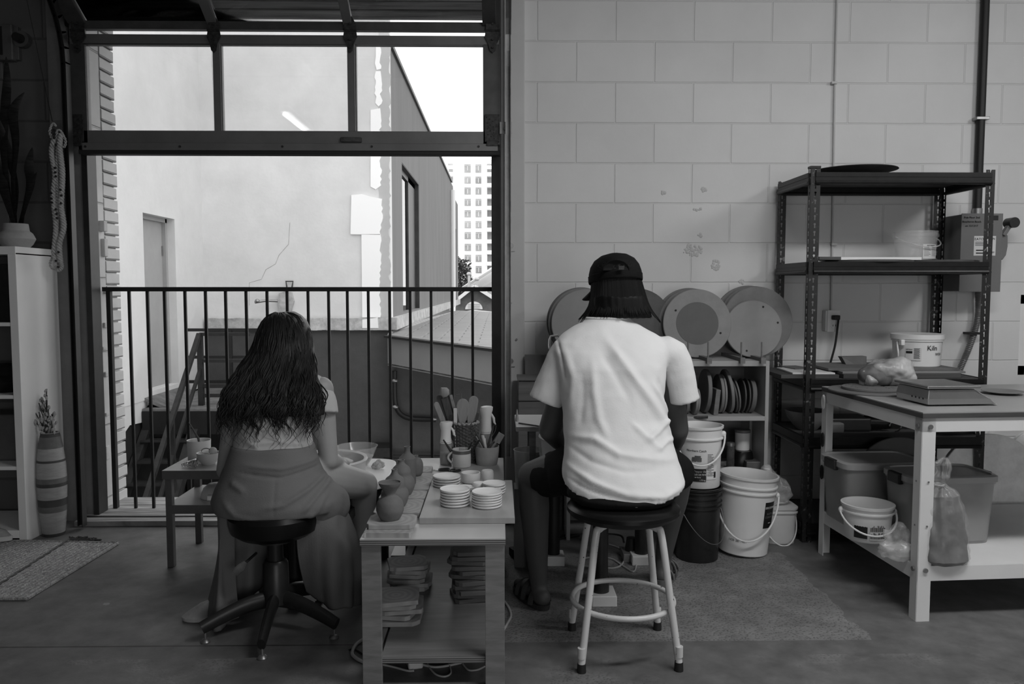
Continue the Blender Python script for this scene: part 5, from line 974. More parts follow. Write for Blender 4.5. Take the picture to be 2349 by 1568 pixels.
# jars below
def jar(u, v0, Y, rpx, hpx, m, lbl, lid=None, cat='jar', name='jar'):
    q = Vector((P(u, v0, Y).x, Y, zb0)); s = Y/1830; o = thing(name, lbl, cat, q); MB().lathe([(rpx*s*.95, zb0), (rpx*s, zb0+.004), (rpx*s, zb0+hpx*s*.9), (rpx*s*.9, zb0+hpx*s), (.002, zb0+hpx*s)], (q.x, q.y, 0), 28).obj('body', m, parent=o)
    if lid: MB().lathe([(rpx*s*1.02, zb0+hpx*s*.98), (rpx*s*1.02, zb0+hpx*s*1.12), (.002, zb0+hpx*s*1.12)], (q.x, q.y, 0), 28).obj('lid', lid, parent=o)
jar(1675, 1078, 4.03, 9, 56, 'rust', 'tall speckled jar of grit beside the labelled bucket', 'galv')
q = Vector((P(1700, 1070, 4.1).x, 4.1, zb0)); b = MB().loft([(q.x, q.y, zb0, .05, .06), (q.x, q.y, zb0+.02, .06, .06), (q.x+.005, q.y, zb0+.07, .05, .055), (q.x+.01, q.y, zb0+.085, .04, .05)], 20, 3); tag(b.obj('dark_bundle', 'black_vinyl'), 'dark cloth bundle on the cabinet floor under the white tub', 'bundle')
q2 = Vector((P(1703, 1020, 4.12).x, 4.12, zb0+.085)); t_ = thing('white_tub', 'white lidded tub on the dark bundle inside the cabinet', 'tub', q2); MB().lathe([(.036, q2.z), (.038, q2.z+.09), (.002, q2.z+.09)], (q2.x, q2.y, 0), 28).obj('body', 'white_plastic_b', parent=t_); MB().lathe([(.04, q2.z+.0901), (.04, q2.z+.105), (.002, q2.z+.105)], (q2.x, q2.y, 0), 28).obj('lid', 'box_grey', parent=t_)
q = Vector((P(1726, 1070, 4.03).x, 4.03, zb0)); tag(MB().box(q.x-.04, q.x+.035, q.y-.03, q.y+.05, zb0, zb0+.045).obj('tape_roll_box', 'metal_grey', smooth=False, bevel=.004), 'small dark box beside the jar on the cabinet floor', 'box')
# ================================================================= things left of the man
bx_ = thing('wooden_crate', 'tall worn plywood crate against the wall left of the man', 'crate', (.19, 4.2, 0)); xa, xb2 = P(1189, 900, 4.12).x, P(1292, 900, 4.12).x; zc = P(1200, 872, 4.12).z
flatbox(xa, xb2, 4.12, 4.30, 0, zc).obj('body', 'old_board', parent=bx_, smooth=False, bevel=.003); flatbox(xa-.004, xb2+.004, 4.11, 4.31, zc, zc+.012).obj('lid', 'old_board', parent=bx_, smooth=False, bevel=.001); flatbox(xa-.002, xb2, 4.117, 4.12, zc-.11, zc-.106).obj('seam', 'chip', parent=bx_, smooth=False)
tag(flatbox(P(1205, 840, 4.24).x, P(1300, 840, 4.24).x, 4.315, 4.345, 0, P(1240, 814, 4.3).z).obj('leaning_board', 'clay_grey', smooth=False, bevel=.002), 'grey board standing against the block wall behind the plywood crate', 'board')
# small side table with a pencil
sx0 = .063; sT = thing('small_side_table', 'small white side table by the man left arm', 'table', (.2, 3.65, 0)); sz = P(1180, 985, 3.40).z
sz = .665; a = F(1186, 978, sz); c = F(1178, 952, sz); sx0 = .075; sy0, sy1 = a.y, c.y+.02
flatbox(sx0, sx0+.42, sy0, sy1, sz-.022, sz).obj('tabletop', 'white_paint', parent=sT, smooth=False, bevel=.002)
flatbox(sx0, sx0+.42, sy0-.002, sy0-.0005, sz-.020, sz-.002).obj('edge_band', 'old_board', parent=sT, smooth=False)
for x in (sx0+.06, sx0+.36):
    for y in (sy0+.03, sy1-.06): flatbox(x, x+.028, y, y+.03, 0, sz-.022).obj('leg', 'old_board', parent=sT, smooth=False)
p0 = F(1190, 970, sz+.005); p1 = F(1236, 977, sz+.005); tag(MB().tube([p0, p1], .0035, 6).obj('pencil', 'wood_dark'), 'pencil lying on the small white side table', 'pencil')
p0 = F(1186, 966, sz); tag(MB().lathe([(.007, 0), (.008, .01), (.002, .055)], p0, 12).obj('trimming_point', 'clay_light'), 'small pointed cone standing on the corner of the small side table', 'tool')
q = Vector((P(1214, 1045, 3.62).x, 3.62, 0)); o = thing('white_pail', 'open white pail on a stand under the small white side table', 'pail', (q.x, q.y, 0)); z1 = P(1214, 1030, 3.62).z
MB().lathe([(.062, z1-.17), (.07, z1-.004), (.073, z1), (.069, z1), (.060, z1-.15), (.002, z1-.16)], (q.x-.0, q.y, 0), 32).obj('body', 'white_plastic_b', parent=o); MB().box(q.x-.07, q.x+.07, q.y-.06, q.y+.06, 0, z1-.17).obj('stand', 'box_grey', parent=o, smooth=False)
# ================================================================= BUCKETS
def bucket(name, lbl, c, r0, r1, h, m, ridges=(.80, .86, .93), hm='white_plastic_b', z0=0, tilt=None, sq=False, handle=None, open_=True, rz=0, lidm=None, wr=None):
    o = thing(name, lbl, 'bucket', (c[0], c[1], z0)); pr = [(r0*.97, 0), (r0, .004)]; rr = lambda t: r0+(r1-r0)*t
    for t in ridges: pr += [(rr(t)*.995, h*t-.004), (rr(t)+.007, h*t-.003), (rr(t)+.007, h*t+.003), (rr(t), h*t+.005)]
    pr += [(r1, h-.012), (r1+.006, h-.010), (r1+.007, h), (r1-.001, h+.001)]
    if open_: pr += [(r1-.004, h-.02), (r0-.006, .01), (.002, .008)]
    else: pr += [(.002, h)]
    R = Matrix.Rotation(tilt[0], 3, tilt[1]) if tilt else Matrix.Identity(3)
    b = MB(); 
    if sq: b.loft([(0, 0, z, r, r) for r, z in pr], 48, 4.5); b.v = [R@p+Vector((c[0], c[1], z0)) for p in b.v]
    else: b.lathe(pr, (c[0], c[1], z0), 56, R)
    if tilt: mz = min(p.z for p in b.v); b.v = [p-Vector((0, 0, mz-z0)) for p in b.v]
    else: mz = z0
    b.obj('body', m, parent=o)
    def tr(p): return R@Vector(p)+Vector((c[0], c[1], z0-(mz-z0)))
    if handle:
        a, drop, rad, hmat, ht = handle; q = []
        for k in range(25):
            t = pi*k/24; d = Vector((cos(a)*cos(t), sin(a)*cos(t), 0))*(r1+.012)+Vector((-sin(a), cos(a), 0))*(-sin(t))*(r1+.02)*1.0; q.append(tr((d.x, d.y, h*ht-drop*sin(t))))
        b = MB().tube(q, rad, 8)
        b.obj('handle', hmat, parent=o)
        for sg in (1, -1): MB().ell(tr((cos(a)*sg*(r1+.006), sin(a)*sg*(r1+.006), h*ht)), .012, .012, .014, 10, 8).obj('handle_lug', m, parent=o)
    return o, tr
q = F(1616, 1300); bc = Vector((q.x, q.y+.14, 0)); s = 3.6/1830
ob, _ = bucket('black_bucket', 'tall black bucket on the floor with a labelled white bucket standing on it', (bc.x, bc.y), .097, .107, .345, 'black_plastic', (.74, .80, .88, .95), handle=(.5, .18, .0018, 'metal_grey', .80))
zB = .348
ob, tr = bucket('labelled_white_bucket', 'white bucket with a printed food label standing on the black bucket', (bc.x+.005, bc.y), .094, .102, .285, 'white_plastic', (.80,), z0=zB, handle=(radians(-12), .13, .0042, 'white_plastic', .86))
cc = (bc.x+.005, bc.y)
def on(z): return zB+z
A0 = -pi/2-.55
patch_cyl(cc, .0965, A0-.25, A0+.62, on(.035), on(.095)).obj('label', 'label_black', parent=ob); patch_cyl(cc, .0970, A0+.64, A0+1.2, on(.045), on(.185)).obj('label', 'white_plastic_b', parent=ob)
for k in range(16): patch_cyl(cc, 0.0984, A0+.68, A0+.68+random.choice((.28, .33, .2)), on(.16-.0065*k), on(.1625-.0065*k), .0004, 4).obj('small_print', 'ink_grey', parent=ob)
curved_text('Northern Catch', 'lettering', ob, cc, 0.0990, A0+.15, on(.178), .014, 'ink')
curved_text('Hot Pepper Rings', 'lettering', ob, cc, 0.0984, A0+.28, on(.083), .014, 'label_white'); curved_text('RONDELLES DE PIMENTS', 'lettering', ob, cc, 0.0984, A0+.25, on(.068), .010, 'label_white'); curved_text('tres forts', 'lettering', ob, cc, 0.0984, A0+.2, on(.056), .009, 'label_white'); curved_text('1.75 kg', 'lettering', ob, cc, 0.0984, A0+.45, on(.043), .009, 'label_white')
for k in range(9): patch_cyl(cc, 0.0980, A0+1.02+.014*k, A0+1.028+.014*k, on(.052), on(.08), .0004, 2).obj('barcode', 'ink', parent=ob)
b = MB(); 
for a, z, w in ((A0+.12, .14, .16), (A0+.22, .147, .14), (A0+.05, .137, .10), (A0+.3, .138, .10)): b2 = patch_cyl(cc, 0.0988, a-w, a+w, on(z-.009), on(z+.009), .0006, 6); i = len(b.v); b.v += b2.v; b.f += [tuple(k+i for k in f) for f in b2.f]
b.obj('pepper_picture', 'metal_grey', parent=ob, smooth=False, bevel=.0)
# leaning white bucket
q = F(1720, 1282); wc_ = Vector((q.x+.0, q.y+.115, 0))
ob, tr = bucket('open_white_bucket', 'open white bucket with a black label leaning slightly to the right', (wc_.x+.0, wc_.y), .115, .132, .375, 'white_plastic', (.80, .87), handle=(radians(-15), .20, .0045, 'white_plastic', .76), tilt=(radians(4), 'Y'))
def pt(a, z, k=.0012): r = .114+(.130-.114)*z/.375+k; return tr((r*cos(a), r*sin(a), z))
def cpatch(n, m, a0, a1, z0, z1, par, k=.0015): b = MB(); b.grid(lambda s_, t_: pt(a0+(a1-a0)*s_, z0+(z1-z0)*t_, k), 10, 2); return b.obj(n, m, parent=par, smooth=False)
cpatch('label', 'label_black', -pi/2+.42, -pi/2+1.02, .14, .265, ob)
def ctext(s_, a, z, size, m, par):
    cu = bpy.data.curves.new('lettering', 'FONT'); cu.body = s_; cu.size = size; cu.align_x = 'CENTER'; cu.align_y = 'CENTER'; cu.extrude = .0002; o_ = bpy.data.objects.new('t', cu); COL.objects.link(o_); dg = bpy.context.evaluated_depsgraph_get(); dg.update(); me = bpy.data.meshes.new_from_object(o_.evaluated_get(dg)); bpy.data.objects.remove(o_)
    rl = root_loc(par)
    for v in me.vertices: v.co = pt(a+v.co.x/.125, z+v.co.y, .0022+v.co.z)-rl
    me.materials.clear(); me.materials.append(MT[m]); o_ = bpy.data.objects.new('lettering', me); COL.objects.link(o_); o_.parent = par
ctext('BRICKMAN', -pi/2+.74, .238, .015, 'label_white', ob); ctext('RUSTIC', -pi/2+.74, .208, .014, 'box_grey', ob); ctext('CONCRETE', -pi/2+.74, .193, .013, 'box_grey', ob); ctext('1420 3811401', -pi/2-.55, .072, .016, 'ink_grey', ob)
cpatch('logo_bar', 'label_white', -pi/2+.68, -pi/2+.84, .163, .167, ob, .0025)
# small square pail with a plastic bag on it
q = F(1797, 1250); pc_ = (q.x, q.y+.085)
ob, tr = bucket('small_white_pail', 'small square white pail with lid between the open bucket and the rack', pc_, .070, .076, .185, 'white_plastic_b', (.86,), sq=True, open_=False, handle=(radians(0), .13, .0035, 'white_plastic', .70))
def crumple(o, amp, fr, seed=0):
    def f(p, n): return p+n*(amp*noise.noise(p*fr+Vector((seed, 0, 0)))+amp*.5*noise.noise(p*fr*2.3+Vector((0, seed, 0))))
    return warp(o, f)
def bag(name, lbl, secs, m, amp, fr, seed=1, n=64, inner=None):
    o = thing(name, lbl, 'bag', (secs[0][0], secs[0][1], secs[0][2])); S = []
    for a, c in zip(secs, secs[1:]):
        for k in range(6): S.append(tuple(a[i]+(c[i]-a[i])*k/6 for i in range(5)))
    S.append(secs[-1]); b = MB().loft(S, n, 2.3); k = b.obj('film', m, parent=o); crumple(k, amp, fr, seed); return o
x, y = pc_; bag('plastic_bag', 'crumpled clear plastic bag sitting on the small square pail', [(x-.01, y, .187, .05, .05), (x-.01, y, .20, .068, .06), (x-.02, y, .27, .065, .055), (x-.035, y, .33, .05, .04), (x-.06, y, .365, .022, .02), (x-.07, y, .375, .004, .004)], 'film', .03, 14, 3)
# ================================================================= BLACK STEEL RACK
RX0, RX1, RY0, RY1 = 1.517, 2.42, 3.895, 4.355; RT = 1.846; pw = .046
rk = thing('steel_rack', 'tall black boltless steel shelving rack against the block wall', 'rack', ((RX0+RX1)/2, 4.12, 0))
def post(x, y, sx, sy, zt_):
    b = MB(); b.uv = []
    def face(p0, p1):
        i = len(b.v); L_ = (Vector(p1)-Vector(p0)).length
        for z in (0, zt_):
            for p, u_ in ((p0, -L_/2), (p1, L_/2)): b.v.append(Vector((p[0], p[1], z))); b.uv.append((u_, z))
        b.f.append((i, i+1, i+3, i+2))
    face((x, y), (x+sx*pw, y)); face((x, y), (x, y+sy*.036)); return b.obj('post', M_slot, parent=rk, smooth=False)
post(RX0, RY0, 1, 1, RT+.006); post(RX1, RY0, -1, 1, RT); post(RX0, RY1, 1, -1, RT); post(RX1, RY1, -1, -1, RT)
MB().box(RX0-.004, RX0+pw, RY0-.004, RY0+.036, RT+.006, RT+.016).obj('post_cap', 'black_plastic', parent=rk, smooth=False)
rz_ = lambda v: P(2050, v, RY0).z
RS = [('shelf', RT-.012), ('shelf', 1.404), ('shelf', P(2000, 872, RY0).z), ('shelf', P(2000, 1003, RY0).z), ('shelf', .10)]
RS = [RT-.012, P(2050, 599, RY0).z, P(1860, 868, RY0).z, P(2050, 1000, RY0).z, .10]
mat('rack_black', .010, .38, var=.4, scale=25, spec=.4)
for z in RS:
    flatbox(RX0+.01, RX1-.01, RY0+.01, RY1-.01, z-.018, z-.004).obj('shelf_board', 'bat_dark' if z == RS[0] else 'bench_edge', parent=rk, smooth=False)
    for (a, c) in (((RX0+.02, RY0-.006), (RX1-.02, RY0-.006)), ((RX0+.02, RY1+.002), (RX1-.02, RY1+.002)), ((RX0-.004, RY0+.02), (RX0-.004, RY1-.02)), ((RX1+.004, RY0+.02), (RX1+.004, RY1-.02))):
        b = MB().beam((a[0], a[1], z-.014), (c[0], c[1], z-.014), .010, .022); b.beam((a[0], a[1], z-.034), (c[0], c[1], z-.034), .005, .02); b.tube([(a[0], a[1], z-.052), (c[0], c[1], z-.052)], .010, 8); b.obj('shelf_beam', 'rack_black', parent=rk, smooth=True, angle=40)
# on the rack
def hdisc(name, lbl, x, y, z, r, th, m, cat='disc', g=None, prof=None, n=64):
    return tag(MB().lathe(prof or [(r-.002, z), (r, z+.002), (r, z+th-.002), (r-.002, z+th), (.002, z+th)], (x, y, 0), n).obj(name, m, loc=(x, y, z)), lbl, cat, g)
q = P(1958, 388, 4.1); s = 4.1/1830; r = 92*s; hdisc('shallow_dish', 'wide dark shallow dish lying on top of the black rack', q.x, 4.09, RT-.004, r, 0, 'bat_dark', 'dish', None, [(r*.45, RT-.003), (r*.5, RT-.003), (r*.8, RT+.012), (r, RT+.022), (r*.99, RT+.025), (r*.7, RT+.021), (.002, RT+.015)])
z = RS[1]-.003; G2 = 'boards and discs on the second rack shelf'
hdisc('board_disc', 'large dark round board at the bottom of the pile on the second rack shelf', P(1990, 595, 4.08).x, 4.09, z, .22, .012, 'bat_dark', 'board', G2); hdisc('board_disc', 'dark round board at the right end of the second rack shelf', P(2150, 595, 4.08).x, 4.10, z, .2, .012, 'bat_dark', 'board', G2)
a = P(1925, 585, 4.0).x; c = P(2110, 585, 4.0).x; tag(flatbox(a, c, 3.98, 4.25, z+.0125, z+.0265).obj('pale_board', 'glaze_white', smooth=False, bevel=.002), 'long pale flat board lying on the dark discs of the second rack shelf', 'board', G2)
tag(MB().box(P(1870, 590, 4.0).x, P(1922, 590, 4.0).x, 3.97, 4.1, z+.013, z+.028, .1).obj('slate_offcut', 'bat_dark', smooth=False), 'dark flat offcut at the left end of the second rack shelf', 'board', G2)
def lidpail(name, lbl, c, r0, r1, h, z0, m, lidm=None, hang=None):
    o = thing(name, lbl, 'bucket', (c[0], c[1], z0)); b = MB().lathe([(r0*.97, z0), (r0, z0+.004), (r1, z0+h-.03), (r1+.006, z0+h-.03), (r1+.006, z0+h-.015), (r1+.002, z0+h-.012), (r1+.003, z0+h), (r1-.001, z0+h), (r0-.003, z0+.008), (.002, z0+.006)], (c[0], c[1], 0), 56); b.obj('body', m, parent=o)
    if lidm: MB().lathe([(r1+.004, z0+h-.022), (r1+.010, z0+h-.02), (r1+.010, z0+h+.004), (r1+.004, z0+h+.006), (r1-.01, z0+h+.002), (.002, z0+h+.002)], (c[0], c[1], 0), 56).obj('lid', lidm, parent=o)
    if hang:
        a, drop, hm = hang; q = []
        for k in range(21): t = pi*k/20; q.append(Vector((c[0]+cos(a)*cos(t)*(r1+.012)+sin(a)*sin(t)*(r1+.015), c[1]+sin(a)*cos(t)*(r1+.012)-cos(a)*sin(t)*(r1+.015), z0+h-.03-drop*sin(t))))
        MB().tube(q, .0035, 8).obj('handle', hm, parent=o)
    return o
c = (P(2120, 550, 4.16).x-.03, 4.19); z0 = z+.013; o = lidpail('clear_pail', 'clear plastic pail with white label on the second rack shelf', c, .095, .105, .155, z0, 'bucket_clear', None, (radians(10), .055, 'film'))
patch_cyl(c, .1005, -pi/2-.12, -pi/2+.78, z0+.01, z0+.085).obj('label', 'label_white', parent=o); curved_text('PETTINICE', 'lettering', o, c, .1016, -pi/2+.33, z0+.076, .011, 'ink')
for k in range(7): patch_cyl(c, .1014, -pi/2-.06, -pi/2+.2+.05*(k % 3), z0+.066-.007*k, z0+.068-.007*k, .0003, 4).obj('small_print', 'ink_grey', parent=o); patch_cyl(c, .1014, -pi/2+.38, -pi/2+.68-.04*(k % 2), z0+.066-.007*k, z0+.068-.007*k, .0003, 4).obj('small_print', 'ink_grey', parent=o)
# third shelf
z = RS[2]-.003; G3 = 'boards stacked on the third rack shelf'
def rb(u0, u1, Ya, Yb, z_, t, m, lbl, rz=0, g=G3): a = P(u0, 860, Ya).x; c_ = P(u1, 860, Ya).x; return tag(MB().box(a, c_, Ya, Yb, z_, z_+t, rz).obj('flat_board', m, smooth=False, bevel=.001), lbl, 'board', g)
rb(1792, 1925, 3.93, 4.30, z, .018, 'bench_edge', 'dark thick board at the left of the third rack shelf'); rb(1822, 1918, 3.95, 4.22, z+.0185, .008, 'white_paint', 'white sheet board on the dark thick board of the third rack shelf', -.05); rb(1815, 1860, 4.12, 4.28, z+.027, .004, 'bat_mid', 'thin grey sheet at the back left of the third rack shelf', .2)
rb(1935, 2205, 3.93, 4.30, z, .020, 'bench_edge', 'dark patterned board under the kiln pail', 0); rb(1930, 2215, 3.96, 4.32, z+.0205, .010, 'bat_pale', 'long pale board with rounded corners under the kiln pail', .02); rb(1900, 2200, 4.0, 4.33, z+.031, .012, 'bat_mid', 'topmost grey board directly under the kiln pail', 0)
q = P(1965, 830, 4.2); b = MB().prism([P(1931, 818, 4.22), P(1988, 817, 4.22), P(1988, 850, 4.22), P(1950, 852, 4.2)], (0, .05, .0)); k = b.obj('tilted_tile', 'bat_mid', smooth=False); tag(k, 'grey tile propped at an angle behind the wrapped clay', 'tile')
zk = z+.0435; c = (P(2108, 800, 4.13).x, 4.15); o = lidpail('kiln_pail', 'low white pail with lid and the word Kiln on the third rack shelf', c, .112, .120, .162, zk, 'white_plastic', 'white_plastic', None)
MB().tube(bez([(c[0]-.122, c[1]-.03, zk+.125), (c[0]-.135, c[1]-.06, zk+.11), (c[0]-.14, c[1]-.08, zk+.075), (c[0]-.135, c[1]-.07, zk+.045)], 6), .004, 8).obj('handle', 'white_plastic', parent=o); MB().box(c[0]-.125, c[0]-.105, c[1]-.08, c[1]-.05, zk+.11, zk+.14).obj('handle_lug', 'white_plastic', parent=o, bevel=.004)
patch_cyl(c, .1180, -pi/2-.95, -pi/2-.30, zk+.035, zk+.10).obj('label', 'label_white', parent=o); patch_cyl(c, .1192, -pi/2-.92, -pi/2-.66, zk+.070, zk+.082, .0004).obj('print_block', 'label_black', parent=o); curved_text('ARTISAN', 'lettering', o, c, .1192, -pi/2-.79, zk+.09, .008, 'ink')
for k in range(11): patch_cyl(c, .1192, -pi/2-.60, -pi/2-.36-.03*(k % 2), zk+.094-.005*k, zk+.0965-.005*k, .0004, 3).obj('small_print', 'ink', parent=o)
curved_text('Kiln', 'lettering', o, c, .1195, -pi/2+.15, zk+.098, .036, 'ink'); curved_text('wax', 'lettering', o, c, .1185, -pi/2+.50, zk+.07, .028, 'box_grey')
# fourth shelf
z = RS[3]-.003; q = P(1860, 980, 4.1); s = 4.1/1830; o = thing('clay_bowl', 'pale wide bowl at the left of the fourth rack shelf', 'bowl', (P(1838, 990, 4.1).x, 4.12, z)); x = P(1850, 990, 4.12).x
MB().lathe([(22*s, z), (24*s, z+.003), (44*s, z+27*s), (50*s, z+45*s), (48*s, z+45*s), (40*s, z+25*s), (.002, z+8*s)], (x, 4.12, 0), 40).obj('body', 'bat_grey', parent=o); o.location.x = o.location.x
x = P(1945, 985, 4.05).x; o = thing('power_drill_case', 'dark motor and tool case on the fourth rack shelf', 'tool', (x, 4.1, z)); MB().box(x-.09, x+.12, 4.04, 4.2, z, z+.07).obj('case', 'black_plastic', parent=o, smooth=False, bevel=.01); MB().box(x-.11, x-.04, 4.0, 4.08, z, z+.05).obj('switch_box', 'clay_grey', parent=o, smooth=False, bevel=.006); MB().cyl((x+.1, 4.08, z+.04), (x+.22, 4.06, z+.04), .038, .03).obj('motor', 'black_vinyl', parent=o)
tag(MB().tube([Vector((P(2058, 985, 4.0).x+.03*cos(t*pi/8), 4.02, z+.032+.03*sin(t*pi/8))) for t in range(-4, 9)], .004, 6).obj('steel_hook', 'chrome'), 'shiny curved steel hook at the right of the dark motor on the rack', 'hook')
tag(MB().box(P(2145, 985, 4.0).x, P(2235, 985, 4.0).x, 3.98, 4.2, z, z+.014, -.08).obj('sketchbook', 'bat_dark', smooth=False, bevel=.002), 'dark closed sketchbook at the right of the fourth rack shelf', 'book'); tag(MB().box(P(2150, 985, 4.0).x, P(2215, 985, 4.0).x, 3.96, 4.16, z+.0145, z+.020, .12).obj('notebook', 'bat_pale', smooth=False), 'pale notebook lying on the dark sketchbook', 'book')
z = RS[4]; b = MB(); q = P(1815, 1190, 4.2)
hdisc('round_board', 'round dark board standing behind the storage totes', 0, 0, 0, .17, .012, 'bat_dark'); 
o = [k for k in COL.objects if k.name.startswith('round_board')][-1]; c = P(2058, 1085, 3.80); bpy.data.objects.remove(o)
o = disc(Vector((c.x, 3.80, P(2058, 1001, 3.8).z-.22)), .22, .012, 'bat_dark', 'round_board', tilt=.0); tag(o, 'large round dark board standing behind the storage totes', 'board')
# ================================================================= WALL SERVICES
cx = P(2250, 300, 4.37).x
o = tag(MB().tube([(cx, 4.375, 3.7), (cx, 4.375, P(2250, 486, 4.37).z)], .022, 14).obj('conduit', 'conduit_black'), 'thick black conduit running down the block wall to the switch box', 'conduit')
for v in (272,): z = P(2250, v, 4.37).z; MB().box(cx-.035, cx+.035, 4.35, 4.40, z-.008, z+.008).obj('strap', 'galv', parent=o, smooth=False, bevel=.002)
MB().cyl((cx, 4.375, P(2250, 492, 4.37).z), (cx, 4.375, P(2250, 478, 4.37).z), .026, n=14).obj('coupling', 'galv', parent=o)
bY0 = 4.22; sb = thing('safety_switch_box', 'grey electrical safety switch box with side lever on the block wall', 'switch box', (P(2240, 560, bY0).x, 4.3, P(2240, 668, bY0).z)); xa, xb2 = P(2204, 580, bY0).x, P(2297, 580, bY0).x; za, zb2 = P(2240, 668, bY0).z, P(2240, 491, bY0).z
flatbox(xa, xb2, bY0+.004, 4.398, za, zb2).obj('body', 'box_grey', parent=sb, smooth=False, bevel=.004); flatbox(xa-.002, xb2+.002, bY0, bY0+.004, za-.002, zb2+.004).obj('door', 'box_grey', parent=sb, smooth=False, bevel=.001)
lx0, lx1 = P(2234, 560, bY0).x, P(2284, 560, bY0).x; lz0, lz1_ = P(2250, 586, bY0).z, P(2250, 541, bY0).z
flatbox(lx0, lx1, bY0-.001, bY0, lz0, lz1_).obj('label', 'label_white', parent=sb, smooth=False)
flatbox(P(2272, 500, bY0).x, P(2290, 500, bY0).x, bY0-.001, bY0, P(2280, 505, bY0).z, P(2280, 494, bY0).z).obj('label', 'label_black', parent=sb, smooth=False)
xm = (lx0+lx1)/2; text('EATON', 'lettering', sb, (lx0+.034, bY0-.0015, lz1_-.017), .019, 'ink'); text('ON', 'lettering', sb, (lx1-.018, bY0-.0015, lz1_-.015), .016, 'ink'); text('OFF', 'lettering', sb, (lx1-.018, bY0-.0015, lz0+.016), .014, 'ink')
b = MB()
for k in range(4): z = lz1_-.032-.006*k; b.box(lx0+.006, lx0+.06, bY0-.0014, bY0-.001, z-.0012, z+.0012)
b.box(lx0+.012, lx0+.06, bY0-.0014, bY0-.001, lz0+.025, lz0+.031).box(lx0+.012, lx0+.06, bY0-.0014, bY0-.001, lz0+.010, lz0+.016).obj('small_print', 'ink', parent=sb, smooth=False)
for k, s_ in enumerate(('Pole Floor 2nd', 'Boucheron Bench', 'on 12/12/17')): text(s_, 'handwriting', sb, (xa+.052, bY0-.0015, zb2-.018-.022*k), .014, 'ink')
lv = MB().prism([P(2297, 545, 4.28), P(2303, 528, 4.28), P(2312, 540, 4.28), P(2312, 565, 4.28), P(2308, 585, 4.28), P(2300, 596, 4.28), P(2297, 594, 4.28)], (0, .02, 0)); lv.beam(P(2300, 540, 4.28), P(2318, 512, 4.28), .02, .03, (0, 1, 0)); l_ = lv.obj('lever', 'box_grey', parent=sb, smooth=False, bevel=.003); q = P(2320, 511, 4.28); MB().cyl((q.x, 4.25, q.z), (q.x, 4.31, q.z), .028, n=20).obj('knob', 'black_plastic', parent=l_)
pts = bez([P(u, v, 4.36) for u, v in ((2244, 668), (2244, 720), (2236, 760), (2222, 800), (2205, 840), (2192, 870))], 10); b = MB(); cum = 0; rs = []
dn = []
for a, c in zip(pts, pts[1:]):
    k = max(1, int((c-a).length/.0035))
    for j in range(k): dn.append(a.lerp(c, j/k))
b.tube(dn, [.017 if (i//1) % 2 else .0145 for i in range(len(dn))], 10); fc = tag(b.obj('flexible_conduit', 'alu'), 'ribbed metal flexible conduit curving down from the switch box', 'conduit'); q = P(2237, 764, 4.36); MB().box(q.x-.045, q.x+.03, 4.335, 4.40, q.z-.006, q.z+.006).obj('strap', 'conduit_black', parent=fc, smooth=False)
x = P(1913, 300, 4.385).x; zz = P(1913, 712, 4.385).z
b = MB(); b.tube([(x, 4.388, 3.7), (x, 4.388, P(1913, 200, 4.38).z), (P(1911, 560, 4.38).x, 4.388, P(1911, 560, 4.38).z), (P(1908, 715, 4.38).x, 4.388, zz)], .0055, 8); o = tag(b.obj('wall_cable', 'column_paint'), 'thin painted cable running down the block wall to the outlet', 'cable')
for v in (190, 560): q = P(1913, v, 4.385); MB().box(q.x-.015, q.x+.015, 4.375, 4.40, q.z-.006, q.z+.006).obj('clip', 'column_paint', parent=o, smooth=False)
xo0, xo1 = P(1899, 735, 4.34).x, P(1928, 735, 4.34).x; zo0, zo1 = P(1910, 760, 4.34).z, P(1910, 712, 4.34).z; ol = thing('wall_outlet', 'white surface mounted outlet box on the block wall behind the rack', 'outlet', ((xo0+xo1)/2, 4.36, zo0))
flatbox(xo0-.008, xo1-.004, 4.352, 4.399, zo0, zo1).obj('box', 'white_paint', parent=ol, smooth=False, bevel=.004); fp = flatbox(xo0, xo1, 4.346, 4.352, zo0-.002, zo1+.002).obj('face_plate', 'white_plastic', parent=ol, smooth=False, bevel=.002)
xm = (xo0+xo1)/2; MB().cyl((xm+.003, 4.346, zo0+.03), (xm+.003, 4.343, zo0+.03), .017, n=20).obj('socket', 'white_plastic', parent=fp); MB().box(xm-.006, xm-.004, 4.341, 4.344, zo0+.028, zo0+.038).box(xm+.008, xm+.010, 4.341, 4.344, zo0+.028, zo0+.038).obj('slots', 'ink', parent=fp, smooth=False)
pg = thing('power_plug', 'black plug in the outlet with its cord hanging to the rack shelf', 'plug', (xm+.005, 4.33, zo1-.045)); MB().box(xm-.014, xm+.022, 4.31, 4.345, zo1-.05, zo1-.025).obj('plug_body', 'black_rubber', parent=pg, bevel=.004); MB().tube(bez([Vector((xm+.018, 4.325, zo1-.04)), P(1922, 745, 4.32), P(1916, 790, 4.32), P(1905, 832, 4.32), P(1896, 868, 4.32)], 6), .006, 7).obj('cord', 'black_rubber', parent=pg)
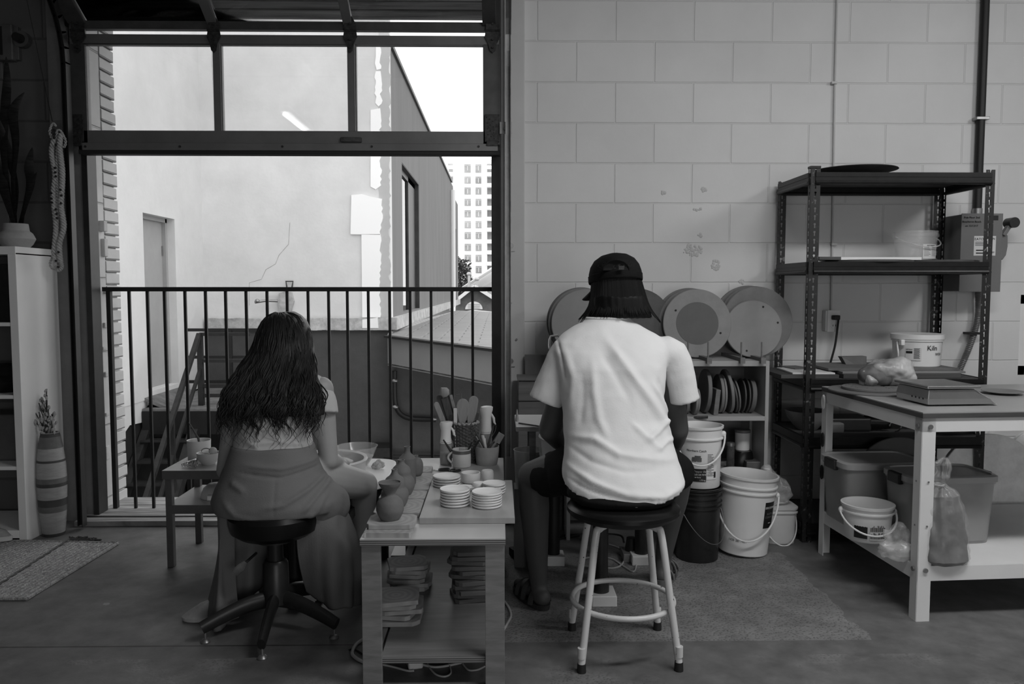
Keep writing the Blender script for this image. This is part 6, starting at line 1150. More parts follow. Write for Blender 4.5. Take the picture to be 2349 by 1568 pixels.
# ================================================================= WHITE WORKBENCH (turned slightly)
BZ = .806; BA = Vector((1.592, 2.945, 0)); th = radians(3.8); ex = Vector((cos(th), sin(th), 0)); ey = Vector((-sin(th), cos(th), 0)); BL, BD = 1.35, .80
wbn = thing('workbench', 'white metal workbench with dark edged top at the lower right', 'workbench', BA+ex*BL/2+ey*BD/2)
def lb_(b, x0, x1, y0, y1, z0, z1): return b.box(x0, x1, y0, y1, z0, z1) if False else lbx(b, x0, x1, y0, y1, z0, z1)
def lbx(b, x0, x1, y0, y1, z0, z1):
    n0 = len(b.v); b.box(x0, x1, y0, y1, z0, z1); b.v[n0:] = [BA+ex*p.x+ey*p.y+Vector((0, 0, p.z)) for p in b.v[n0:]]; return b
def bl(x, y, z=0): return BA+ex*x+ey*y+Vector((0, 0, z))
lbx(MB(), -.005, BL, -.008, BD, BZ-.004, BZ).obj('tabletop', 'bench_top', parent=wbn, smooth=False); lbx(MB(), -.006, BL, -.010, BD, BZ-.022, BZ-.004).obj('top_edge', 'bench_edge', parent=wbn, smooth=False)
lbx(MB(), 0, BL, -.002, .002, BZ-.075, BZ-.022).obj('apron', 'white_paint', parent=wbn, smooth=False); lbx(MB(), -.002, .002, 0, BD, BZ-.075, BZ-.022).obj('apron', 'white_paint', parent=wbn, smooth=False); lbx(MB(), 0, BL, BD-.004, BD, BZ-.075, BZ-.022).obj('apron', 'white_paint', parent=wbn, smooth=False)
for x, y, a, c in ((0, 0, 1, 1), (0, BD, 1, -1), (BL, 0, -1, 1), (BL, BD, -1, -1)):
    b = MB(); lbx(b, min(x, x+a*.052), max(x, x+a*.052), y-.003*a if 0 else min(y, y+c*.003)-.002, max(y, y+c*.003)-.002, 0, BZ-.022); lbx(b, min(x, x+a*.003)-.002, max(x, x+a*.003)-.002, min(y, y+c*.045), max(y, y+c*.045), 0, BZ-.022); lg = b.obj('leg', 'white_paint', parent=wbn, smooth=False)
    if x == 0 and y == 0:
        b = MB()
        for z in (BZ-.055, .54, .37, .20):
            for (px_, py_, d) in ((.028, -.005, (0, -1)), (-.005, .02, (-1, 0))):
                p = bl(px_, py_, z); n = ex*d[0]+ey*d[1]; b.cyl(p, p+n*(.005 if z in (.20, BZ-.055) else .0012), .009 if z in (.20, BZ-.055) else .004, n=12)
        b.obj('bolts', 'galv', parent=lg)
sz_ = .215
lbx(MB(), 0, BL, 0, BD, sz_-.004, sz_).obj('lower_shelf', 'white_paint', parent=wbn, smooth=False); lbx(MB(), 0, BL, -.001, .003, sz_-.058, sz_-.002).obj('shelf_apron', 'white_paint', parent=wbn, smooth=False); lbx(MB(), -.001, .003, 0, BD, sz_-.058, sz_-.002).obj('shelf_apron', 'white_paint', parent=wbn, smooth=False)
# little loops of tape on the rear leg
for z in (.735, .555, .40): p = bl(-.01, BD-.03, z); b = MB().tube([p+Vector((.0, .012*cos(t*pi/6), .03*sin(t*pi/6))) for t in range(12)], .005, 6, closed=True); b.obj('cord_loop', 'white_paint' if z > .7 else 'black_rubber', parent=wbn)
# on top
def ontop(u, v, z=BZ): return F(u, v, z)
q = ontop(1996, 898); q2_ = ontop(1996, 900); r = 98*q.y/1830; hdisc('round_board', 'large grey round board lying on the workbench under the perforated disc', q.x+.02, q.y+.02, BZ, r, .008, 'bat_mid', 'board')
q = F(2002, 893, BZ+.008); r = 66*q.y/1830; pd_ = hdisc('perforated_disc', 'grey perforated kiln disc lying on the round board', q.x, q.y+.01, BZ+.0085, r, .012, 'bat_mid', 'disc'); random.seed(8); b = MB()
for k in range(30): a = random.uniform(0, 6.28); rr = r*.9*sqrt(random.random()); b.cyl((q.x+rr*cos(a), q.y+.01+rr*sin(a), BZ+.0200), (q.x+rr*cos(a), q.y+.01+rr*sin(a), BZ+.0209), .0035, n=6)
b.obj('holes', 'chip', parent=pd_)
# wrapped clay lump on the bench rear / rack
c = P(1998, 850, 3.78); cb2 = thing('wrapped_clay', 'lump of clay wrapped in a pale plastic bag behind the perforated disc', 'bag', (c.x, 3.70, BZ)); 
def skin_o(b, name, m, par, vox, sm, amp=0, fr=10, seed=0, lb2=None):
    o = b.obj(name, m, parent=par); remesh(o, vox, sm)
    if amp: crumple(o, amp, fr, seed)
    return o
y = 3.62; b = MB(); b.ell((c.x-.05, y, BZ+.065), .085, .07, .058); b.ell((c.x-.0, y+.02, BZ+.07), .09, .07, .062); skin_o(b, 'clay', 'clay_bag', cb2, .006, 8, .006, 20)
b = MB(); b.ell((c.x+.04, y+.0, BZ+.075), .075, .07, .07); b.ell((c.x+.0, y, BZ+.09), .09, .07, .055); b.ell((c.x-.08, y, BZ+.05), .06, .06, .05); b.ell((c.x+.09, y-.02, BZ+.045), .035, .04, .04)
mat('bag_film_white', .42, .35, var=.2, scale=14); thin('bag_white', .55, .75, .3, 9)
o = skin_o(b, 'plastic_wrap', 'bag_white', cb2, .005, 10, .024, 10, 5); crumple(o, .007, 26, 2)
# kitchen scale
def bpt(u, v, z): return F(u, v, z)
sA = bpt(2145, 932, BZ); sc = thing('bench_scale', 'flat stainless steel digital scale on the workbench', 'scale', (sA.x+.1, sA.y+.1, BZ))
q0 = sA; w_, d_ = .205, .22
def fr(z, ins, ext=0): o_ = q0; return [o_+ex*(ins-.03)+ey*(ins)+Vector((0, 0, z)), o_+ex*(w_-ins+ext)+ey*ins+Vector((0, 0, z)), o_+ex*(w_-ins+ext)+ey*(d_-ins)+Vector((0, 0, z)), o_+ex*(ins-.03)+ey*(d_-ins)+Vector((0, 0, z))]
b = MB(); L0 = fr(.006, 0, .045); L1 = fr(.03, -.002, .02); L2 = fr(.066, .004, -.035); i = len(b.v); b.v += L0+L1+L2
b.f += [(0, 3, 2, 1), (8, 9, 10, 11)]+[(k+o_, (k+1) % 4+o_, (k+1) % 4+4+o_, k+4+o_) for o_ in (0, 4) for k in range(4)]; b.obj('body', 'steel', parent=sc, smooth=False, bevel=.004)
b = MB(); T0 = fr(.070, -.008, -.03); b.prism(T0, (0, 0, .012)); b.obj('weighing_plate', 'steel', parent=sc, smooth=False, bevel=.003)
b = MB(); L3 = [q0+ex*(w_+.045)+ey*.0+Vector((0, 0, .004)), q0+ex*(w_+.07)+ey*.02+Vector((0, 0, .002)), q0+ex*(w_-.02)+ey*(d_-.02)+Vector((0, 0, .055)), q0+ex*(w_-.035)+ey*.0+Vector((0, 0, .062))]; b.prism(L3, ex*-.004); b.obj('side_flap', 'steel', parent=sc, smooth=False)
b = MB()
for k in range(4): p = q0+ex*(-.031)+ey*(.03+.025*k)+Vector((0, 0, .028)); b.cyl(p, p-ex*.002, .004, n=8)
b.obj('ports', 'chip', parent=sc)
q = F(2310, 907, BZ); hdisc('small_grey_plate', 'small grey plate near the right edge of the workbench', q.x+.02, q.y+.06, BZ, .085, .01, 'bat_grey', 'plate', None, [(.04, BZ), (.05, BZ+.002), (.085, BZ+.012), (.083, BZ+.014), (.05, BZ+.006), (.002, BZ+.005)])
# storage totes on the lower shelf
def tote(c0, w, d, ang, h, lbl):     # c0 = front left lid corner on plan
    R = Matrix.Rotation(ang, 3, 'Z'); hx, hy = w/2, d/2; c = Vector((c0.x, c0.y, sz_))+R@Vector((hx, hy, 0)); o = thing('storage_tote', lbl, 'tote', c, 'clear storage totes on the workbench shelf')
    def ring_(b, pr, m, n_): b.loft([(0, 0, z, hx*k, hy*k2) for k, k2, z in pr], 64, 7); b.v = [c+R@p for p in b.v]; return b.obj(n_, m, parent=o, angle=50)
    ring_(MB(), [(.86, .82, 0), (.87, .83, .004), (.95, .93, h-.02), (.97, .96, h-.02), (.97, .96, h-.012), (.94, .92, h-.012), (.855, .815, .012), (.01, .01, .01)], 'tub_clear', 'body'); ring_(MB(), [(.96, .96, h-.011), (1.0, 1.0, h-.011), (1.0, 1.0, h+.012), (.95, .94, h+.018), (.90, .88, h+.018), (.88, .86, h+.012), (.01, .01, h+.012)], 'tub_lid', 'lid')
    ring_(MB(), [(.80, .76, .014), (.84, .8, .02), (.86, .82, h*.5), (.7, .7, h*.62), (.3, .3, h*.6), (.01, .01, h*.6)], 'clay_raw', 'contents')
    for sx in (-1, 1):
        b = MB().box(sx*hx-.012, sx*hx+.012, -hy*.35, hy*.35, h-.03, h+.016); b.v = [c+R@p for p in b.v]; b.obj('latch', 'black_plastic', parent=o, smooth=False, bevel=.006)
hz = .485; A1 = F(1942, 1074, hz); A2 = F(2094, 1106, hz)
tote(A1, .40, .28, th, hz-sz_, 'clear storage tote with grey lid at the rear left of the bench shelf'); tote(A2, .395, .245, th+.02, hz-sz_, 'clear storage tote with grey lid at the right, next to the tied clay bag')

# bucket with snap lid ring on the shelf
q = F(2010, 1247, sz_); s = q.y/1830; c = (q.x+.0, q.y+.085); o, tr = bucket('snap_rim_pail', 'open white pail with a barcode label on the lower bench shelf', c, .088, .100, .150, 'white_plastic', (.80,), z0=sz_, handle=(radians(-10), .075, .004, 'white_plastic', .78))
patch_cyl(c, .0925, -pi/2-1.0, -pi/2-.42, sz_+.02, sz_+.095).obj('label', 'label_black', parent=o); patch_cyl(c, .0932, -pi/2-.32, -pi/2+.40, sz_+.018, sz_+.085).obj('label', 'label_white', parent=o)
random.seed(4)
for k in range(16):
    for j in range(2): patch_cyl(c, .0945, -pi/2-.30+.042*k, -pi/2-.275+.042*k, sz_+.022+.03*j, sz_+.022+.03*j+random.uniform(.016, .028), .0003, 2).obj('barcode', 'ink', parent=o)
q = F(2065, 1285, sz_); x, y = q.x, q.y+.05; o = bag('empty_plastic_bag', 'crumpled empty clear bag in front of the snap rim pail', [(x, y, sz_+.002, .05, .04), (x, y, sz_+.02, .06, .05), (x+.01, y, sz_+.07, .05, .04), (x-.01, y, sz_+.11, .035, .03), (x+.02, y, sz_+.125, .004, .004)], 'film', .03, 18, 9)
# tied bag of clay
q = F(2178, 1300, sz_); x, y = q.x, q.y+.06; s = y/1830; o = thing('tied_clay_bag', 'tall tied plastic bag of dark clay standing on the bench shelf', 'bag', (x, y, sz_))
S = [(x, y, sz_+.002, .075, .06), (x, y, sz_+.02, .093, .075), (x, y, sz_+.10, .085, .07), (x-.008, y, sz_+.2, .072, .06), (x-.014, y, sz_+.265, .06, .05), (x-.018, y, sz_+.29, .02, .02)]
k = MB().loft([tuple(a[i]+(c_[i]-a[i])*j/5 for i in range(5)) for a, c_ in zip(S, S[1:]) for j in range(5)]+[S[-1]], 48, 2.6).obj('clay', 'clay_bag', parent=o)
def fold(p, n, x=x, y=y): a = atan2(p.y-y, p.x-x); return p+n*(.006*sin(a*11+p.z*14)*min(1, max(0, (p.z-sz_)*5))+.004*noise.noise(p*30))
warp(k, fold); S2 = [(a, b_, c_+.002, d+.006, e+.006) for a, b_, c_, d, e in S[:-1]]+[(x-.02, y, sz_+.31, .016, .015), (x-.015, y, sz_+.335, .030, .025), (x-.006, y, sz_+.36, .020, .02), (x-.01, y, sz_+.385, .026, .018), (x-.0, y, sz_+.40, .004, .003)]
k = MB().loft([tuple(a[i]+(c_[i]-a[i])*j/5 for i in range(5)) for a, c_ in zip(S2, S2[1:]) for j in range(5)]+[S2[-1]], 64, 2.4).obj('plastic_film', 'film_clay', parent=o); warp(k, lambda p, n: fold(p, n)+n*(.008*noise.noise(p*35)+.002)); MB().tube([Vector((x-.02+.019*cos(t*pi/6), y+.018*sin(t*pi/6), sz_+.303)) for t in range(12)], .004, 6, closed=True).obj('tie', 'cable_white', parent=o)
# round slabs against the wall
def slab(u, v, r, Y, m, lbl, tilt=.12, th_=.03):
    q = P(u, v, Y); q.z = r*cos(tilt)+.004; return tag(disc(q, r, th_, m, 'round_slab', tilt=tilt, n=80), lbl, 'slab', 'large round slabs leaning behind the workbench')
slab(2268, 1135, .268, 3.93, 'stone_white', 'large white round slab leaning behind the right hand tote'); slab(2400, 1110, .27, 4.12, 'stone_white', 'second round slab at the right edge of the photo', .1)
# ================================================================= PEOPLE
def limb(b, pts, rs, n=18, k=5, ends=(0, -1)):
    c = []; r = []
    for i in range(len(pts)-1):
        for j in range(k): t = j/k; c.append(Vector(pts[i]).lerp(Vector(pts[i+1]), t)); r.append(rs[i]+(rs[i+1]-rs[i])*t)
    c.append(Vector(pts[-1])); r.append(rs[-1]); c2 = [c[0]]+[(c[i-1]+c[i]*2+c[i+1])/4 for i in range(1, len(c)-1)]+[c[-1]]
    b.tube(c2, r, n)
    for i in ends: b.ell(c[i], r[i], r[i], r[i], 14, 10)
    return b
def hand(b, w, fwd, up, side, s=1.0, curl=.5):
    # w wrist, fwd direction of the palm, up = back of the hand, side = +1/-1 the thumb side
    f = Vector(fwd).normalized(); u = Vector(up); u = (u-f*u.dot(f)).normalized(); r = f.cross(u)*side; w = Vector(w)
    limb(b, [w-f*.01, w+f*.03*s], [.024*s, .027*s]); R = Matrix((r, f, u)).transposed(); b.ell(w+f*.055*s, .040*s, .046*s, .016*s, 18, 12, R)
    for k, (off, ln) in enumerate(((.030, .070), (.010, .078), (-.010, .073), (-.029, .058))):
        p = w+f*.085*s+r*off*s; q = [p-f*.02*s]; d = f.copy(); pos = p
        q.append(pos)
        for j, seg in enumerate((.45, .32, .23)):
            a = curl*(.5+.35*j)*(1+.12*k); d = (Matrix.Rotation(0, 3, u)@d); ax = r*side*-1 if False else f.cross(u); d = (Matrix.Rotation(-a if ax.cross(f).dot(u) > 0 else a, 3, ax)@d).normalized(); pos = pos+d*ln*s*seg; q.append(pos)
        b.tube(q, [.0095*s, .0092*s, .0085*s, .0078*s, .0062*s], 10); b.ell(q[-1], .0062*s, .0062*s, .0062*s, 8, 6)
    p = w+f*.03*s+r*.026*s; t1 = p+(f*.6+r*.8-u*.2).normalized()*.035*s; t2 = t1+(f*.9+r*.25-u*.3).normalized()*.03*s; t3 = t2+(f*.95-r*.1-u*.35).normalized()*.022*s
    b.tube([p-r*.01, p, t1, t2, t3], [.012*s, .013*s, .011*s, .010*s, .007*s], 10); b.ell(t3, .007*s, .007*s, .007*s, 8, 6)
    return b
def head(b, c, fdir, s=1.0, tilt=0):
    f = Vector(fdir).normalized(); r = f.cross(Vector((0, 0, 1))).normalized(); u = r.cross(f); R = Matrix((r, f, u)).transposed(); c = Vector(c)
    b.ell(c+u*.02*s, .074*s, .092*s, .092*s, 24, 16, R); b.ell(c-u*.045*s+f*.018*s, .058*s, .066*s, .070*s, 20, 14, R); b.ell(c-u*.098*s+f*.055*s, .026*s, .022*s, .02*s, 14, 10, R)
    b.ell(c-u*.03*s+f*.094*s, .012*s, .018*s, .022*s, 12, 8, R); b.ell(c+u*.0*s+f*.085*s, .008*s, .012*s, .03*s, 12, 8, R); b.ell(c-u*.068*s+f*.080*s, .024*s, .012*s, .010*s, 12, 8, R)
    for k in (-1, 1): b.ell(c+r*.074*s*k-u*.012*s-f*.005*s, .008*s, .018*s, .03*s, 12, 8, R); b.ell(c+r*.034*s*k+u*.014*s+f*.076*s, .02*s, .014*s, .007*s, 10, 6, R)
    return r, f, u
def face_parts(par, c, r, f, u, s=1.0):
    for k in (-1, 1): MB().ell(Vector(c)+r*.031*s*k-u*.0*s+f*.079*s, .011*s, .011*s, .011*s, 12, 8).obj('eye', 'glaze_white', parent=par); MB().tube([Vector(c)+r*(.018+.01*j)*s*k+u*(.018+.003*sin(j*1.2))*s+f*(.092-.004*j)*s for j in range(4)], .0028*s, 6).obj('eyebrow', 'hair_black', parent=par)
    MB().tube([Vector(c)+r*(-.02+.01*j)*s-u*(.066+.002*abs(j-2))*s+f*(.093-.003*abs(j-2))*s for j in range(5)], .0035*s, 6).obj('mouth', 'skin_dark', parent=par)
def seg_d(p, a, c):
    d = (c[0]-a[0], c[1]-a[1]); L2 = d[0]**2+d[1]**2; t = max(0, min(1, ((p[0]-a[0])*d[0]+(p[1]-a[1])*d[1])/L2)); return sqrt((p[0]-a[0]-t*d[0])**2+(p[1]-a[1]-t*d[1])**2), t
def folds(lines, Y, back=True):    # lines: (list of photo points, height m, half width m)
    L = []
    for pts, A, w in lines: q = [P(u, v, Y) for u, v in pts]; L.append(([(p.x, p.z) for p in q], A, w))
    def f(p, n):
        if n.y > .35: return p
        k = min(1, (.35-n.y)/.5); d = 0
        for q, A, w in L:
            m = 9; tt = 0; tot = len(q)-1
            for i, (a, c) in enumerate(zip(q, q[1:])):
                e, t = seg_d((p.x, p.z), a, c)
                if e < m: m = e; tt = (i+t)/tot
            if m < w*3: d += A*math.exp(-(m/w)**2)*min(1, min(tt, 1-tt)*4+.15)
        return p+n*(d*k)
    return f
# ---------------------------------------------------------------- stools
ws = thing('swivel_stool', 'black swivel stool with five legged base under the seated woman', 'stool', (-.83, 2.93, 0)); wc2 = Vector((-.835, 2.93, 0)); ST = .455
MB().lathe([(.06, ST-.105), (.13, ST-.095), (.158, ST-.075), (.166, ST-.045), (.168, ST-.02), (.155, ST-.004), (.10, ST), (.002, ST)], wc2, 48).obj('seat', 'black_vinyl', parent=ws)
MB().cyl(wc2+Vector((0, 0, ST-.12)), wc2+Vector((0, 0, ST-.10)), .07, n=20).obj('seat_plate', 'black_plastic', parent=ws)
MB().lathe([(.030, .24), (.028, ST-.11), (.002, ST-.11)], wc2, 24).obj('gas_column', 'black_plastic', parent=ws); MB().lathe([(.050, .10), (.046, .25), (.038, .262), (.002, .262)], wc2, 28).obj('column_sleeve', 'black_plastic', parent=ws)
for k, (u, v) in enumerate(((603, 1508), (484, 1470), (760, 1462), (735, 1380), (600, 1378))):
    e = F(u, v); d = (e-wc2).normalized(); e = wc2+d*.265; pts = [wc2+Vector((0, 0, .115)), wc2.lerp(e, .35)+Vector((0, 0, .110)), wc2.lerp(e, .7)+Vector((0, 0, .085)), e+Vector((0, 0, .055))]
    lg = MB().tube(bez(pts, 5), [.034-.010*t/15 for t in range(16)], 12, flat=.62).obj('leg', 'black_plastic', parent=ws)
    MB().cyl(e-d*.012+Vector((0, 0, .015)), e-d*.012+Vector((0, 0, .05)), .005, n=8).lathe([(.017, 0), (.018, .004), (.012, .012), (.004, .016), (.002, .016)], e-d*.012, 16).obj('glide', 'galv', parent=lg)
b = MB().tube([P(588, 1268, 2.86), P(563, 1290, 2.80)], .005, 8); b.obj('lever_rod', 'black_plastic', parent=ws); b = MB().tube([P(564, 1289, 2.80), P(553, 1301, 2.79), P(538, 1314, 2.78)], [.009, .017, .015], 10, flat=.5); lab(b.obj('lever_paddle', 'rust', parent=ws), 'clay splashed lever paddle')
ms = thing('shop_stool', 'round black padded stool on white tubular steel legs under the man', 'stool', (.43, 2.725, 0)); mc = Vector((.432, 2.725, 0)); SS = .525
MB().lathe([(.17, SS-.038), (.187, SS-.034), (.196, SS-.022), (.195, SS-.010), (.18, SS+.002), (.12, SS+.008), (.002, SS+.008)], mc, 56).obj('seat', 'black_vinyl', parent=ms); MB().lathe([(.14, SS-.05), (.165, SS-.045), (.17, SS-.036), (.002, SS-.036)], mc, 40).obj('seat_pan', 'black_plastic', parent=ms)
feet = [F(1334, 1541), F(1557, 1537), F(1312, 1444), F(1508, 1443)]; tops = [F(1362, 1230, .46), F(1518, 1230, .46), F(1338, 1222, .46), F(1490, 1222, .46)]
for k, f_ in enumerate(feet):
    d = (f_-mc).normalized(); t1 = mc+d*.155+Vector((0, 0, SS-.085)); t0 = mc+d*.10+Vector((0, 0, SS-.056)); base = mc+d*(f_-mc).length+Vector((0, 0, .028))
    lg = MB().tube(bez([t0, mc+d*.135+Vector((0, 0, SS-.062)), t1, t1.lerp(base, .5), base], 6), .0125, 14).obj('leg', 'stool_white', parent=ms)
    q = base; MB().cyl(q+Vector((0, 0, .055)), q+Vector((0, 0, .02)), .0135, n=14).obj('sleeve', 'stool_white', parent=lg); MB().cyl(Vector((q.x, q.y, .0)), q+Vector((0, 0, .002)), .0155, .0145, n=14).obj('rubber_foot', 'black_rubber', parent=lg)
rz0 = .185; MB().tube([mc+Vector((.176*cos(2*pi*k/64), .176*sin(2*pi*k/64), rz0)) for k in range(64)], .0095, 12, closed=True).obj('foot_ring', 'stool_white', parent=ms)
# ---------------------------------------------------------------- pottery wheels
wl = thing('pottery_wheel', 'pottery wheel with white splash pan in front of the seated woman', 'pottery wheel', (-.75, 3.5, 0))
TZ2 = .455; xr_ = P(897, 1085, 3.5).x
def rbox(b, x0, x1, y0, y1, z0, z1, r=.06): b.loft([((x0+x1)/2, (y0+y1)/2, z, (x1-x0)/2, (y1-y0)/2) for z in (z0, z1)], 56, 6); return b
rbox(MB(), xr_-.60, xr_, 3.27, 3.80, TZ2-.028, TZ2).obj('table_top', 'white_plastic', parent=wl, bevel=.004); rbox(MB(), xr_-.585, xr_-.02, 3.30, 3.77, TZ2-.10, TZ2-.028).obj('body', 'black_plastic', parent=wl)
pcx, pcy = -.75, 3.42; MB().lathe([(.15, TZ2), (.17, TZ2+.005), (.172, TZ2+.065), (.180, TZ2+.078), (.176, TZ2+.086), (.164, TZ2+.08), (.158, TZ2+.02), (.002, TZ2+.015)], (pcx, pcy, 0), 64).obj('splash_pan', 'white_plastic', parent=wl)
MB().lathe([(.10, TZ2+.02), (.11, TZ2+.03), (.11, TZ2+.045), (.002, TZ2+.045)], (pcx, pcy, 0), 40).obj('wheel_head', 'steel', parent=wl)
for x, y in ((-.812, 3.12), (-1.0, 3.7), (-.55, 3.7)): MB().cyl((x, y, 0), (x, y, TZ2-.1), .029, n=24).obj('leg', 'black_plastic', parent=wl)
MB().box(-.86, -.60, 3.09, 3.5, TZ2-.13, TZ2-.09).obj('bracket', 'black_plastic', parent=wl, smooth=False)
o = thing('clear_bowl', 'large clear plastic water bowl on the woman wheel table', 'bowl', P(816, 1085, 3.66)); c = P(816, 1085, 3.60); zt_b = P(816, 1024, 3.62).z; MB().lathe([(.045, TZ2+.001), (.05, TZ2+.002), (.075, TZ2+(zt_b-TZ2)*.5), (.092, zt_b-.006), (.095, zt_b), (.0925, zt_b), (.088, zt_b-.01), (.072, TZ2+(zt_b-TZ2)*.5), (.048, TZ2+.006), (.002, TZ2+.005)], (c.x, 3.64, 0), 56).obj('body', 'bowl_clear', parent=o)
b = MB().lathe([(.074, TZ2+(zt_b-TZ2)*.48), (.05, TZ2+.008), (.002, TZ2+.007)][::-1]+[(.002, TZ2+(zt_b-TZ2)*.48)], (c.x, 3.64, 0), 40).obj('water', 'bottle_clear', parent=o)
q = F(866, 1075, TZ2); k = MB(); k.ell((q.x, q.y, TZ2+.014), .03, .02, .014); k.ell((q.x+.01, q.y, TZ2+.028), .016, .012, .016); o = k.obj('crumpled_cloth', 'cloth'); remesh(o, .003, 1); crumple(o, .012, 50, 1); tag(o, 'small crumpled pale cloth lying on the woman wheel table', 'cloth')
wm = thing('pottery_wheel', 'pottery wheel with white pan rim showing by the man left forearm', 'pottery wheel', (.45, 3.4, 0)); TZ3 = .555
rbox(MB(), .18, .72, 3.17, 3.68, TZ3-.03, TZ3).obj('table_top', 'white_plastic', parent=wm); rbox(MB(), .20, .70, 3.2, 3.64, TZ3-.11, TZ3-.03).obj('body', 'black_plastic', parent=wm)
MB().lathe([(.15, TZ3), (.18, TZ3+.005), (.186, TZ3+.07), (.196, TZ3+.082), (.192, TZ3+.09), (.178, TZ3+.085), (.17, TZ3+.02), (.002, TZ3+.015)], (.365, 3.38, 0), 64).obj('splash_pan', 'white_plastic', parent=wm); MB().lathe([(.11, TZ3+.02), (.12, TZ3+.03), (.12, TZ3+.045), (.002, TZ3+.045)], (.37, 3.38, 0), 40).obj('wheel_head', 'steel', parent=wm)
px_, py_ = F(1382, 1395).x, 3.10; zt_l = TZ3-.10
for x, y in ((px_, py_+.06), (.25, 3.62), (.66, 3.62)): MB().cyl((x, y, .045), (x, y, zt_l), .031, n=24).obj('leg', 'black_plastic', parent=wm)
MB().cyl((px_, py_+.06, .045), (px_, py_+.06, .10), .036, n=24).obj('leg_sleeve', 'black_plastic', parent=wm); MB().box(px_-.04, px_+.06, py_, py_+.12, 0, .045).obj('leveling_block', 'white_plastic_b', parent=wm, smooth=False, bevel=.004)
for x, y in ((.25, 3.62), (.66, 3.62)): MB().box(x-.05, x+.05, y-.05, y+.05, 0, .045).obj('leveling_block', 'white_plastic_b', parent=wm, smooth=False, bevel=.004)
# floor clutter between stool and wall
q = F(1450, 1290); o = thing('foot_pedal', 'grey speed pedal box with dark cap on the floor behind the white stool legs', 'pedal', (q.x, q.y+.05, 0)); MB().box(q.x-.04, q.x+.045, q.y, q.y+.13, 0, .04).obj('base', 'box_grey', parent=o, smooth=False, bevel=.003); MB().cyl((q.x+.005, q.y+.06, .04), (q.x+.005, q.y+.06, .10), .03, .022, n=20).obj('cap', 'black_rubber', parent=o)
def cable2(pts, r, m, lbl): return tag(MB().tube(bez([F(u, v)+Vector((0, 0, r*1.05)) for u, v in pts], 8), r, 7).obj('cable', m), lbl, 'cable')
cable2([(1398, 1250), (1425, 1262), (1430, 1290), (1410, 1304), (1370, 1302), (1342, 1300), (1336, 1290), (1350, 1280), (1400, 1282), (1430, 1300), (1454, 1312), (1462, 1290), (1478, 1270), (1500, 1268)], .004, 'cable_white', 'pale cable looping on the floor behind the white stool'); cable2([(1250, 1244), (1290, 1230), (1350, 1225), (1420, 1228), (1432, 1245)], .004, 'cable_black', 'black cable along the wall side of the floor behind the man')
cable2([(1252, 1250), (1290, 1236), (1330, 1230)], .004, 'cable_black', 'second black cable beside the man left shin'); cable2([(806, 1212), (820, 1222), (838, 1232)], .004, 'cable_black', 'black cable on the floor by the woman right shin')
q = F(1190, 1285); tag(MB().box(q.x-.03, q.x+.05, q.y, q.y+.1, 0, .04, .4).obj('dark_block', 'black_rubber', smooth=False, bevel=.004), 'dark rubber block on the floor behind the man left foot', 'block')
# ---------------------------------------------------------------- the woman
W = thing('person', 'person with long wavy dark hair, pale tee and long skirt seated on the swivel stool', 'person', (-.84, 2.97, .455))
b = MB(); cx = -.848
b.loft([(cx, 2.98, .50, .15, .11), (cx, 2.97, .56, .17, .12), (cx, 2.98, .64, .135, .10), (cx, 3.0, .74, .125, .09), (cx, 3.03, .83, .145, .092), (cx, 3.06, .90, .15, .08), (cx, 3.09, .935, .09, .06), (cx, 3.11, .96, .05, .05)], 32)
limb(b, [(cx, 3.1, .93), (cx-.008, 3.15, .99)], [.05, .05])
rh, fh, uh = head(b, (cx-.034, 3.205, 1.046), (-.02, .9, -.38), .93)
sR = Vector((cx+.165, 3.06, .885)); eR = P(754, 1055, 3.05); wR = P(784, 1066, 3.27); limb(b, [sR, sR.lerp(eR, .45), eR], [.047, .043, .036]); limb(b, [eR, eR.lerp(wR, .35), wR], [.037, .036, .024]); hand(b, wR, (.02, .9, .05), (.25, 0, 1), -1, .92, .55)
sL = Vector((cx-.15, 3.07, .88)); eL = P(519, 1078, 3.03); wL = Vector((-.86, 3.28, .555)); limb(b, [sL, sL.lerp(eL, .45), eL], [.047, .043, .037]); limb(b, [eL, eL.lerp(wL, .35), wL], [.037, .036, .024]); hand(b, wL, (.35, .85, .05), (-.2, 0, 1), 1, .92, .55)
hR = Vector((cx+.10, 3.03, .555)); kR = P(835, 1112, 3.28); limb(b, [hR, hR.lerp(kR, .5), kR], [.088, .076, .058]); aR = P(831, 1288, 3.42); limb(b, [kR, kR.lerp(aR, .3), kR.lerp(aR, .6), aR], [.056, .052, .042, .030]); fR = Vector((aR.x-.01, aR.y+.01, .035)); limb(b, [aR, fR, fR+Vector((-.01, .10, .0)), fR+Vector((-.01, .18, -.012))], [.03, .034, .032, .02])
hL = Vector((cx-.10, 3.02, .545)); kL = Vector((-1.04, 3.33, .50)); aL = Vector((-1.06, 3.15, .07)); limb(b, [hL, hL.lerp(kL, .5), kL], [.088, .076, .058]); limb(b, [kL, kL.lerp(aL, .35), aL], [.056, .05, .032])
body = b.obj('body', 'skin_light', parent=W); remesh(body, .0055, 6); face_parts(W, (cx-.034, 3.205, 1.046), rh, fh, uh, .93)
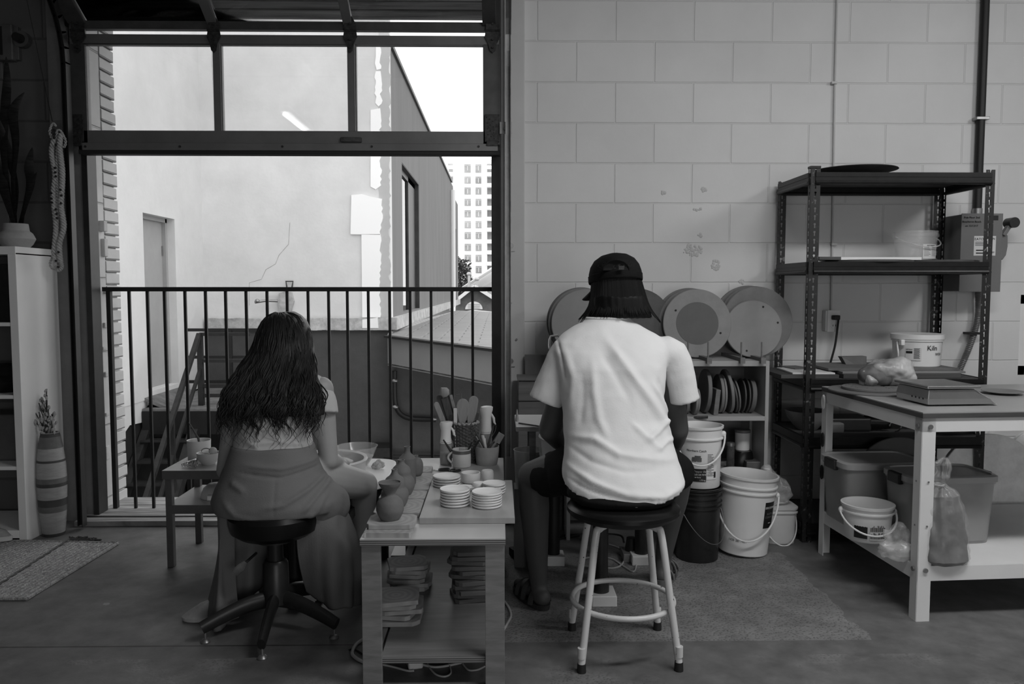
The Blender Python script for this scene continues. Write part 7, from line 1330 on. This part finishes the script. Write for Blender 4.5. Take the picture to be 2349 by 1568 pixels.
# tee
b = MB(); b.loft([(cx, 2.975, .60, .155, .125), (cx, 2.972, .66, .150, .118), (cx-.002, 2.985, .72, .142, .110), (cx, 3.0, .78, .145, .106), (cx, 3.03, .85, .165, .105), (cx, 3.06, .905, .165, .09), (cx, 3.085, .94, .11, .07), (cx, 3.10, .955, .065, .055)], 40, 2.2)
eR2 = P(741, 950, 3.035); limb(b, [Vector((cx+.13, 3.06, .885)), eR2.lerp(sR, .5), eR2], [.058, .057, .060], ends=(0,)); eL2 = Vector((2*cx-eR2.x+.015, eR2.y+.02, eR2.z)); limb(b, [Vector((cx-.12, 3.07, .88)), eL2.lerp(sL, .5), eL2], [.055, .055, .056], ends=(0,))
te = b.obj('t_shirt', 'tee_woman', parent=W); remesh(te, .006, 5)
warp(te, folds([([(560, 1020), (640, 1012), (720, 1030)], .006, .008), ([(540, 1050), (640, 1045), (722, 1055)], .007, .008), ([(590, 985), (660, 980), (715, 1005)], .005, .008), ([(700, 960), (715, 1010), (722, 1050)], .006, .01), ([(548, 1000), (600, 1030)], .005, .008), ([(530, 1068), (640, 1072), (720, 1066)], .006, .007)], 2.88)); warp(te, lambda p, n: p+n*.003*noise.noise(p*14))
# skirt: hips and lap
b = MB(); b.loft([(cx+.01, 2.965, .445, .225, .175), (cx+.01, 2.965, .48, .235, .182), (cx+.005, 2.965, .53, .215, .17), (cx, 2.965, .585, .185, .15), (cx, 2.965, .64, .164, .135), (cx, 2.97, .672, .155, .128), (cx, 2.97, .688, .150, .122)], 48, 2.15)
limb(b, [(cx-.10, 3.02, .535), (-1.0, 3.2, .52), (-1.04, 3.32, .50)], [.115, .10, .085]); limb(b, [(cx+.07, 2.99, .53), (cx+.155, 2.965, .475), (cx+.19, 3.03, .44)], [.115, .100, .088])
sk = b.obj('skirt', 'skirt', parent=W); remesh(sk, .007, 6)
warp(sk, folds([([(735, 1098), (700, 1130), (650, 1158), (600, 1165)], .010, .010), ([(742, 1108), (715, 1150), (690, 1180)], .010, .010), ([(738, 1100), (775, 1140), (797, 1190), (805, 1230)], .018, .014), ([(520, 1110), (560, 1130)], .007, .010), ([(505, 1150), (540, 1185), (600, 1195)], .006, .012), ([(628, 1090), (630, 1190)], -.003, .004), ([(535, 1088), (640, 1100), (735, 1082)], -.008, .006), ([(550, 1072), (640, 1080), (728, 1066)], .008, .008), ([(735, 1140), (720, 1180), (700, 1195)], .008, .01)], 2.80)); warp(sk, lambda p, n: p+n*.005*noise.noise(p*9+Vector((3, 0, 0))))
warp(sk, lambda p, n: Vector((p.x, p.y, max(p.z, .462 if (p-wc2).to_2d().length < .17 and p.z < .5 and False else p.z))))
def curtain(top, bot, nf, amp, name, mid=None, ph=0):
    T = bez(top, 8); B = bez(bot, 8); m = len(T)-1
    def fn(s, t):
        i = min(int(s*m), m-1); f = s*m-i; a = T[i].lerp(T[i+1], f); c = B[i].lerp(B[i+1], f); p = a.lerp(c, t); d = (B[i+1]-B[i]); n = Vector((d.y, -d.x, 0)).normalized()
        w = sin(nf*2*pi*s+ph+.8*sin(s*7))*amp*(.25+.9*t)+amp*.5*sin(nf*3.7*pi*s+1.3+t*2)*t; bow = .02*sin(pi*t)
        return p+n*(w+bow)
    o = MB().grid(fn, 110, 46).obj(name, 'skirt', parent=sk, solid=.003, angle=80); return o
# left drape: from the near left edge of the seat round to the front
curtain([(-.95, 2.84, .49), (-1.02, 2.87, .49), (-1.055, 2.95, .49), (-1.075, 3.10, .49), (-1.08, 3.28, .49), (-.99, 3.36, .49), (-.91, 3.33, .48)], [(-.975, 2.93, .04), (-1.04, 2.89, .012), (-1.10, 2.95, .008), (-1.13, 3.12, .012), (-1.10, 3.32, .015), (-.99, 3.34, .05), (-.90, 3.28, .06)], 4, .013, 'drape')
curtain([(-.725, 2.86, .49), (-.67, 2.89, .48), (-.615, 2.95, .465), (-.60, 3.02, .45), (-.62, 3.09, .43), (-.68, 3.12, .43)], [(-.735, 3.03, .10), (-.675, 2.985, .06), (-.60, 2.99, .05), (-.545, 3.05, .03), (-.555, 3.20, .03), (-.66, 3.24, .05)], 3, .014, 'drape', ph=1)
curtain([(-1.06, 3.05, .49), (-1.0, 3.06, .49), (-.95, 3.08, .49), (-.88, 3.12, .49)], [(-1.08, 3.05, .05), (-1.0, 3.04, .07), (-.94, 3.07, .09), (-.90, 3.12, .12)], 2, .010, 'drape', ph=2)
# slipper
q = F(448, 1425); b = MB().loft([(q.x, q.y+.02, .002, .055, .035), (q.x, q.y+.02, .016, .058, .037), (q.x+.01, q.y+.025, .035, .042, .03), (q.x+.03, q.y+.03, .06, .022, .02), (q.x+.04, q.y+.03, .07, .008, .01)], 28); k = b.obj('slipper', 'slipper', parent=W); k.data.update(); lab(k, 'pale soft slipper poking out at the skirt hem')
b = MB().loft([(aR.x-.012, aR.y+.09, .004, .036, .115), (aR.x-.012, aR.y+.09, .018, .038, .118), (aR.x-.012, aR.y+.10, .03, .034, .105)], 28).obj('shoe', 'sandal', parent=W)
# hair of the woman
OUT = [(716, 626, 652), (726, 602, 676), (740, 588, 690), (760, 578, 699), (785, 570, 704), (815, 556, 710), (845, 536, 716), (875, 518, 728), (905, 502, 740), (935, 494, 746), (965, 490, 744), (1000, 492, 738), (1035, 500, 725), (1060, 510, 715)]
YB = [(716, 3.16), (726, 3.13), (740, 3.10), (760, 3.075), (785, 3.05), (815, 3.03), (845, 3.00), (875, 2.965), (905, 2.93), (935, 2.905), (965, 2.89), (1000, 2.88), (1035, 2.875), (1060, 2.87)]
def itp(tab, v, k):
    for a, c in zip(tab, tab[1:]):
        if v <= c[0]: t = (v-a[0])/(c[0]-a[0]); return a[k]+(c[k]-a[k])*t
    return tab[-1][k]
def hp_(v, fr, lift=0):   # point on the back of the hair mass, fr -1..1 across
    l, r = itp(OUT, v, 1), itp(OUT, v, 2); y = itp(YB, v, 1); hw = (r-l)/2*y/1830; dep = (.115 if v < 800 else .115-.05*min(1, (v-800)/100)); c = P((l+r)/2, v, y+.02)
    return Vector((c.x+fr*hw, y-lift+dep*(1-sqrt(max(0, 1-fr*fr))), c.z))
secs = []
for v in range(717, 962, 8):
    l, r = itp(OUT, v, 1), itp(OUT, v, 2); y = itp(YB, v, 1); c = P((l+r)/2, v, y); hw = (r-l)/2*y/1830*.95; dep = .11 if v < 800 else .11-.06*min(1, (v-800)/110); secs.append((c.x, y+dep, c.z, hw, dep))
hb_ = MB().loft(secs, 40, 2.0); hair = hb_.obj('hair', 'hair_brown', parent=W); remesh(hair, .006, 4); warp(hair, lambda p, n: p+n*(.006*sin(p.x*150+3*noise.noise(p*8)+p.z*8)*max(0, -n.y)))
random.seed(21); b = MB()
for k in range(760):
    fr0 = random.uniform(-1, 1); fr0 = math.copysign(abs(fr0)**.85, fr0); vend = min(1048-22*abs(fr0), 945+95*noise.noise(Vector((fr0*5.5, 2, 0)))+random.uniform(-55, 35)+(25 if random.random() < .25 else 0)); v0 = 717+random.random()**2*120; ph = 5*noise.noise(Vector((fr0*3.2, 0, 0)))+random.uniform(-.7, .7); wl_ = 64+14*noise.noise(Vector((fr0*2, 5, 0))); am = random.uniform(.007, .016); pts = []; lift = random.uniform(.001, .012); v = v0; drift = random.uniform(-.12, .12)
    while v < vend:
        g = max(0, (v-800)/200); f = max(-1.0, min(1.0, fr0*(1-.05*g)+drift*g)); p = hp_(v, f, lift*(.4+g)); p.x += am*(g+.25)*sin(2*pi*v/wl_+ph)+(.004*random.uniform(-1, 1)*g*.3); p.y += am*g*.7*cos(2*pi*v/wl_+ph); pts.append(p); v += 7
    if len(pts) > 4: m = len(pts); r0 = random.uniform(.0016, .0034); b.tube(pts, [r0*(1 if i < m*.75 else max(.15, (m-i)/(m*.25))) for i in range(m)], 5)
for k in range(90):   # loose curled ends and flyaways
    fr0 = random.uniform(-1, 1); v = random.uniform(900, 960); ph = random.uniform(0, 6.28); pts = []; end = random.uniform(975, 1052-30*abs(fr0)); am = random.uniform(.008, .02)
    while v < end: g = (v-880)/160; p = hp_(v, max(-1.04, min(1.02, fr0)), .012); p.x += am*g*sin(2*pi*v/55+ph); p.y += .006*cos(2*pi*v/50+ph); pts.append(p); v += 5
    if len(pts) > 3: b.tube(pts, [max(.0004, .0022*(1-i/len(pts))) for i in range(len(pts))], 4)
b.obj('wavy_locks', 'hair_brown', parent=hair, angle=180)
# ---------------------------------------------------------------- the man
M = thing('person', 'person in white tee, dark shorts and black cap seated on the white legged stool', 'person', (.43, 2.8, .53))
b = MB(); x0 = .43
b.loft([(x0, 2.82, .58, .16, .12), (x0, 2.84, .68, .15, .11), (x0-.005, 2.90, .82, .16, .105), (x0-.01, 2.95, .96, .165, .10), (x0-.01, 2.98, 1.04, .13, .08), (x0-.01, 3.01, 1.11, .10, .07), (x0-.01, 3.03, 1.14, .06, .06)], 32)
limb(b, [(x0-.01, 3.02, 1.11), (x0-.015, 3.05, 1.19)], [.06, .056]); hc = Vector((P(1413, 640, 3.08).x, 3.08, 1.268)); rh, fh, uh = head(b, hc, (-.28, .9, -.36), 1.06)
sL = P(1314, 812, 2.99); eL = P(1262, 985, 3.04); wL = P(1318, 1040, 3.27); limb(b, [sL, sL.lerp(eL, .45), eL], [.050, .050, .045]); limb(b, [eL, eL.lerp(wL, .35), wL], [.045, .044, .030]); hand(b, wL, (.15, .95, -.02), (-.1, 0, 1), 1, 1.02, .55)
sR = P(1528, 812, 2.99); eR = P(1553, 985, 3.06); wR = P(1540, 1035, 3.28); limb(b, [sR, sR.lerp(eR, .45), eR], [.050, .050, .045]); limb(b, [eR, eR.lerp(wR, .35), wR], [.045, .043, .030]); hand(b, wR, (-.25, .95, -.02), (.1, 0, 1), -1, 1.02, .55)
hL = Vector((x0-.11, 2.90, .62)); kL = P(1222, 1092, 3.12); aL = P(1236, 1345, 3.12); limb(b, [hL, hL.lerp(kL, .5), kL], [.095, .08, .061]); limb(b, [kL, kL.lerp(aL, .28), kL.lerp(aL, .6), aL], [.060, .060, .048, .034])
def foot(a, toe, s=1.0): d = (toe-a); d.z = 0; d.normalize(); h = Vector((a.x, a.y, .045)); limb(b, [a, h-d*.02], [.034*s, .036*s]); limb(b, [h-d*.03, h+d*.08+Vector((0, 0, .005)), h+d*.17-Vector((0, 0, .012))], [.034*s, .036*s, .024*s]); 
foot(aL, P(1172, 1330, 3.34)); hR = Vector((x0+.11, 2.90, .62)); kR = P(1556, 1088, 3.22); aR = P(1522, 1275, 3.36); limb(b, [hR, hR.lerp(kR, .5), kR], [.095, .08, .061]); limb(b, [kR, kR.lerp(aR, .28), kR.lerp(aR, .6), aR], [.058, .058, .046, .036]); foot(aR, Vector((.82, 3.62, 0)))
body = b.obj('body', 'skin_dark', parent=M); remesh(body, .0055, 6); face_parts(M, hc, rh, fh, uh, 1.06)
# shorts
b = MB(); b.loft([(x0, 2.77, .534, .182, .178), (x0, 2.77, .556, .197, .194), (x0, 2.785, .585, .180, .174), (x0, 2.80, .62, .175, .165), (x0, 2.83, .68, .165, .13)], 48, 2.2)
sE = P(1258, 1093, 3.06); limb(b, [hL+Vector((0, 0, -.015)), hL.lerp(sE, .6), sE], [.105, .092, .078]); sE2 = P(1552, 1082, 3.14); limb(b, [hR+Vector((0, 0, -.015)), hR.lerp(sE2, .6), sE2], [.105, .092, .075])
sh = b.obj('shorts', 'shorts', parent=M); remesh(sh, .007, 5); warp(sh, lambda p, n: p+n*(.004*sin(p.x*70+noise.noise(p*9)*5)+.004*noise.noise(p*16)) if p.x < .30 else p+n*.003*noise.noise(p*12))
warp(sh, lambda p, n: Vector((p.x, p.y, max(p.z, .534))) if (p-mc).to_2d().length < .19 else p)
# white tee
b = MB(); b.loft([(.437, 2.785, .600, .214, .207, .25), (.437, 2.795, .632, .212, .203, .22), (.436, 2.825, .67, .203, .185, .12), (.430, 2.86, .73, .192, .157), (.422, 2.885, .80, .187, .142), (.418, 2.915, .90, .192, .138), (.415, 2.94, .98, .203, .134), (.415, 2.96, 1.035, .214, .115), (.416, 2.975, 1.07, .208, .098), (.414, 2.99, 1.098, .178, .088), (.412, 3.005, 1.122, .138, .078), (.412, 3.02, 1.146, .096, .068), (.412, 3.025, 1.160, .083, .062)], 56, 2.2)
a0 = P(1300, 805, 2.98); a1 = P(1251, 921, 2.99); limb(b, [Vector((.29, 2.975, 1.015)), a0, a1], [.066, .062, .066], ends=(0,)); a0 = P(1546, 805, 2.98); a1 = P(1571, 920, 2.99); limb(b, [Vector((.54, 2.975, 1.015)), a0, a1], [.066, .060, .056], ends=(0,))
te = b.obj('t_shirt', 'tee_white', parent=M); remesh(te, .0065, 5)
warp(te, folds([([(1395, 775), (1430, 830), (1480, 900), (1520, 960), (1548, 1008)], .014, .016), ([(1380, 800), (1415, 860), (1450, 930)], -.006, .016), ([(1362, 830), (1364, 900), (1372, 960), (1390, 1000)], .008, .014), ([(1340, 850), (1338, 920), (1330, 980)], -.005, .012), ([(1310, 1000), (1360, 1000), (1410, 1030), (1480, 1040), (1550, 1048)], .012, .012), ([(1300, 1020), (1350, 1045), (1420, 1062), (1500, 1060)], -.006, .010),
    ([(1300, 1060), (1350, 1085), (1420, 1105), (1500, 1112), (1565, 1095)], .012, .010), ([(1297, 1085), (1340, 1100), (1400, 1112)], -.006, .006), ([(1440, 1128), (1500, 1132), (1560, 1115)], .008, .008), ([(1470, 1010), (1510, 985), (1545, 960)], .010, .010), ([(1490, 1030), (1530, 1010), (1550, 1012)], .008, .008), ([(1500, 880), (1530, 930), (1545, 965)], .009, .008), ([(1516, 870), (1545, 930)], -.005, .007), ([(1440, 960), (1480, 1000), (1520, 1035)], .007, .010),
    ([(1285, 778), (1296, 830), (1300, 880)], -.006, .005), ([(1300, 800), (1318, 870), (1312, 950)], .006, .012), ([(1295, 770), (1330, 740), (1375, 728)], .003, .01)], 2.78))
warp(te, lambda p, n: p+n*(.004*noise.noise(p*10)+.0015*noise.noise(p*28)))
MB().tube([Vector((.412+.086*cos(t*pi/16), 3.024+.068*sin(t*pi/16), 1.158)) for t in range(32)], .0045, 8, closed=True).obj('collar', 'tee_white', parent=te)
# hair of the man: straight, to the collar, under the cap
HO = [(600, 1362, 1462), (620, 1358, 1466), (640, 1356, 1469), (660, 1355, 1475), (680, 1353, 1481), (700, 1350, 1488), (716, 1345, 1493), (730, 1338, 1498)]
secs = []
for v in range(602, 729, 6):
    l, r = itp(HO, v, 1), itp(HO, v, 2); c = P((l+r)/2, v, 3.06); hw = (r-l)/2*3.06/1830*.97; secs.append((c.x, 3.06+(.0 if v < 680 else -.01), c.z, hw, .10))
hr = MB().loft(secs, 40, 2.2).obj('hair', 'hair_black', parent=M); remesh(hr, .006, 3); warp(hr, lambda p, n: p+n*.0008*sin(p.x*260+4*noise.noise(p*6)) if n.y < 0 else p)
random.seed(5); b = MB()
for k in range(420):
    a = random.uniform(-pi*.98, .15) if k % 3 else random.uniform(-pi*.75, -pi*.25); pts = []; vend = random.uniform(712, 730)+(12 if abs(a+pi/2) > 1.1 else 0); v = random.uniform(606, 640); ph = random.uniform(0, 6)
    while v < vend:
        l, r = itp(HO, min(v, 730), 1), itp(HO, min(v, 730), 2); hw = (r-l)/2*3.06/1830; c = P((l+r)/2, v, 3.06); fl = .02*max(0, (v-690)/40)**2; pts.append(Vector((c.x+cos(a)*(hw+fl), 3.055+sin(a)*(.102+fl)+.0, c.z))); v += 8
    m = len(pts); b.tube(pts, [.0022*(1 if i < m-3 else (m-i)/3.5) for i in range(m)], 4)
b.obj('straight_locks', 'hair_black', parent=hr, angle=180)
# cap
cc_ = P(1411, 640, 3.06); R = Matrix.Rotation(.35, 3, 'Z')@Matrix.Rotation(-.14, 3, 'X'); prof = [(.0965, -.012), (.0975, 0), (.096, .02), (.089, .045), (.074, .068), (.05, .084), (.02, .092), (.001, .093)]
cp_ = MB().lathe(prof, (cc_.x, 3.055, cc_.z+.004), 56, R, closed=False, sy=1.12).obj('cap', 'cap', parent=M, solid=.004); q = P(1425, 614, 2.95); 
MB().lathe([(.0985, -.014), (.100, -.006), (.1000, .012), (.0975, .014)], (cc_.x, 3.055, cc_.z+.002), 56, R, closed=False, sy=1.12).obj('headband', 'cap', parent=cp_, solid=.002)
arch = [P(1413+30*cos(t*pi/12), 620-24*sin(t*pi/12), 2.948+.012*abs(cos(t*pi/12))) for t in range(13)]; b = MB().prism([p+Vector((0, -.004, 0)) for p in arch], (0, .006, 0)); b.obj('back_opening', 'hair_black', parent=cp_, smooth=False); MB().tube([p+Vector((0, -.005, 0)) for p in arch], .003, 6).obj('opening_piping', 'cap', parent=cp_)
MB().box(q.x-.012, q.x+.008, 2.930, 2.936, q.z-.007, q.z+.007).obj('buckle', 'hinge_metal', parent=cp_, smooth=False)
b = MB()   # brim
fd = Vector((-.64, .76, -.38)).normalized(); rd = fd.cross(Vector((0, 0, 1))).normalized(); ud = rd.cross(fd)
cb0 = Vector((cc_.x, 3.06, cc_.z-.012))
def brim(s, t): a = (s-.5)*2.0; base = cb0+rd*(.092*sin(a*1.05))+fd*(.092*cos(a*1.05)); out = base+fd*(.07*cos(a*1.1))*t+rd*(.012*sin(a)*t); return out-ud*(.022*(a*a)*(.5+.5*t)+.014*t)
b.grid(brim, 24, 8); b.obj('brim', 'cap', parent=cp_, solid=.004)
# footwear
def sandal(a, toe, n, m, h=.022, top=None):
    d = (toe-a); d.z = 0; d.normalize(); c = Vector((a.x, a.y, 0))+d*.065; ang = atan2(d.y, d.x)-pi/2; bb = MB(); bb.loft([(0, 0, .0, .042, .125), (0, 0, h, .045, .13)], 32, 2.4); R = Matrix.Rotation(ang, 3, 'Z'); bb.v = [c+R@p for p in bb.v]; o = bb.obj(n, m, parent=M)
    for y, z in ((.04, .072), (-.015, .09), (-.075, .075)):
        q = [Vector((.046*cos(t*pi/10), y, h*.8+(z-h*.8)*sin(t*pi/10))) for t in range(11)]; MB().tube([c+R@p for p in q], .006, 8, flat=2.0).obj('strap', m, parent=o)
    return o
sandal(aL, P(1172, 1330, 3.34), 'sandal', 'sandal'); sd = sandal(aR, Vector((.82, 3.62, 0)), 'sandal', 'sandal_light', .032)
# ================================================================= LIGHT
w = bpy.data.worlds.new('overcast_sky'); SC.world = w; w.use_nodes = True; nt = w.node_tree; bg = nt.nodes['Background']
tc = N(nt, 'TexCoord'); n = N(nt, 'TexNoise'); n.inputs['Scale'].default_value = 2; nt.links.new(tc.outputs['Generated'], n.inputs['Vector'])
r = N(nt, 'MapRange'); r.inputs['To Min'].default_value = .9; r.inputs['To Max'].default_value = 1.0; nt.links.new(n.outputs['Fac'], r.inputs['Value']); nt.links.new(grey_out(nt, r.outputs[0]), bg.inputs[0]); bg.inputs[1].default_value = SKY
def area(n, loc, tgt, sx, sy, e, spread=180):
    l = bpy.data.lights.new(n, 'AREA'); l.shape = 'RECTANGLE'; l.size = sx; l.size_y = sy; l.energy = e; l.spread = radians(spread); o = bpy.data.objects.new(n, l); COL.objects.link(o); o.location = loc
    o.rotation_euler = (Vector(tgt)-Vector(loc)).to_track_quat('-Z', 'Y').to_euler(); return o
for a in LIGHTS: area(*a)
# fluorescent batten behind the camera, mirrored in the middle door pane
bt = thing('ceiling_light', 'long fluorescent batten hanging from the ceiling behind the camera', 'lamp', (-2.47, -1.4, 3.30))
MB().box(-2.53, -2.41, -2.0, -.8, 3.30, 3.37).obj('housing', 'white_paint', parent=bt, smooth=False); mat('tube_glow', .9, emit=14); MB().cyl((-2.47, -1.98, 3.27), (-2.47, -.82, 3.27), .02, n=12).obj('tube', 'tube_glow', parent=bt)
for y in (-1.8, -1.0): MB().cyl((-2.47, y, 3.36), (-2.47, y, 3.7), .006, n=8).obj('hanger_rod', 'galv', parent=bt)
